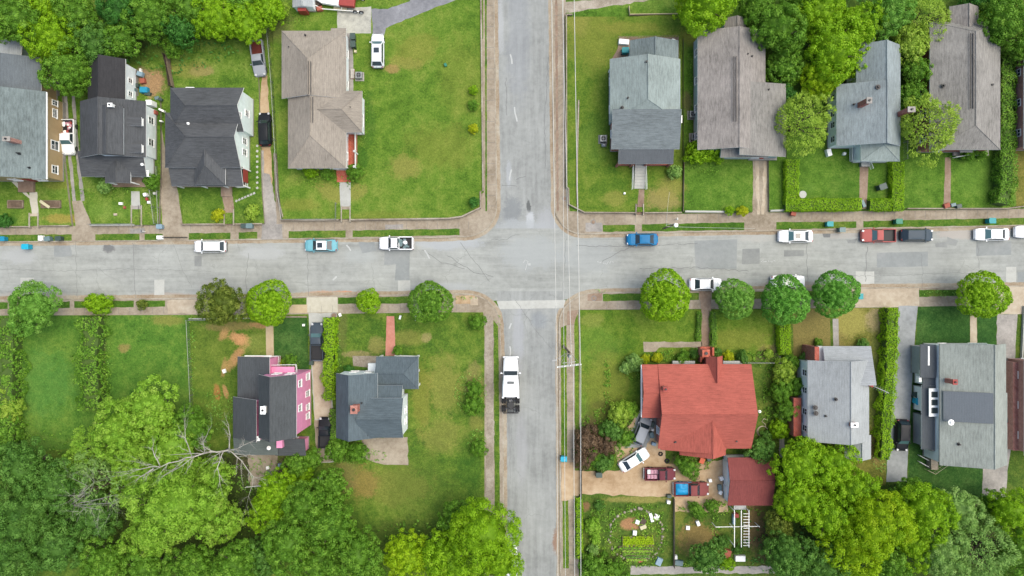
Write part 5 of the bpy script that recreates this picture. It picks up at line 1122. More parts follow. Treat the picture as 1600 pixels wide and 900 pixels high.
SHRUBS = [
 (155, 474, 21, 'bright', 'low wide green bush in the verge left of the empty lawns', 1.2), (223, 476, 9, 'olive', 'small brownish shrub in the narrow verge', 1),
 (342, 337, 10, 'yellow', 'round yellow-green shrub left of the brown brick steps', 1), (395, 333, 12, 'feather', 'round olive shrub right of the brown brick steps', 1),
 (740, 143, 8, 'bright', 'upper round shrub near the side street wall', 1), (740, 166, 9, 'mid', 'middle dull green shrub near the side street wall', 1), (740, 203, 8.5, 'yellow', 'bright round shrub near the side street wall', 1), (741, 317, 9, 'dark', 'dark round shrub in the lawn corner by the crossing', 1),
 (746, 503, 14, 'mid', 'loose green shrub beside the crossing on the lower lawn', 1), (742, 608, 14, 'mid', 'upper shrub of the pair beside the lower side pavement', 1), (740, 632, 17, 'mid', 'lower shrub of the pair beside the lower side pavement', 1), (748, 700, 14, 'mid', 'lone shrub by the pavement above the large roadside tree', 1),
 (1092, 238, 24, 'bright', 'large fresh green bush at the front left corner of the taupe house', 1.15), (1118, 246, 12, 'bright', 'smaller bush at the front of the taupe house', 1),
 (1138, 330, 8, 'bright', 'green shrub on the white stone wall, left one', 1), (1157, 330, 9, 'yellow', 'yellow shrub on the white stone wall, right one', 1),
 (487, 298 - 30, 12, 'bright', 'light shrub below the beige house eave, left one', 1), (514, 272, 11, 'mid', 'green shrub below the beige house eave, right one', 1), (556, 270, 14, 'mid', 'dark leafy shrub right of the red brick porch steps', 1), 
 (453, 566, 13, 'mid', 'green shrub in front of the pink house porch', 1), (441, 567, 7, 'yellow', 'small yellow shrub in front of the pink house porch', 1),
 (621, 548, 8, 'mid', 'small shrub beside the red path end', 1), (545, 576, 8, 'dark', 'dark little shrub by the white house left corner', 1),
 (528, 700, 20, 'mid', 'green bushes at the lower left corner of the blue-grey roofed house', 1.1), (560, 706, 18, 'mid', 'bush between that corner and the patio', 1), (488, 716, 18, 'mid', 'bush behind the pink house rear corner', 1), (474, 742, 18, 'bright', 'light bush below the parked dark pickup', 1),
 (1008, 560, 8, 'yellow', 'first clipped yellow ball shrub in front of the red house', 1), (1026, 558, 9, 'yellow', 'second clipped yellow ball shrub in front of the red house', 1), (1138, 556, 9, 'yellow', 'clipped yellow ball right of the red house steps', 1),
 (1066, 558, 12, 'mid', 'loose green bush left of the red house steps', 1.2), (1084, 552, 9, 'cool', 'dark bush hugging the red house steps', 1), (1120, 550, 8, 'cool', 'dark bush on the right of the red house steps', 1), (1160, 562, 12, 'cool', 'low dark bush below the window box', 1.3),
 (1200, 552, 8, 'feather', 'spiky pale shrub near the clipped column hedge', 1), (990, 565, 14, 'grey', 'pale flowering bush at the red house left corner', 1), (978, 574, 11, 'grey', 'pale thin bush left of the red house corner', 1),
 (968, 645, 20, 'feather', 'yellowish flowering shrub left of the parked dark car', 1), (985, 640, 14, 'pale', 'pale leafy shrub under the red eave', 1), (956, 672, 20, 'cool', 'dark green shrub in the planting by the dirt drive', 1), (976, 684, 16, 'mid', 'green shrub between two planting beds by the dirt drive', 1),
 (918, 688, 24, 'plum', 'purple-brown bush beside the side street pavement', 1), (912, 714, 18, 'plum', 'purple-brown bush above the blue bin', 1), (946, 694, 18, 'plum', 'purple-brown bush in the middle of the planting', 1), (926, 710, 16, 'mid', 'green bush among the purple-brown ones', 1), (942, 722, 17, 'cool', 'grey-green bush next to the green bin', 1),
 (1074, 727, 20, 'mid', 'bush in the dirt yard below the red roof', 1.1), (1196, 680, 10, 'cool', 'small bush below the coiled hose', 1),
 (1224, 580, 20, 'feather', 'olive bush at the top of the side garden by the pale grey house', 1), (1236, 566, 14, 'mid', 'bush at the rear of the clipped column hedge', 1), (1220, 610, 20, 'mid', 'bush in the middle of the side garden', 1), (1242, 602, 18, 'mid', 'bush against the white gable wall', 1),
 (1230, 640, 20, 'mid', 'bush in the side garden beside the brick wall', 1), (1216, 670, 16, 'bright', 'lower bush of the side garden', 1), (1258, 558, 10, 'cool', 'dark ball bush by the brick chimney base', 1), (1278, 536, 7, 'mid', 'small bush at the corner of the pale grey house', 1), (1347, 538, 10, 'cool', 'dark bush by the pale grey house front corner', 1),
 (1380, 318 - 60, 1, 'mid', '', 1),
 (930, 888, 26, 'mid', 'green bush on the bottom edge beside the side street', 1), (936, 880, 8, 'orange', 'orange leafed bush by the bottom edge', 1), (960, 892, 20, 'mid', 'leafy bush at the bottom edge under the oval garden', 1),
 (926, 822, 14, 'pale', 'pale star shaped plant left of the oval garden', 1), (930, 842, 9, 'pale', 'pale plant left of the lettuce bed', 1), (926, 858, 10, 'grey', 'greyish plant above the bottom edge bush', 1), (936, 788, 9, 'cool', 'dark plant in the upper left of the garden', 1),
 (1088, 796, 14, 'mid', 'bush below the tarped red pickup', 1.3), (1112, 790, 12, 'mid', 'bush between the red pickup and the white pergola', 1), (1128, 846, 12, 'cool', 'dark plant left of the pergola', 1), (1136, 880, 12, 'bright', 'bright plant at the bottom edge by the garden gate', 1), (1186, 846, 0, 'mid', '', 1),
 (1152, 858, 8, 'cool', 'small dark plant under the pergola end', 1), (1050, 292, 1, 'mid', '', 1),
 (1052, 270, 12, 'grey', 'bare greyish shrub right of the white front steps', 1), (1390, 292, 0, 'mid', '', 1), (1510, 238, 14, 'mid', 'leafy shrubs below the grey-brown house porch', 1.2), (1530, 240, 9, 'mid', 'small shrub right of that porch', 1),
 (8, 346, 12, 'dark', 'dark shrub on the low wall at the far left', 1), (1500, 320, 0, 'mid', '', 1), (240, 284, 14, 'mid', 'shrub by the small white house porch', 1), (168, 292, 12, 'grey', 'dry greyish shrub below the small porch roof', 1),
 (640, 588 + 10, 0, 'mid', '', 1), (1000, 790, 0, 'mid', '', 1), (18, 640, 22, 'feather', 'yellowish bush at the left edge below the tall hedge', 1), (16, 680, 20, 'mid', 'green bush on the left edge above the wood', 1), (8, 610, 16, 'feather', 'yellow-green bush on the left edge in the middle', 1),
 (1562, 590, 0, 'mid', '', 1), (1450, 768, 14, 'dark', 'dark bush below the back stairs of the sage house', 1), (1500, 752, 0, 'dark', '', 1),
]
for x, y, r, hue, lb, sq in SHRUBS:
    if lb: shrub(x, y, r, hue, lb, sq, zb=ZT if (y < 340) else ZP)

def hedge(pts, wd, hgt, hue, label, zb=ZP, leaf=.2, lump=.18, seed=1, name='hedge'):
    """clipped or loose hedge following photo-pixel points"""
    rs = np.random.RandomState(seed); q = [W(x, y, zb + hgt) for x, y in pts]; P, N, T = [], [], []; o = q[0]
    root = thing(name, label, 'hedge', (o.x, o.y, zb)); cv = MB()
    for i in range(len(q) - 1):
        a, b_ = q[i], q[i + 1]; L = (b_ - a).length; d = (b_ - a) / L; n = Vector((-d.y, d.x, 0)); area = L * (wd + 2 * hgt); leaf_ = leaf * .8; k = int(area * 2.2 / leaf_ ** 2)
        u = rs.uniform(-.1, L + .1, k); s_ = rs.uniform(-(hgt + wd / 2), hgt + wd / 2, k)
        for uu, ss in zip(u, s_):
            lp = mnoise.noise(Vector((a.x + d.x * uu, a.y + d.y * uu, ss * .5)) * .9) * lump * 2 + rs.normal() * .07
            if abs(ss) < wd / 2: v, z, nn = ss, hgt + lp, (n.x * ss * .3, n.y * ss * .3, 1)
            else: sg = 1 if ss > 0 else -1; v, z, nn = sg * (wd / 2 + lp), hgt - (abs(ss) - wd / 2), (n.x * sg, n.y * sg, .35)
            P.append((a.x + d.x * uu + n.x * v - o.x, a.y + d.y * uu + n.y * v - o.y, z)); N.append(nn)
        k2 = len(P) - len(T); T += list(.5 + rs.normal(size=k2) * .2)
    strip(cv, [(p.x, p.y) for p in q], wd * .72, 0, 0); cv = MB(); strip(cv, [(p.x, p.y) for p in q], wd * .74, zb, zb + hgt * .86)
    P = np.array(P); N = np.array(N) + rs.normal(size=(len(N), 3)) * .5; T = np.array(T) + np.array([mnoise.noise(Vector(p) * .8) * .5 for p in P])
    me = quad_mesh('foliage', P, N, leaf * .85 * rs.uniform(.7, 1.3, len(P)), 1.15, T, LEAF[hue], rs)
    f = bpy.data.objects.new('foliage', me); COL.objects.link(f); f.parent = root
    cv.build('inner_twigs', M['twigs'], root, off=root.location)
M['twigs'] = plain('dense_twigs', C(84, 112, 44), .9)
hedge([(138, 497), (140, 530), (136, 560), (140, 600), (140, 640)], 2.9, 2.2, 'mid', 'tall loose hedge between the two empty lower left lawns', leaf=.26, lump=.8, seed=1)
hedge([(6, 497), (8, 540), (6, 600), (9, 690)], 2.6, 2.2, 'mid', 'tall loose hedge along the left edge of the picture', leaf=.26, lump=.8, seed=2)
hedge([(514, 497), (514, 545), (512, 600), (516, 625)], 1.5, 1.9, 'bright', 'narrow hedge between the pale driveway and the white house', leaf=.22, lump=.35, seed=3)
hedge([(521, 640), (521, 690)], .9, 1.4, 'mid', 'thin hedge remnant along the side of the white house', lump=.3, seed=4)
hedge([(1396, 482), (1395, 540), (1390, 620), (1384, 718)], 1.6, 2.1, 'bright', 'long tall hedge left of the grey driveway', leaf=.2, lump=.42, seed=5)
hedge([(1238.5, 250), (1238.5, 318)], 1.9, 1.1, 'bright', 'clipped hedge beside the brown driveway, running up the yard', ZT, .16, .08, 6)
hedge([(1229, 320), (1346, 319)], 1.7, 1.1, 'bright', 'long clipped hedge along the pavement below the blue-grey roofed house', ZT, .16, .08, 7)
hedge([(1361, 319.5), (1393, 320)], 1.7, 1.1, 'bright', 'short clipped hedge right of the narrow brown path', ZT, .16, .08, 8)
hedge([(1403.5, 254), (1403.5, 329)], 1.7, 1.2, 'bright', 'clipped hedge between the two right hand lawns', ZT, .16, .08, 9)
hedge([(1577, 84), (1577, 200), (1576, 290), (1570, 318)], 2.1, 2.1, 'mid', 'tall hedge right of the long grey-brown house', ZT, .22, .3, 10)
hedge([(1226, 502), (1228, 553)], 1.6, 1.4, 'bright', 'clipped column hedge below the deep green street tree', leaf=.18, lump=.1, seed=11)
hedge([(1093, 488), (1092, 532)], .6, .7, 'mid', 'low hedge on the left of the brown path to the red house', leaf=.16, lump=.12, seed=12)
hedge([(1116, 488), (1116, 540)], .8, .8, 'mid', 'low hedge on the right of the brown path to the red house', leaf=.16, lump=.15, seed=13)
hedge([(905, 778), (906, 872)], .9, .9, 'bright', 'bright narrow hedge along the side street by the garden', leaf=.18, lump=.15, seed=14)

# bare limbs of a dead tree reaching over the wood beside the pink house
def limbs(b, pts, r0, rs, depth=0, spread=.5):
    pts = [Vector(p) for p in pts]; n = len(pts); fine = [pts[0]]
    for i in range(n - 1):
        for k in range(1, 4): t = pts[i].lerp(pts[i + 1], k / 3); fine.append(t + Vector([rs.uniform(-1, 1) * r0 * 1.1 for _ in range(3)]))
    m = len(fine); rad = [r0 * (1 - .82 * i / (m - 1)) for i in range(m)]; b.tube(fine, rad, 6 if r0 > .08 else 4)
    if depth >= 3: return
    for i in range(1, m):
        for rep in range(2 if depth else 2):
            if rs.random() < .72:
                d = (fine[i] - fine[i - 1]).normalized(); L = sum((fine[j + 1] - fine[j]).length for j in range(m - 1)) * rs.uniform(.18, .38)
                v = (d + Vector((rs.uniform(-1, 1), rs.uniform(-1, 1), rs.uniform(-.35, .5))) * (spread + .35)).normalized()
                limbs(b, [fine[i], fine[i] + v * L * .5, fine[i] + v * L + Vector((rs.uniform(-.2, .2) * L, rs.uniform(-.2, .2) * L, 0))], rad[i] * .6, rs, depth + 1)
q = W(352, 702, 1.0); dt = thing('dead_tree', 'bare pale limbs of a dead tree sprawling over the pale green trees', 'dead tree', (q.x, q.y, ZP))
rs = random.Random(4); b = MB(); b.tube([W(356, 704, .1), W(358, 704, 4), W(358, 703, 8)], [.38, .28, .2], 9); b.build('trunk', M['deadwood'], dt, True, off=dt.location)
for pts, r in (([(358, 703, 8), (330, 706, 10), (290, 716, 12), (250, 728, 13.5), (205, 733, 14)], .14), ([(358, 703, 8), (372, 700, 9.5), (398, 687, 10.5)], .09), ([(320, 708, 10.5), (318, 690, 12), (330, 665, 13)], .08), ([(350, 704, 8.5), (340, 730, 10), (345, 765, 10)], .09),
               ([(358, 703, 8), (378, 720, 8), (396, 745, 7), (385, 790, 6)], .09), ([(300, 714, 11.5), (290, 685, 13), (288, 650, 13)], .08), ([(250, 728, 13.5), (238, 705, 14), (240, 690, 14)], .08), ([(240, 732, 13.5), (220, 745, 14), (205, 742, 13)], .09), ([(358, 703, 8), (360, 680, 9), (355, 655, 9)], .1)):
    b = MB(); limbs(b, [W(*p) for p in pts], r, rs, 1 if r < .2 else 0); b.build('limb', M['deadwood'], dt, True, off=dt.location)
q = W(150, 770, .2); dt = thing('dead_tree', 'grey bare branches fanning out below the pale trees at lower left', 'dead tree', (q.x, q.y, ZP)); rs = random.Random(9)
b = MB(); b.tube([(q.x, q.y, .1), (q.x, q.y, 6)], [.25, .16], 8); b.build('trunk', M['deadwood'], dt, True, off=dt.location); q6 = (q.x, q.y, 6)
for e in ((108, 745), (100, 775), (118, 805), (150, 820), (180, 800), (196, 775), (130, 735)):
    b = MB(); limbs(b, [q6, W((e[0] + 165) / 2, (e[1] + 772) / 2, 9), W(*e, 11)], .045, rs, 1, .7); b.build('limb', M['deadwood'], dt, True, off=dt.location)
# ------------------------------------------------------------------ vehicles
M['cglass'] = plain('car_glass', C(52, 66, 74), .05, 0, .6, .05); M['tyre'] = plain('tyre_rubber', C(38, 38, 40), .8); M['rim'] = plain('wheel_rim', C(150, 152, 156), .35, .6)
M['lamp'] = plain('headlight_glass', C(222, 226, 228), .1, 0, .6, .03); M['tail'] = plain('tail_light', C(170, 30, 30), .2); M['blackp'] = plain('black_plastic', C(36, 37, 40), .6); M['cglass_t'] = plain('teal_windscreen', C(92, 130, 134), .05, 0, .6, .05)
M['chrome'] = plain('chrome', C(190, 192, 194), .25, .7)
def paint(name, r, g, b, rough=.28): return plain('paint_' + name, C(r, g, b), rough + .15, 0, .18, .06, 1.2, .0)
PT = dict(white=plain('paint_white', (.72, .74, .74, 1), .28, 0, .5, .04, 1.2, .5), white2=plain('paint_offwhite', (.62, .65, .66, 1), .28, 0, .5, .04, 1.2, .5), teal=paint('pale_teal', 128, 196, 208), blue=paint('blue', 30, 130, 186), red=paint('faded_red', 204, 116, 110, .6), dkred=paint('dull_red', 150, 84, 82, .6), maroon=paint('maroon', 126, 66, 74, .6), navy=paint('dark_blue_grey', 74, 90, 102),
          black=paint('black', 34, 38, 44), dgrey=paint('charcoal', 78, 90, 100), silver=paint('silver', 170, 176, 182, .4), crimson=paint('crimson', 196, 28, 54), rust=paint('rusty', 120, 62, 54, .8))
def lerp(a, b, t): return a + (b - a) * t
def vehicle(kind, px, py, deg, L, Wd, col, label, cat='car', name=None, glass='cglass', sunroof=False, group=None, z=0.0, roofcol=None, zc=.8, bed=None, hoodcol=None):
    """deg: heading, 0 = nose to the right of the photo, counter-clockwise"""
    q = W(px, py, zc); nm = name or {'sedan': 'parked_car', 'suv': 'parked_car', 'pickup': 'pickup_truck'}[kind]
    t = thing(nm, label, cat, (q.x, q.y, z), math.radians(deg), group); pm = PT[col]; h = Wd / 2
    P_ = dict(sedan=(.255, .40, .70, .875, 1.42, .92), suv=(.23, .37, .86, .97, 1.68, 1.02), pickup=(.27, .38, .55, .585, 1.72, 1.08))[kind]
    f0, f1, r0, r1, zr, zb = P_
    X = lambda f: L / 2 - f * L
    end = .60 if kind == 'pickup' else 1.0
    b = MB(); st = [(0, .60, .56, .36), (.010, .76, .68, .30), (.04, .89, .78, .24), (.12, .98, .88, .22), (f0, 1.0, zb - .04, .22), (.5, 1.0, zb, .22), (end * .97 if kind != 'pickup' else .585, 1.0, zb - .0, .22)]
    if kind != 'pickup': st = st[:-1] + [(r1 if kind == 'sedan' else .93, 1.0, zb - (.0 if kind != 'suv' else .02), .22), (.95, .95, zb - .06, .26), (.985, .84, zb - .16, .32), (1.0, .66, zb - .30, .40)]
    prof = [(.90, 0), (1.0, .25), (1.0, .6), (.965, .86), (.88, .97), (.6, 1.02), (0, 1.04)]
    rings = []
    for f, w_, zt, z0 in st:
        ring = [(X(f), -h * w_ * a, z0 + (zt - z0) * c) for a, c in prof] + [(X(f), h * w_ * a, z0 + (zt - z0) * c) for a, c in prof[-2::-1]]
        rings.append(ring)
    for i in range(len(rings) - 1):
        for j in range(len(rings[0]) - 1): b.face([rings[i][j], rings[i + 1][j], rings[i + 1][j + 1], rings[i][j + 1]][::-1])
        b.face([rings[i][0], rings[i][-1], rings[i + 1][-1], rings[i + 1][0]][::-1])
    b.face(rings[0][::-1]); b.face(rings[-1])
    body = b.build('body', pm, t, True); me = body.data
    # cabin
    xa, xb, xc, xd = X(f0), X(f1), X(r0), X(r1); wb_, wt = h * .93, h * .72; z0, z1 = zb - .06, zr
    c = MB(); B4 = [(xa, -wb_, z0), (xd, -wb_, z0), (xd, wb_, z0), (xa, wb_, z0)]; T4 = [(xb, -wt, z1 - .06), (xc, -wt, z1 - .06), (xc, wt, z1 - .06), (xb, wt, z1 - .06)]
    nseg = 6
    def roofz(u, v): return z1 - .06 * (u * u) ** 1.5 * 1.0 - .05 * (v ** 4)
    for i in range(4):
        j = (i + 1) % 4; c.face([B4[i], B4[j], T4[j], T4[i]][::-1])
    cab = c.build('cabin', pm, t)
    rc = MB()
    for i in range(nseg):
        for j in range(nseg):
            def pt(a, d):
                u, v = -1 + 2 * a / nseg, -1 + 2 * d / nseg; return (lerp(xb + .02, xc - .02, a / nseg), wt * v * 1.0, z1 - .065 + .065 * (1 - abs(u) ** 3) * (1 - abs(v) ** 3) + .003)
            rc.face([pt(i, j), pt(i, j + 1), pt(i + 1, j + 1), pt(i + 1, j)])
    rf = rc.build('car_roof', PT[roofcol] if roofcol else pm, t, True)
    def quad(name, p0, p1, p2, p3, m, ins=(.06, .08), off=.012):
        p0, p1, p2, p3 = map(Vector, (p0, p1, p2, p3)); n = (p1 - p0).cross(p3 - p0).normalized()
        def bl(u, v): return p0.lerp(p1, u).lerp(p3.lerp(p2, u), v)
        g = MB(); g.face([tuple(bl(u, v) + n * off) for u, v in ((ins[0], ins[1]), (1 - ins[0], ins[1]), (1 - ins[0], 1 - ins[1]), (ins[0], 1 - ins[1]))]); return g.build(name, m, t)
    gm = M[glass]
    quad('windscreen', B4[0], B4[3], T4[3], T4[0], gm); quad('rear_window', B4[2], B4[1], T4[1], T4[2], M['cglass'], (.07, .10))
    quad('side_window', B4[1], B4[0], T4[0], T4[1], M['cglass'], (.05, .16)); quad('side_window', B4[3], B4[2], T4[2], T4[3], M['cglass'], (.05, .16))
    if sunroof: s_ = MB(); s_.box(lerp(xb, xc, .36), 0, z1 + .012, .75, wt * 1.15, .02); s_.build('sunroof', M['cglass'], t)
    r_ = .33 if kind == 'sedan' else .37
    for fx in (.17, .80):
        for sg in (-1, 1):
            b = MB(); x = X(fx); b.tube([(x, sg * (h - .23), r_), (x, sg * (h - .0), r_)], r_, 16); wh = b.build('wheel', M['tyre'], t)
            b = MB(); b.tube([(x, sg * (h - .01), r_), (x, sg * (h + .012), r_)], r_ * .58, 12); b.build('rim', M['rim'], wh)
    for sg in (-1, 1):
        b = MB(); b.box(X(.035), sg * h * .68, zb * .72, .30, h * .30, .16, sg * .25); b.build('headlight', M['lamp'], t, bevel=.03)
        if kind != 'pickup': b = MB(); b.box(X(.975), sg * h * .72, zb * .78, .16, h * .32, .16, -sg * .2); b.build('tail_light', M['tail'], t, bevel=.03)
        b = MB(); b.box(X(f0 + .045), sg * (h + .07), zb + .06, .16, .20, .14); b.build('mirror', pm, t, bevel=.03)
    b = MB(); b.box(X(.004), 0, .42, .12, Wd * .78, .2); b.build('front_bumper', M['blackp'] if kind == 'suv' else pm, t, bevel=.04)
    if kind == 'pickup':
        x0, x1 = X(.592), X(.985); b = MB(); b.box((x0 + x1) / 2, 0, .60, x0 - x1, Wd - .2, .12); b.build('bed_floor', M['blackp'] if bed is None else bed, t)
        for sg in (-1, 1): b = MB(); b.box((x0 + x1) / 2, sg * (h - .07), .72, x0 - x1, .14, .68); b.build('bed_side', pm, t, bevel=.03)
        b = MB(); b.box(x1 + .03, 0, .76, .09, Wd - .1, .60); b.build('tailgate', pm, t, bevel=.02); b = MB(); b.box(x0, 0, .78, .08, Wd - .2, .62); b.build('bed_front', pm, t)
        b = MB(); b.box(x1 - .10, 0, .48, .18, Wd * .92, .16); b.build('rear_bumper', M['chrome'], t, bevel=.03)
        for sg in (-1, 1): b = MB(); b.box(x1 - .02, sg * (h - .07), .85, .08, .12, .3); b.build('tail_light', M['tail'], t)
    else: b = MB(); b.box(X(.995), 0, .45, .14, Wd * .80, .22); b.build('rear_bumper', M['blackp'] if kind == 'suv' else pm, t, bevel=.04)
    return t
vehicle('suv', 328, 385, 180, 4.7, 1.80, 'white', 'small white hatchback car parked at the upper kerb before the pale driveway')
vehicle('sedan', 501, 383.5, 180, 4.75, 1.80, 'teal', 'pale teal sedan with a sunroof at the upper kerb', sunroof=True, roofcol='white')
t = vehicle('pickup', 619, 380, 180, 5.0, 1.95, 'white', 'white pickup truck with junk in its bed at the upper kerb', 'pickup truck')
vehicle('sedan', 1004, 374, 180, 4.6, 1.80, 'blue', 'bright blue sedan parked at the upper kerb right of the crossing')
vehicle('sedan', 1244, 369, 180, 5.1, 1.85, 'white', 'white sedan with a sunroof and green tinted glass at the upper kerb', sunroof=True, glass='cglass_t')
vehicle('pickup', 1373, 368, 180, 5.0, 2.0, 'red', 'faded red pickup truck with an empty dark bed', 'pickup truck', glass='cglass_t')
vehicle('suv', 1433, 367.5, 0, 4.75, 1.85, 'navy', 'dark blue-grey car parked behind the faded red pickup')
vehicle('sedan', 1551, 366, 180, 5.1, 1.85, 'white', 'white sedan with a pale windscreen near the right end of the upper kerb', glass='cglass_t')
vehicle('sedan', 1613, 362, 180, 5.0, 1.85, 'white', 'white car nose at the upper kerb cut off by the right edge')
vehicle('sedan', 1103, 444, 0, 4.75, 1.85, 'white', 'white sedan at the lower kerb between two street trees')
vehicle('sedan', 1232, 440, 0, 5.0, 1.85, 'white', 'white car at the lower kerb mostly hidden under a street tree')
vehicle('pickup', 107, 214, 270, 5.2, 2.0, 'white', 'white pickup truck in the strip driveway beside the tan house', 'pickup truck', z=ZP, glass='cglass_t')
vehicle('pickup', 403.5, 91, 277, 5.3, 1.9, 'silver', 'old red and silver pickup with a rusty bed under the bright trees', 'pickup truck', z=ZP, bed=PT['rust'])
vehicle('suv', 414, 202, 92, 4.9, 1.85, 'black', 'black car in the dirt tracks beside the white gable wall', z=ZP)
vehicle('suv', 591, 81, 90, 5.0, 1.9, 'white2', 'white estate car with a sunroof standing on the big corner lawn', sunroof=True, z=ZT, glass='cglass_t')
vehicle('pickup', 495.5, 534, 90, 5.6, 2.0, 'dgrey', 'charcoal pickup truck in the pale driveway near the street', 'pickup truck', z=ZP, glass='cglass_t')
vehicle('pickup', 508, 676, 90, 4.5, 1.9, 'black', 'black pickup truck at the rear of the pale driveway', 'pickup truck', z=ZP)
vehicle('suv', 1003, 673, 68, 4.3, 1.85, 'silver', 'dark nosed silver car squeezed beside the red house', z=ZP)
vehicle('sedan', 990.5, 718.5, 32, 4.7, 1.8, 'white', 'white car parked askew on the dirt drive', z=ZP, glass='cglass_t')
vehicle('pickup', 1031, 740.5, 0, 4.6, 1.85, 'maroon', 'maroon pickup truck loaded with pink crates', 'pickup truck', z=ZP, bed=PT['rust'])
vehicle('pickup', 1080, 764, 0, 5.2, 2.05, 'dkred', 'dull red pickup truck with a blue tarp over its bed', 'pickup truck', z=ZP)
vehicle('suv', 1409.5, 680, 268, 4.6, 1.9, 'black', 'black car on the long grey driveway beside the hedge', z=ZP, glass='cglass_t')
vehicle('sedan', 1578, 655, 265, 4.2, 1.8, 'crimson', 'crimson car half hidden between the sage house and the faded brick house', z=ZP)
vehicle('sedan', 799, 878, 90, 4.6, 1.8, 'white', 'white car under the largest roadside tree on the side street')
# loads
def prop(name, label, cat, px, py, z=0.0, deg=0.0, group=None, zc=None):
    q = W(px, py, z if zc is None else zc); return thing(name, label, cat, (q.x, q.y, z), math.radians(deg), group)
PM = dict(blue=plain('blue_plastic', C(30, 160, 200), .5), teal=plain('teal_plastic', C(20, 168, 172), .5), green=plain('green_plastic', C(34, 140, 110), .5), dgreen=plain('dark_green_plastic', C(70, 92, 86), .5), cyan=plain('cyan_plastic', C(30, 190, 224), .5), orange=plain('orange_plastic', C(232, 100, 50), .5),
          greyb=plain('grey_plastic', C(120, 148, 150), .5), tarp=plain('blue_tarp', C(22, 165, 222), .55), pink=plain('pink_crate', C(214, 160, 176), .6), pot=plain('terracotta', C(180, 100, 80), .8), wood=speckle('weathered_wood', [C(120, 104, 88), C(152, 136, 116), C(180, 164, 144)], 3, amt=.2, stretch=(1, 4, 1)),
          dwood=speckle('dark_wood', [C(66, 56, 50), C(88, 76, 68), C(108, 96, 84)], 3, amt=.2), cream=plain('cream_board', C(226, 220, 180), .7), sky=plain('pale_blue_plastic', C(150, 180, 196), .5), lettuce=M['white'])
t = prop('scrap_pile', 'pale scrap heap lying in the bed of the white pickup at the upper kerb', 'scrap pile', 632, 380, .66, zc=1.0); b = MB(); rs = random.Random(1)
for i in range(14): b.box(rs.uniform(-.7, .7), rs.uniform(-.6, .6), rs.uniform(.08, .4), rs.uniform(.2, .6), rs.uniform(.15, .4), rs.uniform(.1, .25), rs.uniform(0, 3))
b.build('scrap', PM['greyb'], t); b = MB(); b.ball(.1, .1, .42, .34, .3, .2); b.build('white_bag', M['white'], t)
t = prop('cargo', 'red and white bags heaped in the bed of the pickup by the tan house', 'bags', 104, 200, .8, zc=1.0); rs = random.Random(2)
for nm, m in (('red_bag', M['redtrim']), ('white_bag', M['white']), ('pink_bag', PM['pink'])):
    b = MB()
    for i in range(5): b.ball(rs.uniform(-.6, .6), rs.uniform(-.8, .8), rs.uniform(.1, .3), rs.uniform(.15, .35), rs.uniform(.15, .35), .16)
    b.build(nm, m, t, True)
t = prop('tarp', 'bright blue tarp tied over the dull red pickup bed', 'tarp', 1069, 764, .9, zc=1.2); b = MB()
n = 10
for i in range(n):
    for j in range(n):
        f = lambda a, c: (-1.15 + 2.3 * a / n, -.95 + 1.9 * c / n, .28 * (1 - abs(2 * a / n - 1) ** 4) * (1 - abs(2 * c / n - 1) ** 4) + mnoise.noise(Vector((a * .6, c * .6, 1))) * .09 + .02)
        b.face([f(i, j), f(i + 1, j), f(i + 1, j + 1), f(i, j + 1)])
b.build('sheet', PM['tarp'], t, True)
t = prop('crates', 'pink and white crates stacked in the maroon pickup bed', 'crates', 1024, 741, .7, zc=1.2); rs = random.Random(3)
for i in range(5):
    for j in range(2): b = MB(); b.box(-.95 + i * .48, -.36 + j * .72, .3 + rs.uniform(-.04, .04), .44, .62, .5, 0, .95); b.box(-.95 + i * .48, -.36 + j * .72, .57, .2, .3, .05); b.build('crate', [PM['pink'], M['white']][(i * 3 + j) % 4 == 1], t)
# road tractor
q = W(798, 602, 1.6); t = thing('semi_truck', 'white sleeper cab road tractor without trailer parked on the side street', 'semi truck', (q.x, q.y, 0), math.radians(90)); wt_ = PT['white']
b = MB()
sec = [(4.05, .78, 1.25), (3.95, .92, 1.5), (3.6, 1.05, 1.72), (2.2, 1.12, 1.95), (2.1, 1.14, 2.0)]
prv = None
for x, hw, zt in sec:
    ring = [(x, -hw, .7), (x, -hw, zt - .25), (x, -hw * .8, zt - .05), (x, -hw * .35, zt), (x, hw * .35, zt), (x, hw * .8, zt - .05), (x, hw, zt - .25), (x, hw, .7)]
    if prv:
        for j in range(7): b.face([prv[j], ring[j], ring[j + 1], prv[j + 1]])
    else: b.face(ring)
    prv = ring
b.build('hood', wt_, t, True)
b = MB(); sec = [(2.15, 1.14, 2.0), (1.55, 1.10, 2.75), (1.2, 1.10, 3.0), (.2, 1.2, 3.45), (-1.3, 1.24, 3.75), (-1.38, 1.24, 3.7)]; prv = None
for x, hw, zt in sec:
    ring = [(x, -hw, .8), (x, -hw, zt - .4), (x, -hw * .88, zt - .12), (x, -hw * .5, zt), (x, hw * .5, zt), (x, hw * .88, zt - .12), (x, hw, zt - .4), (x, hw, .8)]
    if prv:
        for j in range(7): b.face([prv[j], ring[j], ring[j + 1], prv[j + 1]])
    prv = ring
b.face(prv[::-1]); cabo = b.build('cab', wt_, t, True)
b = MB(); b.face([(2.14, -.98, 2.10), (2.14, .98, 2.10), (1.62, .92, 2.74), (1.62, -.92, 2.74)]); b.build('windscreen', M['cglass'], t)
b = MB(); b.box(.62, 0, 3.36, .36, .95, .08); b.build('roof_vent', M['cglass'], cabo)
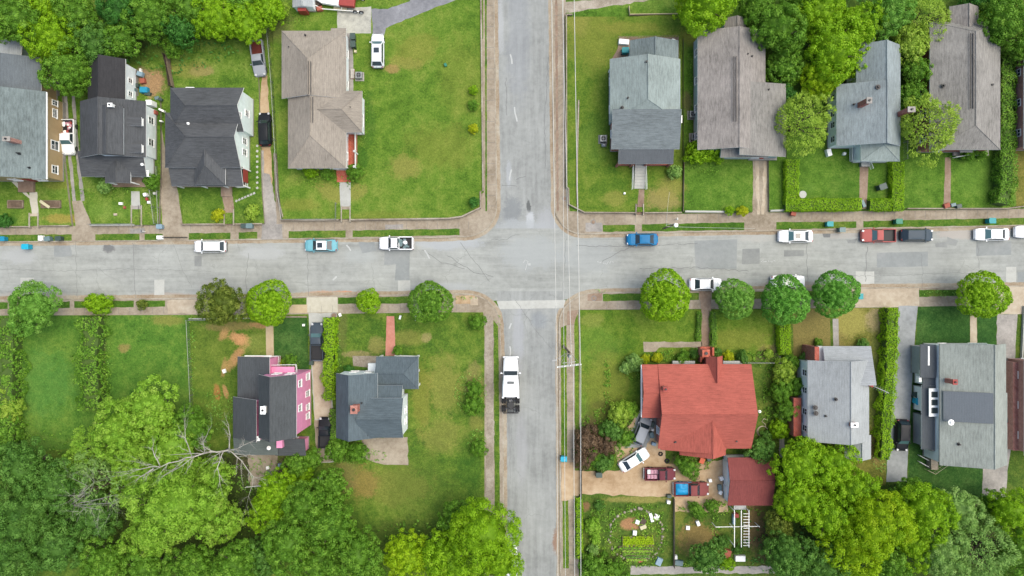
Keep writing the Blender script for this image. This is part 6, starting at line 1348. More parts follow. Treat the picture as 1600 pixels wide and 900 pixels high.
for sg in (-1, 1):
    b = MB(); b.box(1.45, sg * 1.145, 2.3, .6, .04, .5); b.build('side_window', M['cglass'], t)
    b = MB(); b.box(1.9, sg * 1.36, 2.35, .14, .24, .6); b.tube([(1.8, sg * 1.1, 2.4), (1.9, sg * 1.3, 2.4)], .03, 5); b.build('mirror', wt_, t)
    b = MB(); b.box(3.85, sg * .85, 1.25, .25, .28, .22); b.build('headlight', M['lamp'], t, bevel=.03)
    b = MB(); b.tube([(-.2, sg * .95, .65), (1.1, sg * .95, .65)], .33, 12); b.build('fuel_tank', M['chrome'], t)
    b = MB(); b.box(-1.5, sg * 1.1, 2.1, .22, .3, 2.6); b.build('side_fairing', wt_, t)
b = MB(); b.box(4.02, 0, .6, .25, 2.3, .4); b.build('front_bumper', wt_, t, bevel=.05)
b = MB()
for sg in (-1, 1): b.box(-1.5, sg * .43, .9, 5.4, .1, .26)
for x in (-2.0, -2.6, -3.3, -4.1): b.box(x, 0, .9, .12, .76, .2)
b.build('chassis_frame', M['blackp'], t)
for x in (-2.35, -3.6):
    for sg in (-1, 1):
        for k in (0, 1): b = MB(); b.tube([(x, sg * (.72 + k * .33), .5), (x, sg * (.98 + k * .33), .5)], .5, 18); wh = b.build('wheel', M['tyre'], t); b = MB(); b.tube([(x, sg * (.9 + k * .33), .5), (x, sg * (.99 + k * .33), .5)], .26, 12); b.build('rim', M['rim'], wh)
    b = MB(); b.tube([(x, -.8, .5), (x, .8, .5)], .12, 8); b.ball(x, 0, .55, .24, .24, .24); b.build('axle', M['rim'], t)
for sg in (-1, 1): b = MB(); b.tube([(3.0, sg * .85, .5), (3.0, sg * 1.13, .5)], .5, 18); wh = b.build('wheel', M['tyre'], t)
b = MB(); b.cyl(-3.0, 0, 1.05, 1.13, .46, 20); b.box(-3.45, 0, 1.08, .5, .3, .06); b.build('fifth_wheel', M['dark'], t)
b = MB(); b.ring(-2.3, 0, 1.12, .2, .05, 14, 5); b.box(-1.75, 0, 1.2, .3, 1.3, .4); b.build('air_lines', M['rim'], t)
b = MB(); b.box(-4.2, 0, .8, .1, 2.3, .3); b.build('rear_bumper', M['blackp'], t)

# ------------------------------------------------------------------ bins, boxes, yard objects
def bin_(px, py, col, label, deg=0, z=ZP, s=1.0, group=None, lid=None):
    t = prop('wheelie_bin', label, 'bin', px, py, z, deg, group, zc=z + .9); b = MB(); b.box(0, 0, .50 * s, .62 * s, .55 * s, .88 * s, 0, 1.12); b.build('bin_body', PM[col], t, bevel=.02)
    b = MB(); b.box(.02, 0, .98 * s, .80 * s, .68 * s, .08 * s); b.box(-.40 * s, 0, 1.0 * s, .1 * s, .5 * s, .07 * s); b.build('lid', PM[lid or col], t, bevel=.02)
    for sg in (-1, 1): b = MB(); b.tube([(-.34 * s, sg * .24 * s, .12 * s), (-.34 * s, sg * .30 * s, .12 * s)], .12 * s, 10); b.build('wheel', M['tyre'], t)
    return t
bin_(3, 373, 'blue', 'blue bin on the verge at the far left frame edge'); bin_(41, 385.5, 'cyan', 'bright cyan bin standing in the street at far left', s=1.2, z=0)
bin_(74, 373, 'greyb', 'pale grey-green bin in the verge beside the white box', 10); bin_(91, 372.5, 'dgreen', 'dark bin right of the pale grey-green one in the verge', 4)
bin_(249, 354, 'sky', 'pale blue-grey bin at the foot of the wide driveway'); bin_(390, 353, 'greyb', 'grey bin with a flat lid on the pavement below the round olive shrub', s=1.1); bin_(381, 353, 'dgreen', 'dark bin left of the grey one on the pavement')
bin_(551, 57, 'dgreen', 'upper dark green bin beside the beige house', 90, ZT, 1.1); bin_(551.5, 69, 'dgreen', 'lower dark green bin beside the beige house', 90, ZT, 1.1)
bin_(1296.5, 350, 'teal', 'teal bin on the verge right of the white sunroof sedan', s=1.1); bin_(1316, 359, 'greyb', 'grey bin at the kerb beside a tar stain', s=1.05); bin_(1404, 346, 'green', 'green bin on the verge above the dark car', s=1.15)
bin_(1549, 345, 'teal', 'teal bin on the verge above the right hand white sedan', s=1.2); bin_(1345, 463, 'teal', 'teal bin on the lower pavement by the deep green street tree', 90); bin_(881, 717, 'cyan', 'cyan bin beside the dirt drive entrance of the side street', s=1.1)
bin_(936, 742, 'dgreen', 'green bin on the dirt drive by the planting', s=1.1); bin_(1434, 627, 'cyan', 'cyan bin beside the sage house', s=1.2, deg=80); bin_(1433, 617, 'dgreen', 'dark lidded bin behind the cyan one beside the sage house', 80); bin_(1440, 656, 'greyb', 'pale bin with odd lids near the sage house back corner', 20)
bin_(977, 79, 'teal', 'teal bin on the cluttered deck of the green-grey house', z=ZT, s=1.2); bin_(1378, 292, 'dgreen', 'black grill cart on the lawn left of the dividing hedge', 20, ZT, 1.3)
def ac(px, py, label, z=ZT, deg=0):
    t = prop('air_conditioner', label, 'air conditioner', px, py, z, deg, zc=z + .9); b = MB(); b.box(0, 0, .05, 1.3, 1.3, .1); b.build('base_slab', M['conc_grey'], t)
    b = MB(); b.box(0, 0, .5, .95, .95, .8); b.build('casing', M['galv'], t, bevel=.03); b = MB(); b.cyl(0, 0, .9, .93, .36, 18); b.build('fan', M['dark'], t); b = MB(); b.ring(0, 0, .94, .36, .03, 18, 5); b.box(0, 0, .95, .7, .04, .02); b.box(0, 0, .955, .04, .7, .02); b.build('grille', M['galv'], t)
ac(943, 216, 'air conditioner left of the green-grey house, fan near its top'); ac(1083, 178, 'air conditioner between the green-grey and the taupe house'); ac(560, 117, 'grey air conditioner on a red brick pad right of the beige house'); ac(1086, 213, 'small air unit at the lower left wall of the taupe house')
t = prop('brick_pad', 'red brick pad between the beige house and its air conditioner', 'pad', 551.5, 116, ZT); b = MB(); b.box(0, 0, .15, .55, 1.4, .3); b.build('pad', M['brick_or'], t)
t = prop('propane_tank', 'pale tank below the air conditioner left of the green-grey house', 'tank', 944, 226, ZT, zc=1.2); b = MB(); b.tube([(-.4, 0, .4), (-.34, 0, .4), (.34, 0, .4), (.4, 0, .4)], [.1, .3, .3, .1], 12); b.build('tank', M['galv'], t, True); b = MB(); b.box(-.22, 0, .1, .1, .4, .2); b.box(.22, 0, .1, .1, .4, .2); b.build('stand', M['dark'], t)
t = prop('garden_table', 'round white table at the corner inside the square hedge', 'table', 1254, 304, ZT, zc=1.2); b = MB(); b.cyl(0, 0, .70, .75, .55, 24); b.build('table_top', M['conc_light'], t); b = MB(); b.cyl(0, 0, 0, .7, .06, 8); b.cyl(0, 0, 0, .04, .3, 12); b.build('leg', M['white'], t)
def planter(px, py, wx, wy, label, z=ZT, deg=0, plant=None, soil='dirt_soil'):
    t = prop('raised_bed', label, 'raised bed', px, py, z, deg, zc=z + .25)
    b = MB()
    for sx, sy, lx, ly in ((0, 1, wx, .1), (0, -1, wx, .1), (1, 0, .1, wy - .1), (-1, 0, .1, wy - .1)): b.box(sx * (wx / 2 - .05), sy * (wy / 2 - .05), .15, lx, ly, .3)
    b.build('frame', PM['wood'], t); b = MB(); b.box(0, 0, .11, wx - .2, wy - .2, .22); b.build('soil', M['soil'], t)
    if plant:
        rs = np.random.RandomState(int(px)); k = int(wx * wy * 170); P = np.stack([rs.uniform(-wx / 2 + .1, wx / 2 - .1, k), rs.uniform(-wy / 2 + .1, wy / 2 - .1, k), rs.uniform(.25, .5, k)], 1); P[:, 1] = np.round(P[:, 1] / .32) * .32 + rs.normal(size=k) * .06
        me = quad_mesh('plants', P, rs.normal(size=(k, 3)) * .5 + np.array([0, 0, 1]), .22 * rs.uniform(.7, 1.3, k), 1.2, rs.uniform(.3, 1, k), LEAF[plant], rs); o = bpy.data.objects.new('plants', me); COL.objects.link(o); o.parent = t
M['soil'] = speckle('garden_soil', [C(92, 78, 64), C(124, 106, 88), C(150, 130, 110)], 5, amt=.3)
planter(23.5, 319, 2.3, 1.2, 'small wooden bed of soil left of the tan house steps'); planter(79, 319, 2.9, 1.15, 'longer wooden bed of soil right of the tan house steps')
t = prop('plank', 'yellow plank leaning over the longer wooden bed', 'plank', 70, 319, ZT + .3, -35); b = MB(); b.box(0, 0, .04, 1.7, .4, .05); b.build('board', PM['cream'], t)
planter(997, 845.5, 4.7, 1.35, 'bright lettuce bed in the middle of the oval garden', ZP, 0, 'lime')
def balls(name, label, cat, lst, m, z=ZP, group=None):
    """one heap of small things that lie together"""
    q = W(lst[0][0], lst[0][1], z); t = thing(name, label, cat, (q.x, q.y, z), 0, group); b = MB()
    for it in lst:
        p = W(it[0], it[1], z); b.box(p.x - q.x, p.y - q.y, it[4] / 2, it[2], it[3], it[4], it[5] if len(it) > 5 else 0, .9)
    b.build('pieces', m, t, bevel=.02); return t
def item(name, label, cat, px, py, sx, sy, sz, m, z=ZP, deg=0, lid=None):
    """a small boxy yard object: a body with a recessed lid / rim"""
    t = prop(name, label, cat, px, py, z, deg, zc=z + sz); b = MB(); b.box(0, 0, sz / 2, sx, sy, sz, 0, .94); b.build('body', m, t, bevel=min(sx, sy, sz) * .12)
    b = MB(); b.box(0, 0, sz + .03, sx * .9, sy * .9, .06); b.build('lid', lid or m, t, bevel=.01); return t
item('storage_box', 'white box standing in the verge left of the bins', 'box', 63, 372, .7, .8, .6, M['white']); item('storage_box', 'white box in the verge above the wide driveway kerb', 'box', 249, 371, .9, .6, .5, M['white'])
item('cool_box', 'small white cool box on the grass by the front steps of the small white house', 'box', 188, 318, .5, .4, .35, M['white'], ZT); item('flower_pot', 'small red pot on the lawn of the small white house', 'pot', 194, 324, .3, .4, .3, PM['pot'], ZT); item('garden_stone', 'pale stone on the lawn of the small white house', 'stone', 180, 335, .5, .35, .15, M['conc_cream'], ZT)
item('plastic_chair', 'white plastic chair on the grass right of the grey steps', 'chair', 226, 304, .5, .5, .7, M['white'], ZT, 20); item('toy', 'red toy on the grass right of the grey steps', 'toy', 229, 311, .35, .5, .3, M['redtrim'], ZT, 30); item('plastic_tub', 'white tub on the grass right of the grey steps', 'tub', 232, 316, .4, .4, .3, M['white'], ZT); item('flower_pot', 'pale pot at the porch corner of the small white house', 'pot', 241, 302, .4, .4, .5, M['conc_light'], ZT)
rs = random.Random(21)
JUNK = [(218, 115, .9, .7, .6, 'sky', 'pale blue tub beside the white wall of the black roofed wing'), (222, 126, .8, .8, .5, 'pot', 'red tub in the small dirt yard'), (213, 133, .5, .6, .7, 'dgreen', 'dark crate in the small dirt yard'), (224, 140, 1.2, .9, .7, 'blue', 'blue folding chair in the small dirt yard'),
        (230, 146, .9, .6, .5, 'dgreen', 'black bag in the small dirt yard'), (245, 153, .7, .5, .5, 'greyb', 'grey box below the small dirt yard'), (208, 139, .5, .7, .6, 'greyb', 'grey bucket by the white wall of the black roofed wing'), (232, 160, .9, .8, 1.6, 'lettuce', 'white cupboard at the corner of the small white house'),
        (238, 175, 1.0, .6, .8, 'pot', 'orange bin beside the small white house wall'), (250, 155, .6, .4, .4, 'dgreen', 'dark bucket left of the gable house'), (252, 172, .9, .3, .5, 'lettuce', 'white board on trestles left of the gable house'), (251, 189, .4, .2, .5, 'lettuce', 'white post stub beside the wide driveway'), (219, 110, .3, .6, .4, 'lettuce', 'white can at the top of the small dirt yard'),
        (1020, 664, .5, .9, .7, 'dgreen', 'black box between the silver car and the red house'), (1019, 680, .6, .9, .8, 'greyb', 'grey box against the red house wall'), (1022, 694, .7, .5, .6, 'sky', 'pale box at the corner of the red house wall'), (1020, 672, .4, .4, .5, 'lettuce', 'white bucket against the red house wall'),
        (1097, 720, .8, .9, .5, 'orange', 'orange tub below the red roof'), (1108, 718, .6, .5, .6, 'dgreen', 'dark bucket right of the orange tub'), (1110, 751, .5, .5, .5, 'lettuce', 'white bucket beside the tarped pickup'), (1128, 748, .6, .6, .6, 'lettuce', 'white pail left of the garage'), (1125, 762, .6, .9, .4, 'greyb', 'grey crate left of the garage'),
        (1126, 770, .5, .6, .5, 'lettuce', 'white bin at the lower left of the garage'), (1045, 785, .5, .5, .6, 'lettuce', 'white bucket by the garden gate corner'), (1046, 776, .7, .5, .7, 'dgreen', 'dark barrel beside the tarped pickup'), (996, 816, .6, .6, .4, 'lettuce', 'white pot on the bare soil patch of the oval garden'), (1005, 824, 1.0, .6, .4, 'cream', 'cream box beside the bare soil patch'),
        (992, 833, .6, .7, .4, 'lettuce', 'white crate above the lettuce bed'), (1005, 815, .9, .9, .3, 'dwood', 'dark slatted crate in the oval garden'), (1018, 809, .5, 1.4, .2, 'lettuce', 'white plank in the oval garden'), (1026, 808, .8, .8, .15, 'lettuce', 'white tray in the oval garden'), (1091, 818, .5, .8, .4, 'lettuce', 'white cushion on the brown grass'), (1075, 825, .6, .6, .2, 'lettuce', 'pale stone slab on the brown grass'),
        (1056, 871, .5, .6, .5, 'lettuce', 'white bucket at the fence by the bottom edge'), (1061, 880, 1.3, .8, .4, 'greyb', 'grey frame at the bottom end of the garden fence'), (1157, 873, 1.6, .9, .5, 'lettuce', 'white bench at the bottom of the side garden'), (1136, 866, 1.2, 1.3, .7, 'pot', 'brown cold frame below the pergola'), (1030, 878, .9, 1.2, .3, 'sky', 'blue-grey panel at the bottom right of the oval garden'),
        (1001, 876, .8, .5, .3, 'pot', 'brown pot pile at the bottom of the oval garden'), (1240, 335 - 1, .8, .6, .5, 'pot', 'red potted flowers at the foot of the long clipped hedge'), (1296, 238, .7, 1.1, .7, 'lettuce', 'white bench at the corner of the blue-grey roofed house'), (1320, 240, .4, .4, .5, 'lettuce', 'white pot on the lawn of the two chimney house'), (1349, 318, .5, 1.2, .9, 'greyb', 'metal gate folded beside the narrow path'),
        (1480, 321, .9, .7, .4, 'pot', 'brown pot at the foot of the right hand path'), (1490, 320, .8, .5, .5, 'greyb', 'first grey bicycle frame heap by the right hand path'), (1499, 322, .8, .6, .5, 'dgreen', 'second dark heap beside the right hand path'), (500, 748, .7, .6, .4, 'lettuce', 'white scrap on the dark pad behind the pale driveway'), (418, 731, .5, .5, .3, 'lettuce', 'white pot on the patio behind the pink house'),
        (419, 739, .6, .5, .3, 'greyb', 'grey tub on the patio behind the pink house'), (437, 727, .6, .5, .4, 'sky', 'pale box by the bushes behind the pink house'), (650, 497, .5, .7, .3, 'lettuce', 'white yard sign by the round street tree'), (625, 496, .3, .6, .15, 'lettuce', 'white curved edging stone beside the red path'), (531, 492, .4, .5, .2, 'lettuce', 'white bag beside the round manhole'),
        (350, 580, .5, .6, .3, 'lettuce', 'white bag lying on the clay scars'), (474, 508, .35, .35, .3, 'lettuce', 'white lantern on the grass left of the charcoal pickup'), (486, 567, .6, .7, .7, 'dgreen', 'dark bin box at the pink house front corner'), (555, 80, .4, .4, .3, 'cream', 'yellow bucket below the dark green bins'), (976, 302, .3, .3, .3, 'lettuce', 'small white ball on the lawn below the green-grey house'),
        (696, 101, .4, .5, .3, 'green', 'small green sprinkler in the corner lawn'), (1366, 602, .1, .1, .1, 'pot', ''), (42, 565, .1, .1, .1, 'pot', ''), (975, 65, 1.6, .8, .5, 'lettuce', 'white rubble heap on the deck of the green-grey house'), (955, 108, .5, 1.0, .5, 'lettuce', 'white bags at the deck edge of the green-grey house'), (1052, 63, .5, .5, .6, 'lettuce', 'white box at the far deck corner'),
        (1390, 545 + 12, .1, .1, .1, 'pot', ''), (499, 13, .9, .7, .5, 'pot', 'red scrap beside the small shed'), (496, 5, 1.0, .8, .4, 'dwood', 'brown scrap beside the small shed')]
for x, y, sx, sy, sz, c_, lb in JUNK:
    if lb: item('_'.join([w_ for w_ in lb.split() if w_ in ('tub', 'crate', 'chair', 'bag', 'box', 'bucket', 'cupboard', 'bin', 'board', 'post', 'can', 'pail', 'barrel', 'pot', 'plank', 'tray', 'cushion', 'slab', 'frame', 'bench', 'panel', 'heap', 'sign', 'stone', 'lantern', 'ball', 'sprinkler', 'scrap', 'bags', 'rubble', 'gate', 'flowers')][:1]) or 'box', lb,
                [w_ for w_ in lb.split() if w_ in ('tub', 'crate', 'chair', 'bag', 'box', 'bucket', 'cupboard', 'bin', 'board', 'post', 'can', 'pail', 'barrel', 'pot', 'plank', 'tray', 'cushion', 'slab', 'frame', 'bench', 'panel', 'heap', 'sign', 'stone', 'lantern', 'ball', 'sprinkler', 'scrap', 'bags', 'rubble', 'gate', 'flowers')][0], x, y, sx, sy, sz, PM[c_], ZT if y < 340 and 'dirt yard' not in lb else ZP, rs.uniform(-25, 25))
# hose, manhole, tyre
t = prop('garden_hose', 'large coil of pale hose beside the red roof', 'hose', 1191, 674, ZP); b = MB(); b.ring(0, 0, .06, .8, .05, 28, 6); b.ring(.05, .03, .15, .74, .05, 28, 6); b.tube([(.5, .6, .08), (.4, 1.1, .08), (-.1, 1.5, .08), (.2, 1.9, .08), (.8, 1.7, .08)], .05, 6); b.build('coil', M['conc_cream'], t, True)
t = prop('manhole', 'round manhole in the grass right of the pale driveway apron', 'manhole', 522, 493, ZP + .02); b = MB(); b.cyl(0, 0, 0, .05, .5, 20); b.build('surround', M['conc_grey'], t); b = MB(); b.cyl(0, 0, .05, .07, .34, 20); b.build('cover', M['brown_path'], t)
for x, y, lb in ((882, 310, 'dark round utility cover in the pavement at the upper right corner'), (927, 347, 'faint round utility cover near the upper right crossing'), (928, 466, 'round utility cover in the pavement at the lower right corner')):
    t = prop('manhole', lb, 'manhole', x, y, ZP + .008); b = MB(); b.cyl(0, 0, 0, .012, .38, 20); b.build('surround', M['patch_dark'], t); b = MB(); b.cyl(0, 0, .012, .02, .28, 20); b.build('cover', M['brown_path'], t)
t = prop('old_tyre', 'old tyre lying on the dirt below the red roof', 'tyre', 1042, 720, ZP); b = MB(); b.ring(0, 0, .12, .26, .12, 18, 8); b.build('tyre', M['tyre'], t, True)
t = prop('old_tyre', 'old tyre lying behind the red roof corner left of the garage', 'tyre', 1032, 709, ZP); b = MB(); b.ring(0, 0, .12, .24, .11, 18, 8); b.build('tyre', M['tyre'], t, True)
t = prop('boat_trailer', 'boat trailer with a white hull and a red cover at the top edge', 'boat trailer', 528, 3, ZT, -6, zc=1.2); b = MB()
b.tube([(-4.6, -.3, .5), (-2.5, .9, .5), (3.6, .9, .5)], .07, 5); b.tube([(-4.6, -.3, .5), (-2.2, -1.2, .5), (3.6, -1.0, .5)], .07, 5); b.box(.6, 0, .5, .1, 1.9, .1); b.build('trailer_frame', M['white'], t)
b = MB(); b.prism([(-3.4, 0), (-2.2, .8), (.4, .95), (.4, -.75), (-2.2, -.6)], .6, 1.2); b.build('hull', M['white'], t, bevel=.08); b = MB(); b.prism([(.3, .95), (2.6, .95), (2.6, -.7), (.3, -.7)], .6, 1.35); b.build('cover', M['redtrim'], t, bevel=.08)
for x in (2.6, 3.5):
    for y in (-1.05, .9): b = MB(); b.tube([(x, y - .1, .35), (x, y + .1, .35)], .35, 14); wh = b.build('wheel', M['tyre'], t); b = MB(); b.tube([(x, y - .12, .35), (x, y + .12, .35)], .2, 10); b.build('rim', M['white'], wh)
t = prop('board', 'cream board lying below the boat trailer', 'board', 532, 13, ZT + .02, -6); b = MB(); b.box(0, 0, .1, 1.95, .85, .12); b.build('panel', PM['cream'], t)
# pergola, clothes line
t = prop('pergola', 'white pergola frame below the garage', 'pergola', 1156, 812, ZP, zc=1.4); b = MB(); rs = random.Random(5)
for x in (-1.1, -.1, 1.0): b.box(x, -1.0, 2.2, .09, 5.4, .12)
for k in range(12): b.box(.62, -3.4 + k * .42, 2.32, .9, .07, .06)
b.build('beams', M['white'], t)
for x in (-1.1, 1.0):
    for y in (-3.5, -1, 1.6): b = MB(); b.box(x, y, 1.1, .1, .1, 2.2); b.build('post', M['white'], t)
b = MB(); b.box(0, 1.9, 1.3, 1.8, .8, .06); b.box(0, 1.9, 1.36, 1.3, .5, .04); b.build('cover', M['galv'], t)
item('parasol', 'red and pink folded parasol on the pergola bench', 'parasol', 1151, 806, .7, .6, .9, M['redtrim'], ZP); item('bench', 'blue bench inside the white pergola', 'bench', 1147, 812, .4, 1.6, .5, PM['sky'], ZP)
t = prop('clothes_line', 'white clothes line bar crossing the side garden', 'clothes line', 1150, 823, ZP, zc=2.0); b = MB(); b.tube([(-3.0, 0, 2.0), (3.4, .1, 2.0)], .05, 6); b.build('bar', M['white'], t)
for x in (-3.0, 3.4): b = MB(); b.cyl(x, 0, 0, 2.0, .05, 6); b.build('post', M['white'], t)
t = prop('bicycle_rack', 'small dark pipe rack beside the tarped pickup', 'rack', 1085, 746, ZP); b = MB(); b.ring(-.25, 0, .35, .3, .035, 14, 5); b.ring(.35, .05, .35, .3, .035, 14, 5); b.tube([(-.25, 0, .62), (.35, 0, .62)], .03, 5); b.build('frame', M['dark'], t)
t = prop('tv_antenna', 'rusty antenna mast leaning from the pale grey roof over the hedge', 'antenna', 1358, 600, 4.8, -25); b = MB(); b.tube([(-.6, 0, -.2), (3.0, 0, .2)], .06, 6); b.build('mast', M['galv'], t)
b = MB()
for k in range(9): b.tube([(-.3 + k * .38, -.45 + k * .02, .1), (-.3 + k * .38, .45 - k * .02, .1)], .025, 4)
b.build('elements', M['galv'], t); b = MB(); b.box(.1, 0, .0, 1.0, .5, .3); b.build('mount', M['redtrim'], t)
# rocks and plants that ring the oval garden
gr = random.Random(8)
for i in range(46):
    a = i / 46 * 2 * math.pi; x, y = 994 + 42 * math.cos(a) + gr.uniform(-2, 2), 836 + 41 * math.sin(a) + gr.uniform(-2, 2)
    if i == 0: t0 = prop('garden_rock', 'small pale rock in the ring around the oval garden', 'rock', x, y, ZP, group='rocks ringing the oval garden'); b = MB(); b.ball(0, 0, .12, .26, .2, .2, 8, 5); b.build('stone', M['gravel'], t0)
    else:
        c = copy_tree(t0); q = W(x, y, ZP); c.location = (q.x, q.y, ZP); c.rotation_euler.z = gr.uniform(0, 6); k = gr.uniform(.4, 1.05); c.scale = (k, k * gr.uniform(.7, 1.3), k)
def groundcover(name, spots, hue, seed, dens=38, hmax=.5, leaf=.2):
    rs = np.random.RandomState(seed); P = []
    for px, py, rx, ry in spots:
        k = int(rx * ry / S / S * 3.1 * dens); a = rs.uniform(0, 6.28, k); r = np.sqrt(rs.uniform(0, 1, k))
        for aa, rr in zip(a, r):
            x, y = px + rx * rr * math.cos(aa), py + ry * rr * math.sin(aa); z0 = ZT if y < 340 else ZP; q = W(x, y, z0)
            n = mnoise.noise(Vector((q.x * 1.3, q.y * 1.3, seed)))
            if n > -.05: P.append((q.x, q.y, z0 + .04 + rs.uniform(0, 1) * hmax * (n + .4)))
    P = np.array(P); k = len(P); me = quad_mesh(name, P, rs.normal(size=(k, 3)) * .6 + np.array([0, 0, 1]), leaf * rs.uniform(.6, 1.4, k), 1.4, rs.uniform(0, 1, k), LEAF[hue], rs); o = bpy.data.objects.new(name, me); COL.objects.link(o); o['kind'] = 'stuff'; return o
groundcover('garden_plants', [(975, 800, 26, 8), (994, 868, 40, 12), (960, 835, 10, 26), (1034, 835, 9, 36), (940, 810, 22, 22), (1000, 790, 30, 5), (1080, 792, 24, 8), (1118, 830, 8, 30), (1170, 800, 26, 6), (1196, 840, 6, 40), (990, 880, 40, 6), (1010, 808, 20, 10)], 'mid', 3)
groundcover('garden_plants', [(980, 864, 26, 9), (935, 850, 16, 26), (1010, 820, 24, 16), (1100, 880, 34, 8), (1130, 790, 14, 14)], 'pale', 4)
groundcover('weeds', [(1214, 620, 22, 70), (1190, 560, 14, 12), (950, 680, 46, 44), (1045, 556, 40, 9), (1145, 556, 34, 8), (925, 700, 30, 34), (990, 580, 14, 14), (948, 600, 6, 40), (1090, 722, 26, 12)], 'mid', 5, 44)
groundcover('weeds', [(505, 282, 44, 10), (560, 180, 16, 50), (556, 286, 14, 14), (165, 300, 50, 8), (235, 330, 16, 8), (60, 348, 50, 4), (20, 350, 20, 6), (1100, 262, 26, 12), (1520, 246, 46, 6), (905, 20, 20, 8), (465, 30, 24, 10), (1080, 110, 8, 40)], 'mid', 6, 24, .35, .16)
groundcover('weeds', [(300, 560, 6, 70), (150, 560, 26, 70), (22, 560, 12, 80), (525, 560, 8, 60), (735, 615, 26, 34), (745, 690, 16, 20), (560, 712, 46, 12), (448, 570, 26, 8), (778, 500, 5, 10), (930, 455, 16, 3), (722, 466, 24, 4), (1470, 459, 30, 5), (1375, 700, 14, 40), (395, 740, 60, 26), (340, 640, 30, 30)], 'street', 7, 22, .4, .17)
groundcover('leaf_scatter', [(300, 820, 230, 80), (60, 760, 90, 90), (640, 850, 60, 40)], 'mid', 8, 4, .6, .3)
groundcover('leaf_scatter', [(1330, 850, 200, 60), (1320, 40, 160, 60), (210, 60, 180, 60), (1560, 840, 60, 60)], 'dark', 9, 4, .6, .3)

for k_ in range(5): planter(994 + (k_ % 2) * 2, 856 + k_ * 4.6, 5.2 - k_ * .5, .36, 'planted row number'.replace(' number', '') + ' below the lettuce bed, ' + ('first', 'second', 'third', 'fourth', 'fifth')[k_] + ' from the top', ZP, 0, ('mid', 'pale', 'mid', 'cool', 'pale')[k_])
# ------------------------------------------------------------------ fences
def fence(pts, label, kind='mesh', hgt=1.1, z=ZP, m=None, step=2.4):
    q = [W(x, y, z) for x, y in pts]; o = q[0]; t = thing('fence', label, 'fence', (o.x, o.y, z)); pm = {'mesh': M['galv'], 'plank': PM['dwood'], 'picket': M['white'], 'wood': PM['wood']}[kind] if m is None else M[m]
    b = MB(); r = MB(); posts = []
    for i in range(len(q) - 1):
        a, c = q[i] - o, q[i + 1] - o; L = (c - a).length; d = (c - a) / L; rz = math.atan2(d.y, d.x); n = max(1, round(L / step))
        for k in range(n + (i == len(q) - 2)): posts.append(a + d * (L * k / n))
        if kind == 'mesh':
            r.tube([(a.x, a.y, hgt), (c.x, c.y, hgt)], .03, 5); k = int(L / .22)
            for j in range(k):
                u = j * L / k; p0, p1 = a + d * u, a + d * min(L, u + .45); b.tube([(p0.x, p0.y, .05), (p1.x, p1.y, hgt)], .008, 3, False); b.tube([(p1.x, p1.y, .05), (p0.x, p0.y, hgt)], .008, 3, False)
        elif kind in ('plank', 'wood'):
            k = max(1, int(L / .16))
            for j in range(k): p = a + d * ((j + .5) * L / k); b.box(p.x, p.y, hgt / 2 + random.uniform(-.02, .02), .145, .03, hgt, rz)
            r.tube([(a.x, a.y, hgt * .8), (c.x, c.y, hgt * .8)], .04, 4); r.tube([(a.x, a.y, hgt * .25), (c.x, c.y, hgt * .25)], .04, 4)
        else:
            k = max(1, int(L / .2))
            for j in range(k): p = a + d * ((j + .5) * L / k); b.box(p.x, p.y, hgt / 2, .07, .03, hgt, rz)
            r.box(((a + c) / 2).x, ((a + c) / 2).y, hgt - .12, L, .05, .07, rz); r.box(((a + c) / 2).x, ((a + c) / 2).y, .2, L, .05, .07, rz)
    b.build('mesh_panel' if kind == 'mesh' else 'boards', pm, t); r.build('rail', pm, t)
    for p in posts: c = MB(); c.box(p.x, p.y, hgt / 2 + .05, .07, .07, hgt + .1); c.build('post', pm, t)
fence([(420, 45), (427, 130), (432, 220), (437, 300), (443, 344)], 'wire mesh fence between the dirt tracks and the beige house')
fence([(296, 500), (299, 560), (303, 645)], 'wire mesh fence left of the clay scarred lawn'); fence([(300, 500), (325, 500)], 'short wire fence piece under the brownish street tree')
fence([(143, 351), (210, 350.5)], 'low wire fence along the front lawn of the small white house', hgt=.9, z=ZT); fence([(249, 262), (250, 300), (252, 350)], 'wire fence between the small white house and the wide driveway', hgt=1.0, z=ZP)
fence([(238, 298), (245, 350)], 'green edged wire fence right of the grey steps', hgt=.9, z=ZT)
fence([(262, 88), (268, 110), (272, 138)], 'dark plank fence at the left of the back lawn', 'plank', 1.7); fence([(265, 85), (269, 110), (275, 138)], 'second grey plank row behind the dark plank fence', 'wood', 1.5)
fence([(1052, 778), (1052, 830), (1052, 884)], 'old wooden fence between the oval garden and the brown grass', 'wood', 1.0); fence([(908, 733), (908, 776)], 'dark gate rail at the mouth of the dirt drive', 'plank', 1.0)
fence([(1130, 566), (1205, 566)], 'grey-green wire fence behind the lawn right of the red house', hgt=1.1); fence([(1214, 556), (1215, 630), (1217, 700)], 'wire fence beside the narrow concrete strip', hgt=1.2)
fence([(1411, 170), (1411, 250)], 'wire fence right of the side chimney', hgt=1.2, z=ZT); fence([(1068, 255), (1067, 330)], 'brown picket edging between the dry lawn and the lush lawn', 'wood', .5, ZT); fence([(1380, 490), (1384, 640), (1380, 716)], 'wire fence along the shaded side of the long tall hedge', hgt=1.0)
fence([(441, 343.5), (525, 343)], 'thin wire fence on the wall left of the corner yard steps', hgt=.8, z=ZT); fence([(526, 343), (526, 318)], 'short wire fence beside the corner yard steps', hgt=.8, z=ZT)
fence([(386, 760), (432, 756)], 'pale stone balustrade at the end of the pink house patio', 'picket', .6); fence([(256, 371), (293, 371)], 'low dark chain barrier across the wide driveway apron', 'wood', .45, m='dark')
fence([(556, 209), (556.5, 262)], 'white picket rail on the red brick porch', 'picket', .7, 1.7)

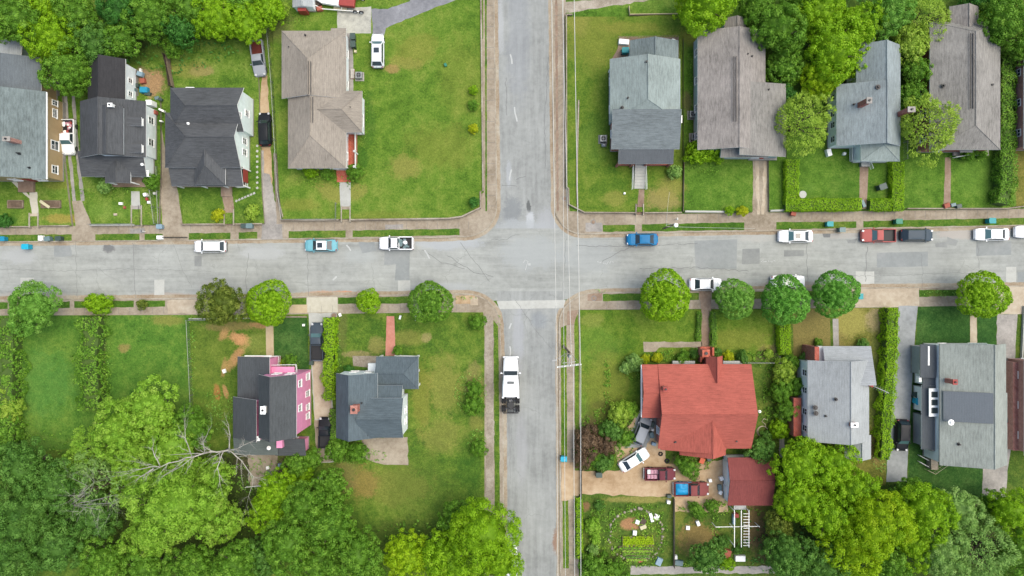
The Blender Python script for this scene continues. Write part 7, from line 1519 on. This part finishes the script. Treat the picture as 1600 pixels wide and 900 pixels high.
# ------------------------------------------------------------------ utility poles and wires
ZW = 10.6
q = W(881, 541, 0); q = W(881, 541, 0); t = thing('utility_pole', 'tall utility pole with a pale crossarm beside the lower side street', 'utility pole', (q.x, q.y, ZP))
b = MB(); b.tube([(0, 0, -.1), (0, 0, 11.4)], [.19, .13], 10); b.build('pole', PM['wood'], t)
A, B_ = W(870, 573.5, ZW) - t.location, W(908, 569, ZW) - t.location; b = MB(); mid = (A + B_) / 2; dd = B_ - A; rz = math.atan2(dd.y, dd.x)
b.box(mid.x, mid.y, ZW - ZP, dd.length, .24, .2, rz); arm = b.build('crossarm', M['conc_light'], t); b = MB(); b.box(mid.x + .1, mid.y + .35, ZW - .9, dd.length * .55, .09, .1, rz); b.build('crossarm', M['conc_light'], t)
b = MB(); b.tube([(0, 0, 10.4), (mid.x, mid.y, ZW - ZP)], .06, 6); b.tube([(0, 0, 8.8), (A.x * .75, A.y * .75, ZW - ZP)], .03, 5); b.tube([(0, 0, 8.8), (B_.x * .75, B_.y * .75, ZW - ZP)], .03, 5); b.build('brace', M['galv'], t)
for u in (0.02, .32, .55, .8, .98): p = A.lerp(B_, u); b = MB(); b.cyl(p.x, p.y, ZW - ZP + .07, ZW - ZP + .2, .05, 8); b.cyl(p.x, p.y, ZW - ZP + .2, ZW - ZP + .32, .1, 10, .06); b.build('insulator', M['white'], t)
b = MB(); b.cyl(.05, -.55, 8.4, 9.6, .26, 14); b.ball(.05, -.55, 9.6, .26, .26, .1, 12, 5); tr = b.build('transformer', M['galv'], t, True); b = MB(); b.cyl(.05, -.7, 9.6, 9.9, .05, 6); b.cyl(.05, -.42, 9.6, 9.9, .05, 6); b.build('bushing', M['white'], tr)
L0 = W(866, 563, 9.2) - t.location; b = MB(); b.tube([(0, 0, 8.6), (L0.x * .5, L0.y * .5, 9.2), (L0.x, L0.y, 9.25)], .04, 6); la = b.build('lamp_arm', M['galv'], t); b = MB(); b.box(L0.x, L0.y, 9.2, .7, .3, .14, rz); b.build('lamp_head', M['galv'], la, bevel=.04)
M['wire'] = plain('power_cable', (.5, .5, .46, 1), .5)
def wire(p0, p1, z0, z1, sag, r, label, nm='power_line'):
    a, c = W(*p0, z0), W(*p1, z1); n = 16; pts = []
    for i in range(n + 1): u = i / n; p = a.lerp(c, u); p.z -= sag * 4 * u * (1 - u); pts.append(p - a)
    t = thing(nm, label, 'power line', tuple(a)); b = MB(); b.tube(pts, r, 4); b.build('cable', M['wire'], t)
wire((870, 573), (858, -300), ZW + .3, ZW + .3, .6, .034, 'leftmost overhead wire running up from the crossarm over the street crossing')
wire((893, 571), (872, -300), ZW + .3, ZW + .3, .6, .034, 'middle overhead wire running up from the crossarm over the street crossing'); wire((907, 569.5), (893, -300), ZW + .3, ZW + .3, .6, .042, 'rightmost overhead wire running up from the crossarm along the yard wall')
wire((870, 573.5), (874, 1200), ZW + .3, ZW + .3, .6, .032, 'left overhead wire running down from the crossarm to the bottom edge'); wire((896, 571), (901, 1200), ZW + .3, ZW + .3, .6, .034, 'middle overhead wire running down from the crossarm to the bottom edge'); wire((907.5, 570), (909, 1200), ZW + .3, ZW + .3, .6, .04, 'right overhead wire running down from the crossarm past the garden')
wire((881, 545), (880, -300), 8.2, 8.2, .5, .03, 'thin lower overhead cable running up from the pole'); wire((881.5, 548), (886, 1200), 8.2, 8.2, .5, .03, 'thin lower overhead cable running down from the pole')
q = W(1037, 362, 0); q = W(1037, 357, 0); t = thing('utility_pole', 'pole with a round white lamp above the bright blue sedan', 'utility pole', (q.x, q.y, ZP)); b = MB(); b.tube([(0, 0, -.1), (0, 0, 7.6)], [.14, .1], 9); b.build('pole', PM['wood'], t)
b = MB(); b.ball(0, -.2, 7.5, .32, .32, .16, 12, 6); b.build('lamp_head', M['white'], t, True); b = MB(); b.tube([(-1.3, -.1, 7.2), (0, 0, 7.2)], .03, 5); b.build('lamp_arm', M['galv'], t)
wire((1042, 354), (1180, 357), 7.3, 4.0, .3, .016, 'thin cable running right from the lamp pole above the verge', 'service_cable'); wire((1041, 354), (1046, 300), 7.3, 4.0, .2, .014, 'thin cable running up from the lamp pole to the green-grey house', 'service_cable')
for x, y, lb in ((888, 552, 'short pale post left of the utility pole base'),): pass
for x, y, h_, lb in ((1056, 343, .9, 'pair of pale marker posts right of the lamp pole'), (227, 362, 1.1, 'letter box post beside the grey steps in the verge')):
    t = prop('marker_post', lb, 'post', x, y, ZP); b = MB(); b.box(0, 0, h_ / 2, .1, .1, h_); b.build('post', M['white'], t); b = MB(); b.box(0, 0, h_ + .05, .2, .35, .2); b.build('cap', M['galv'], t)
bpy.context.view_layer.update()
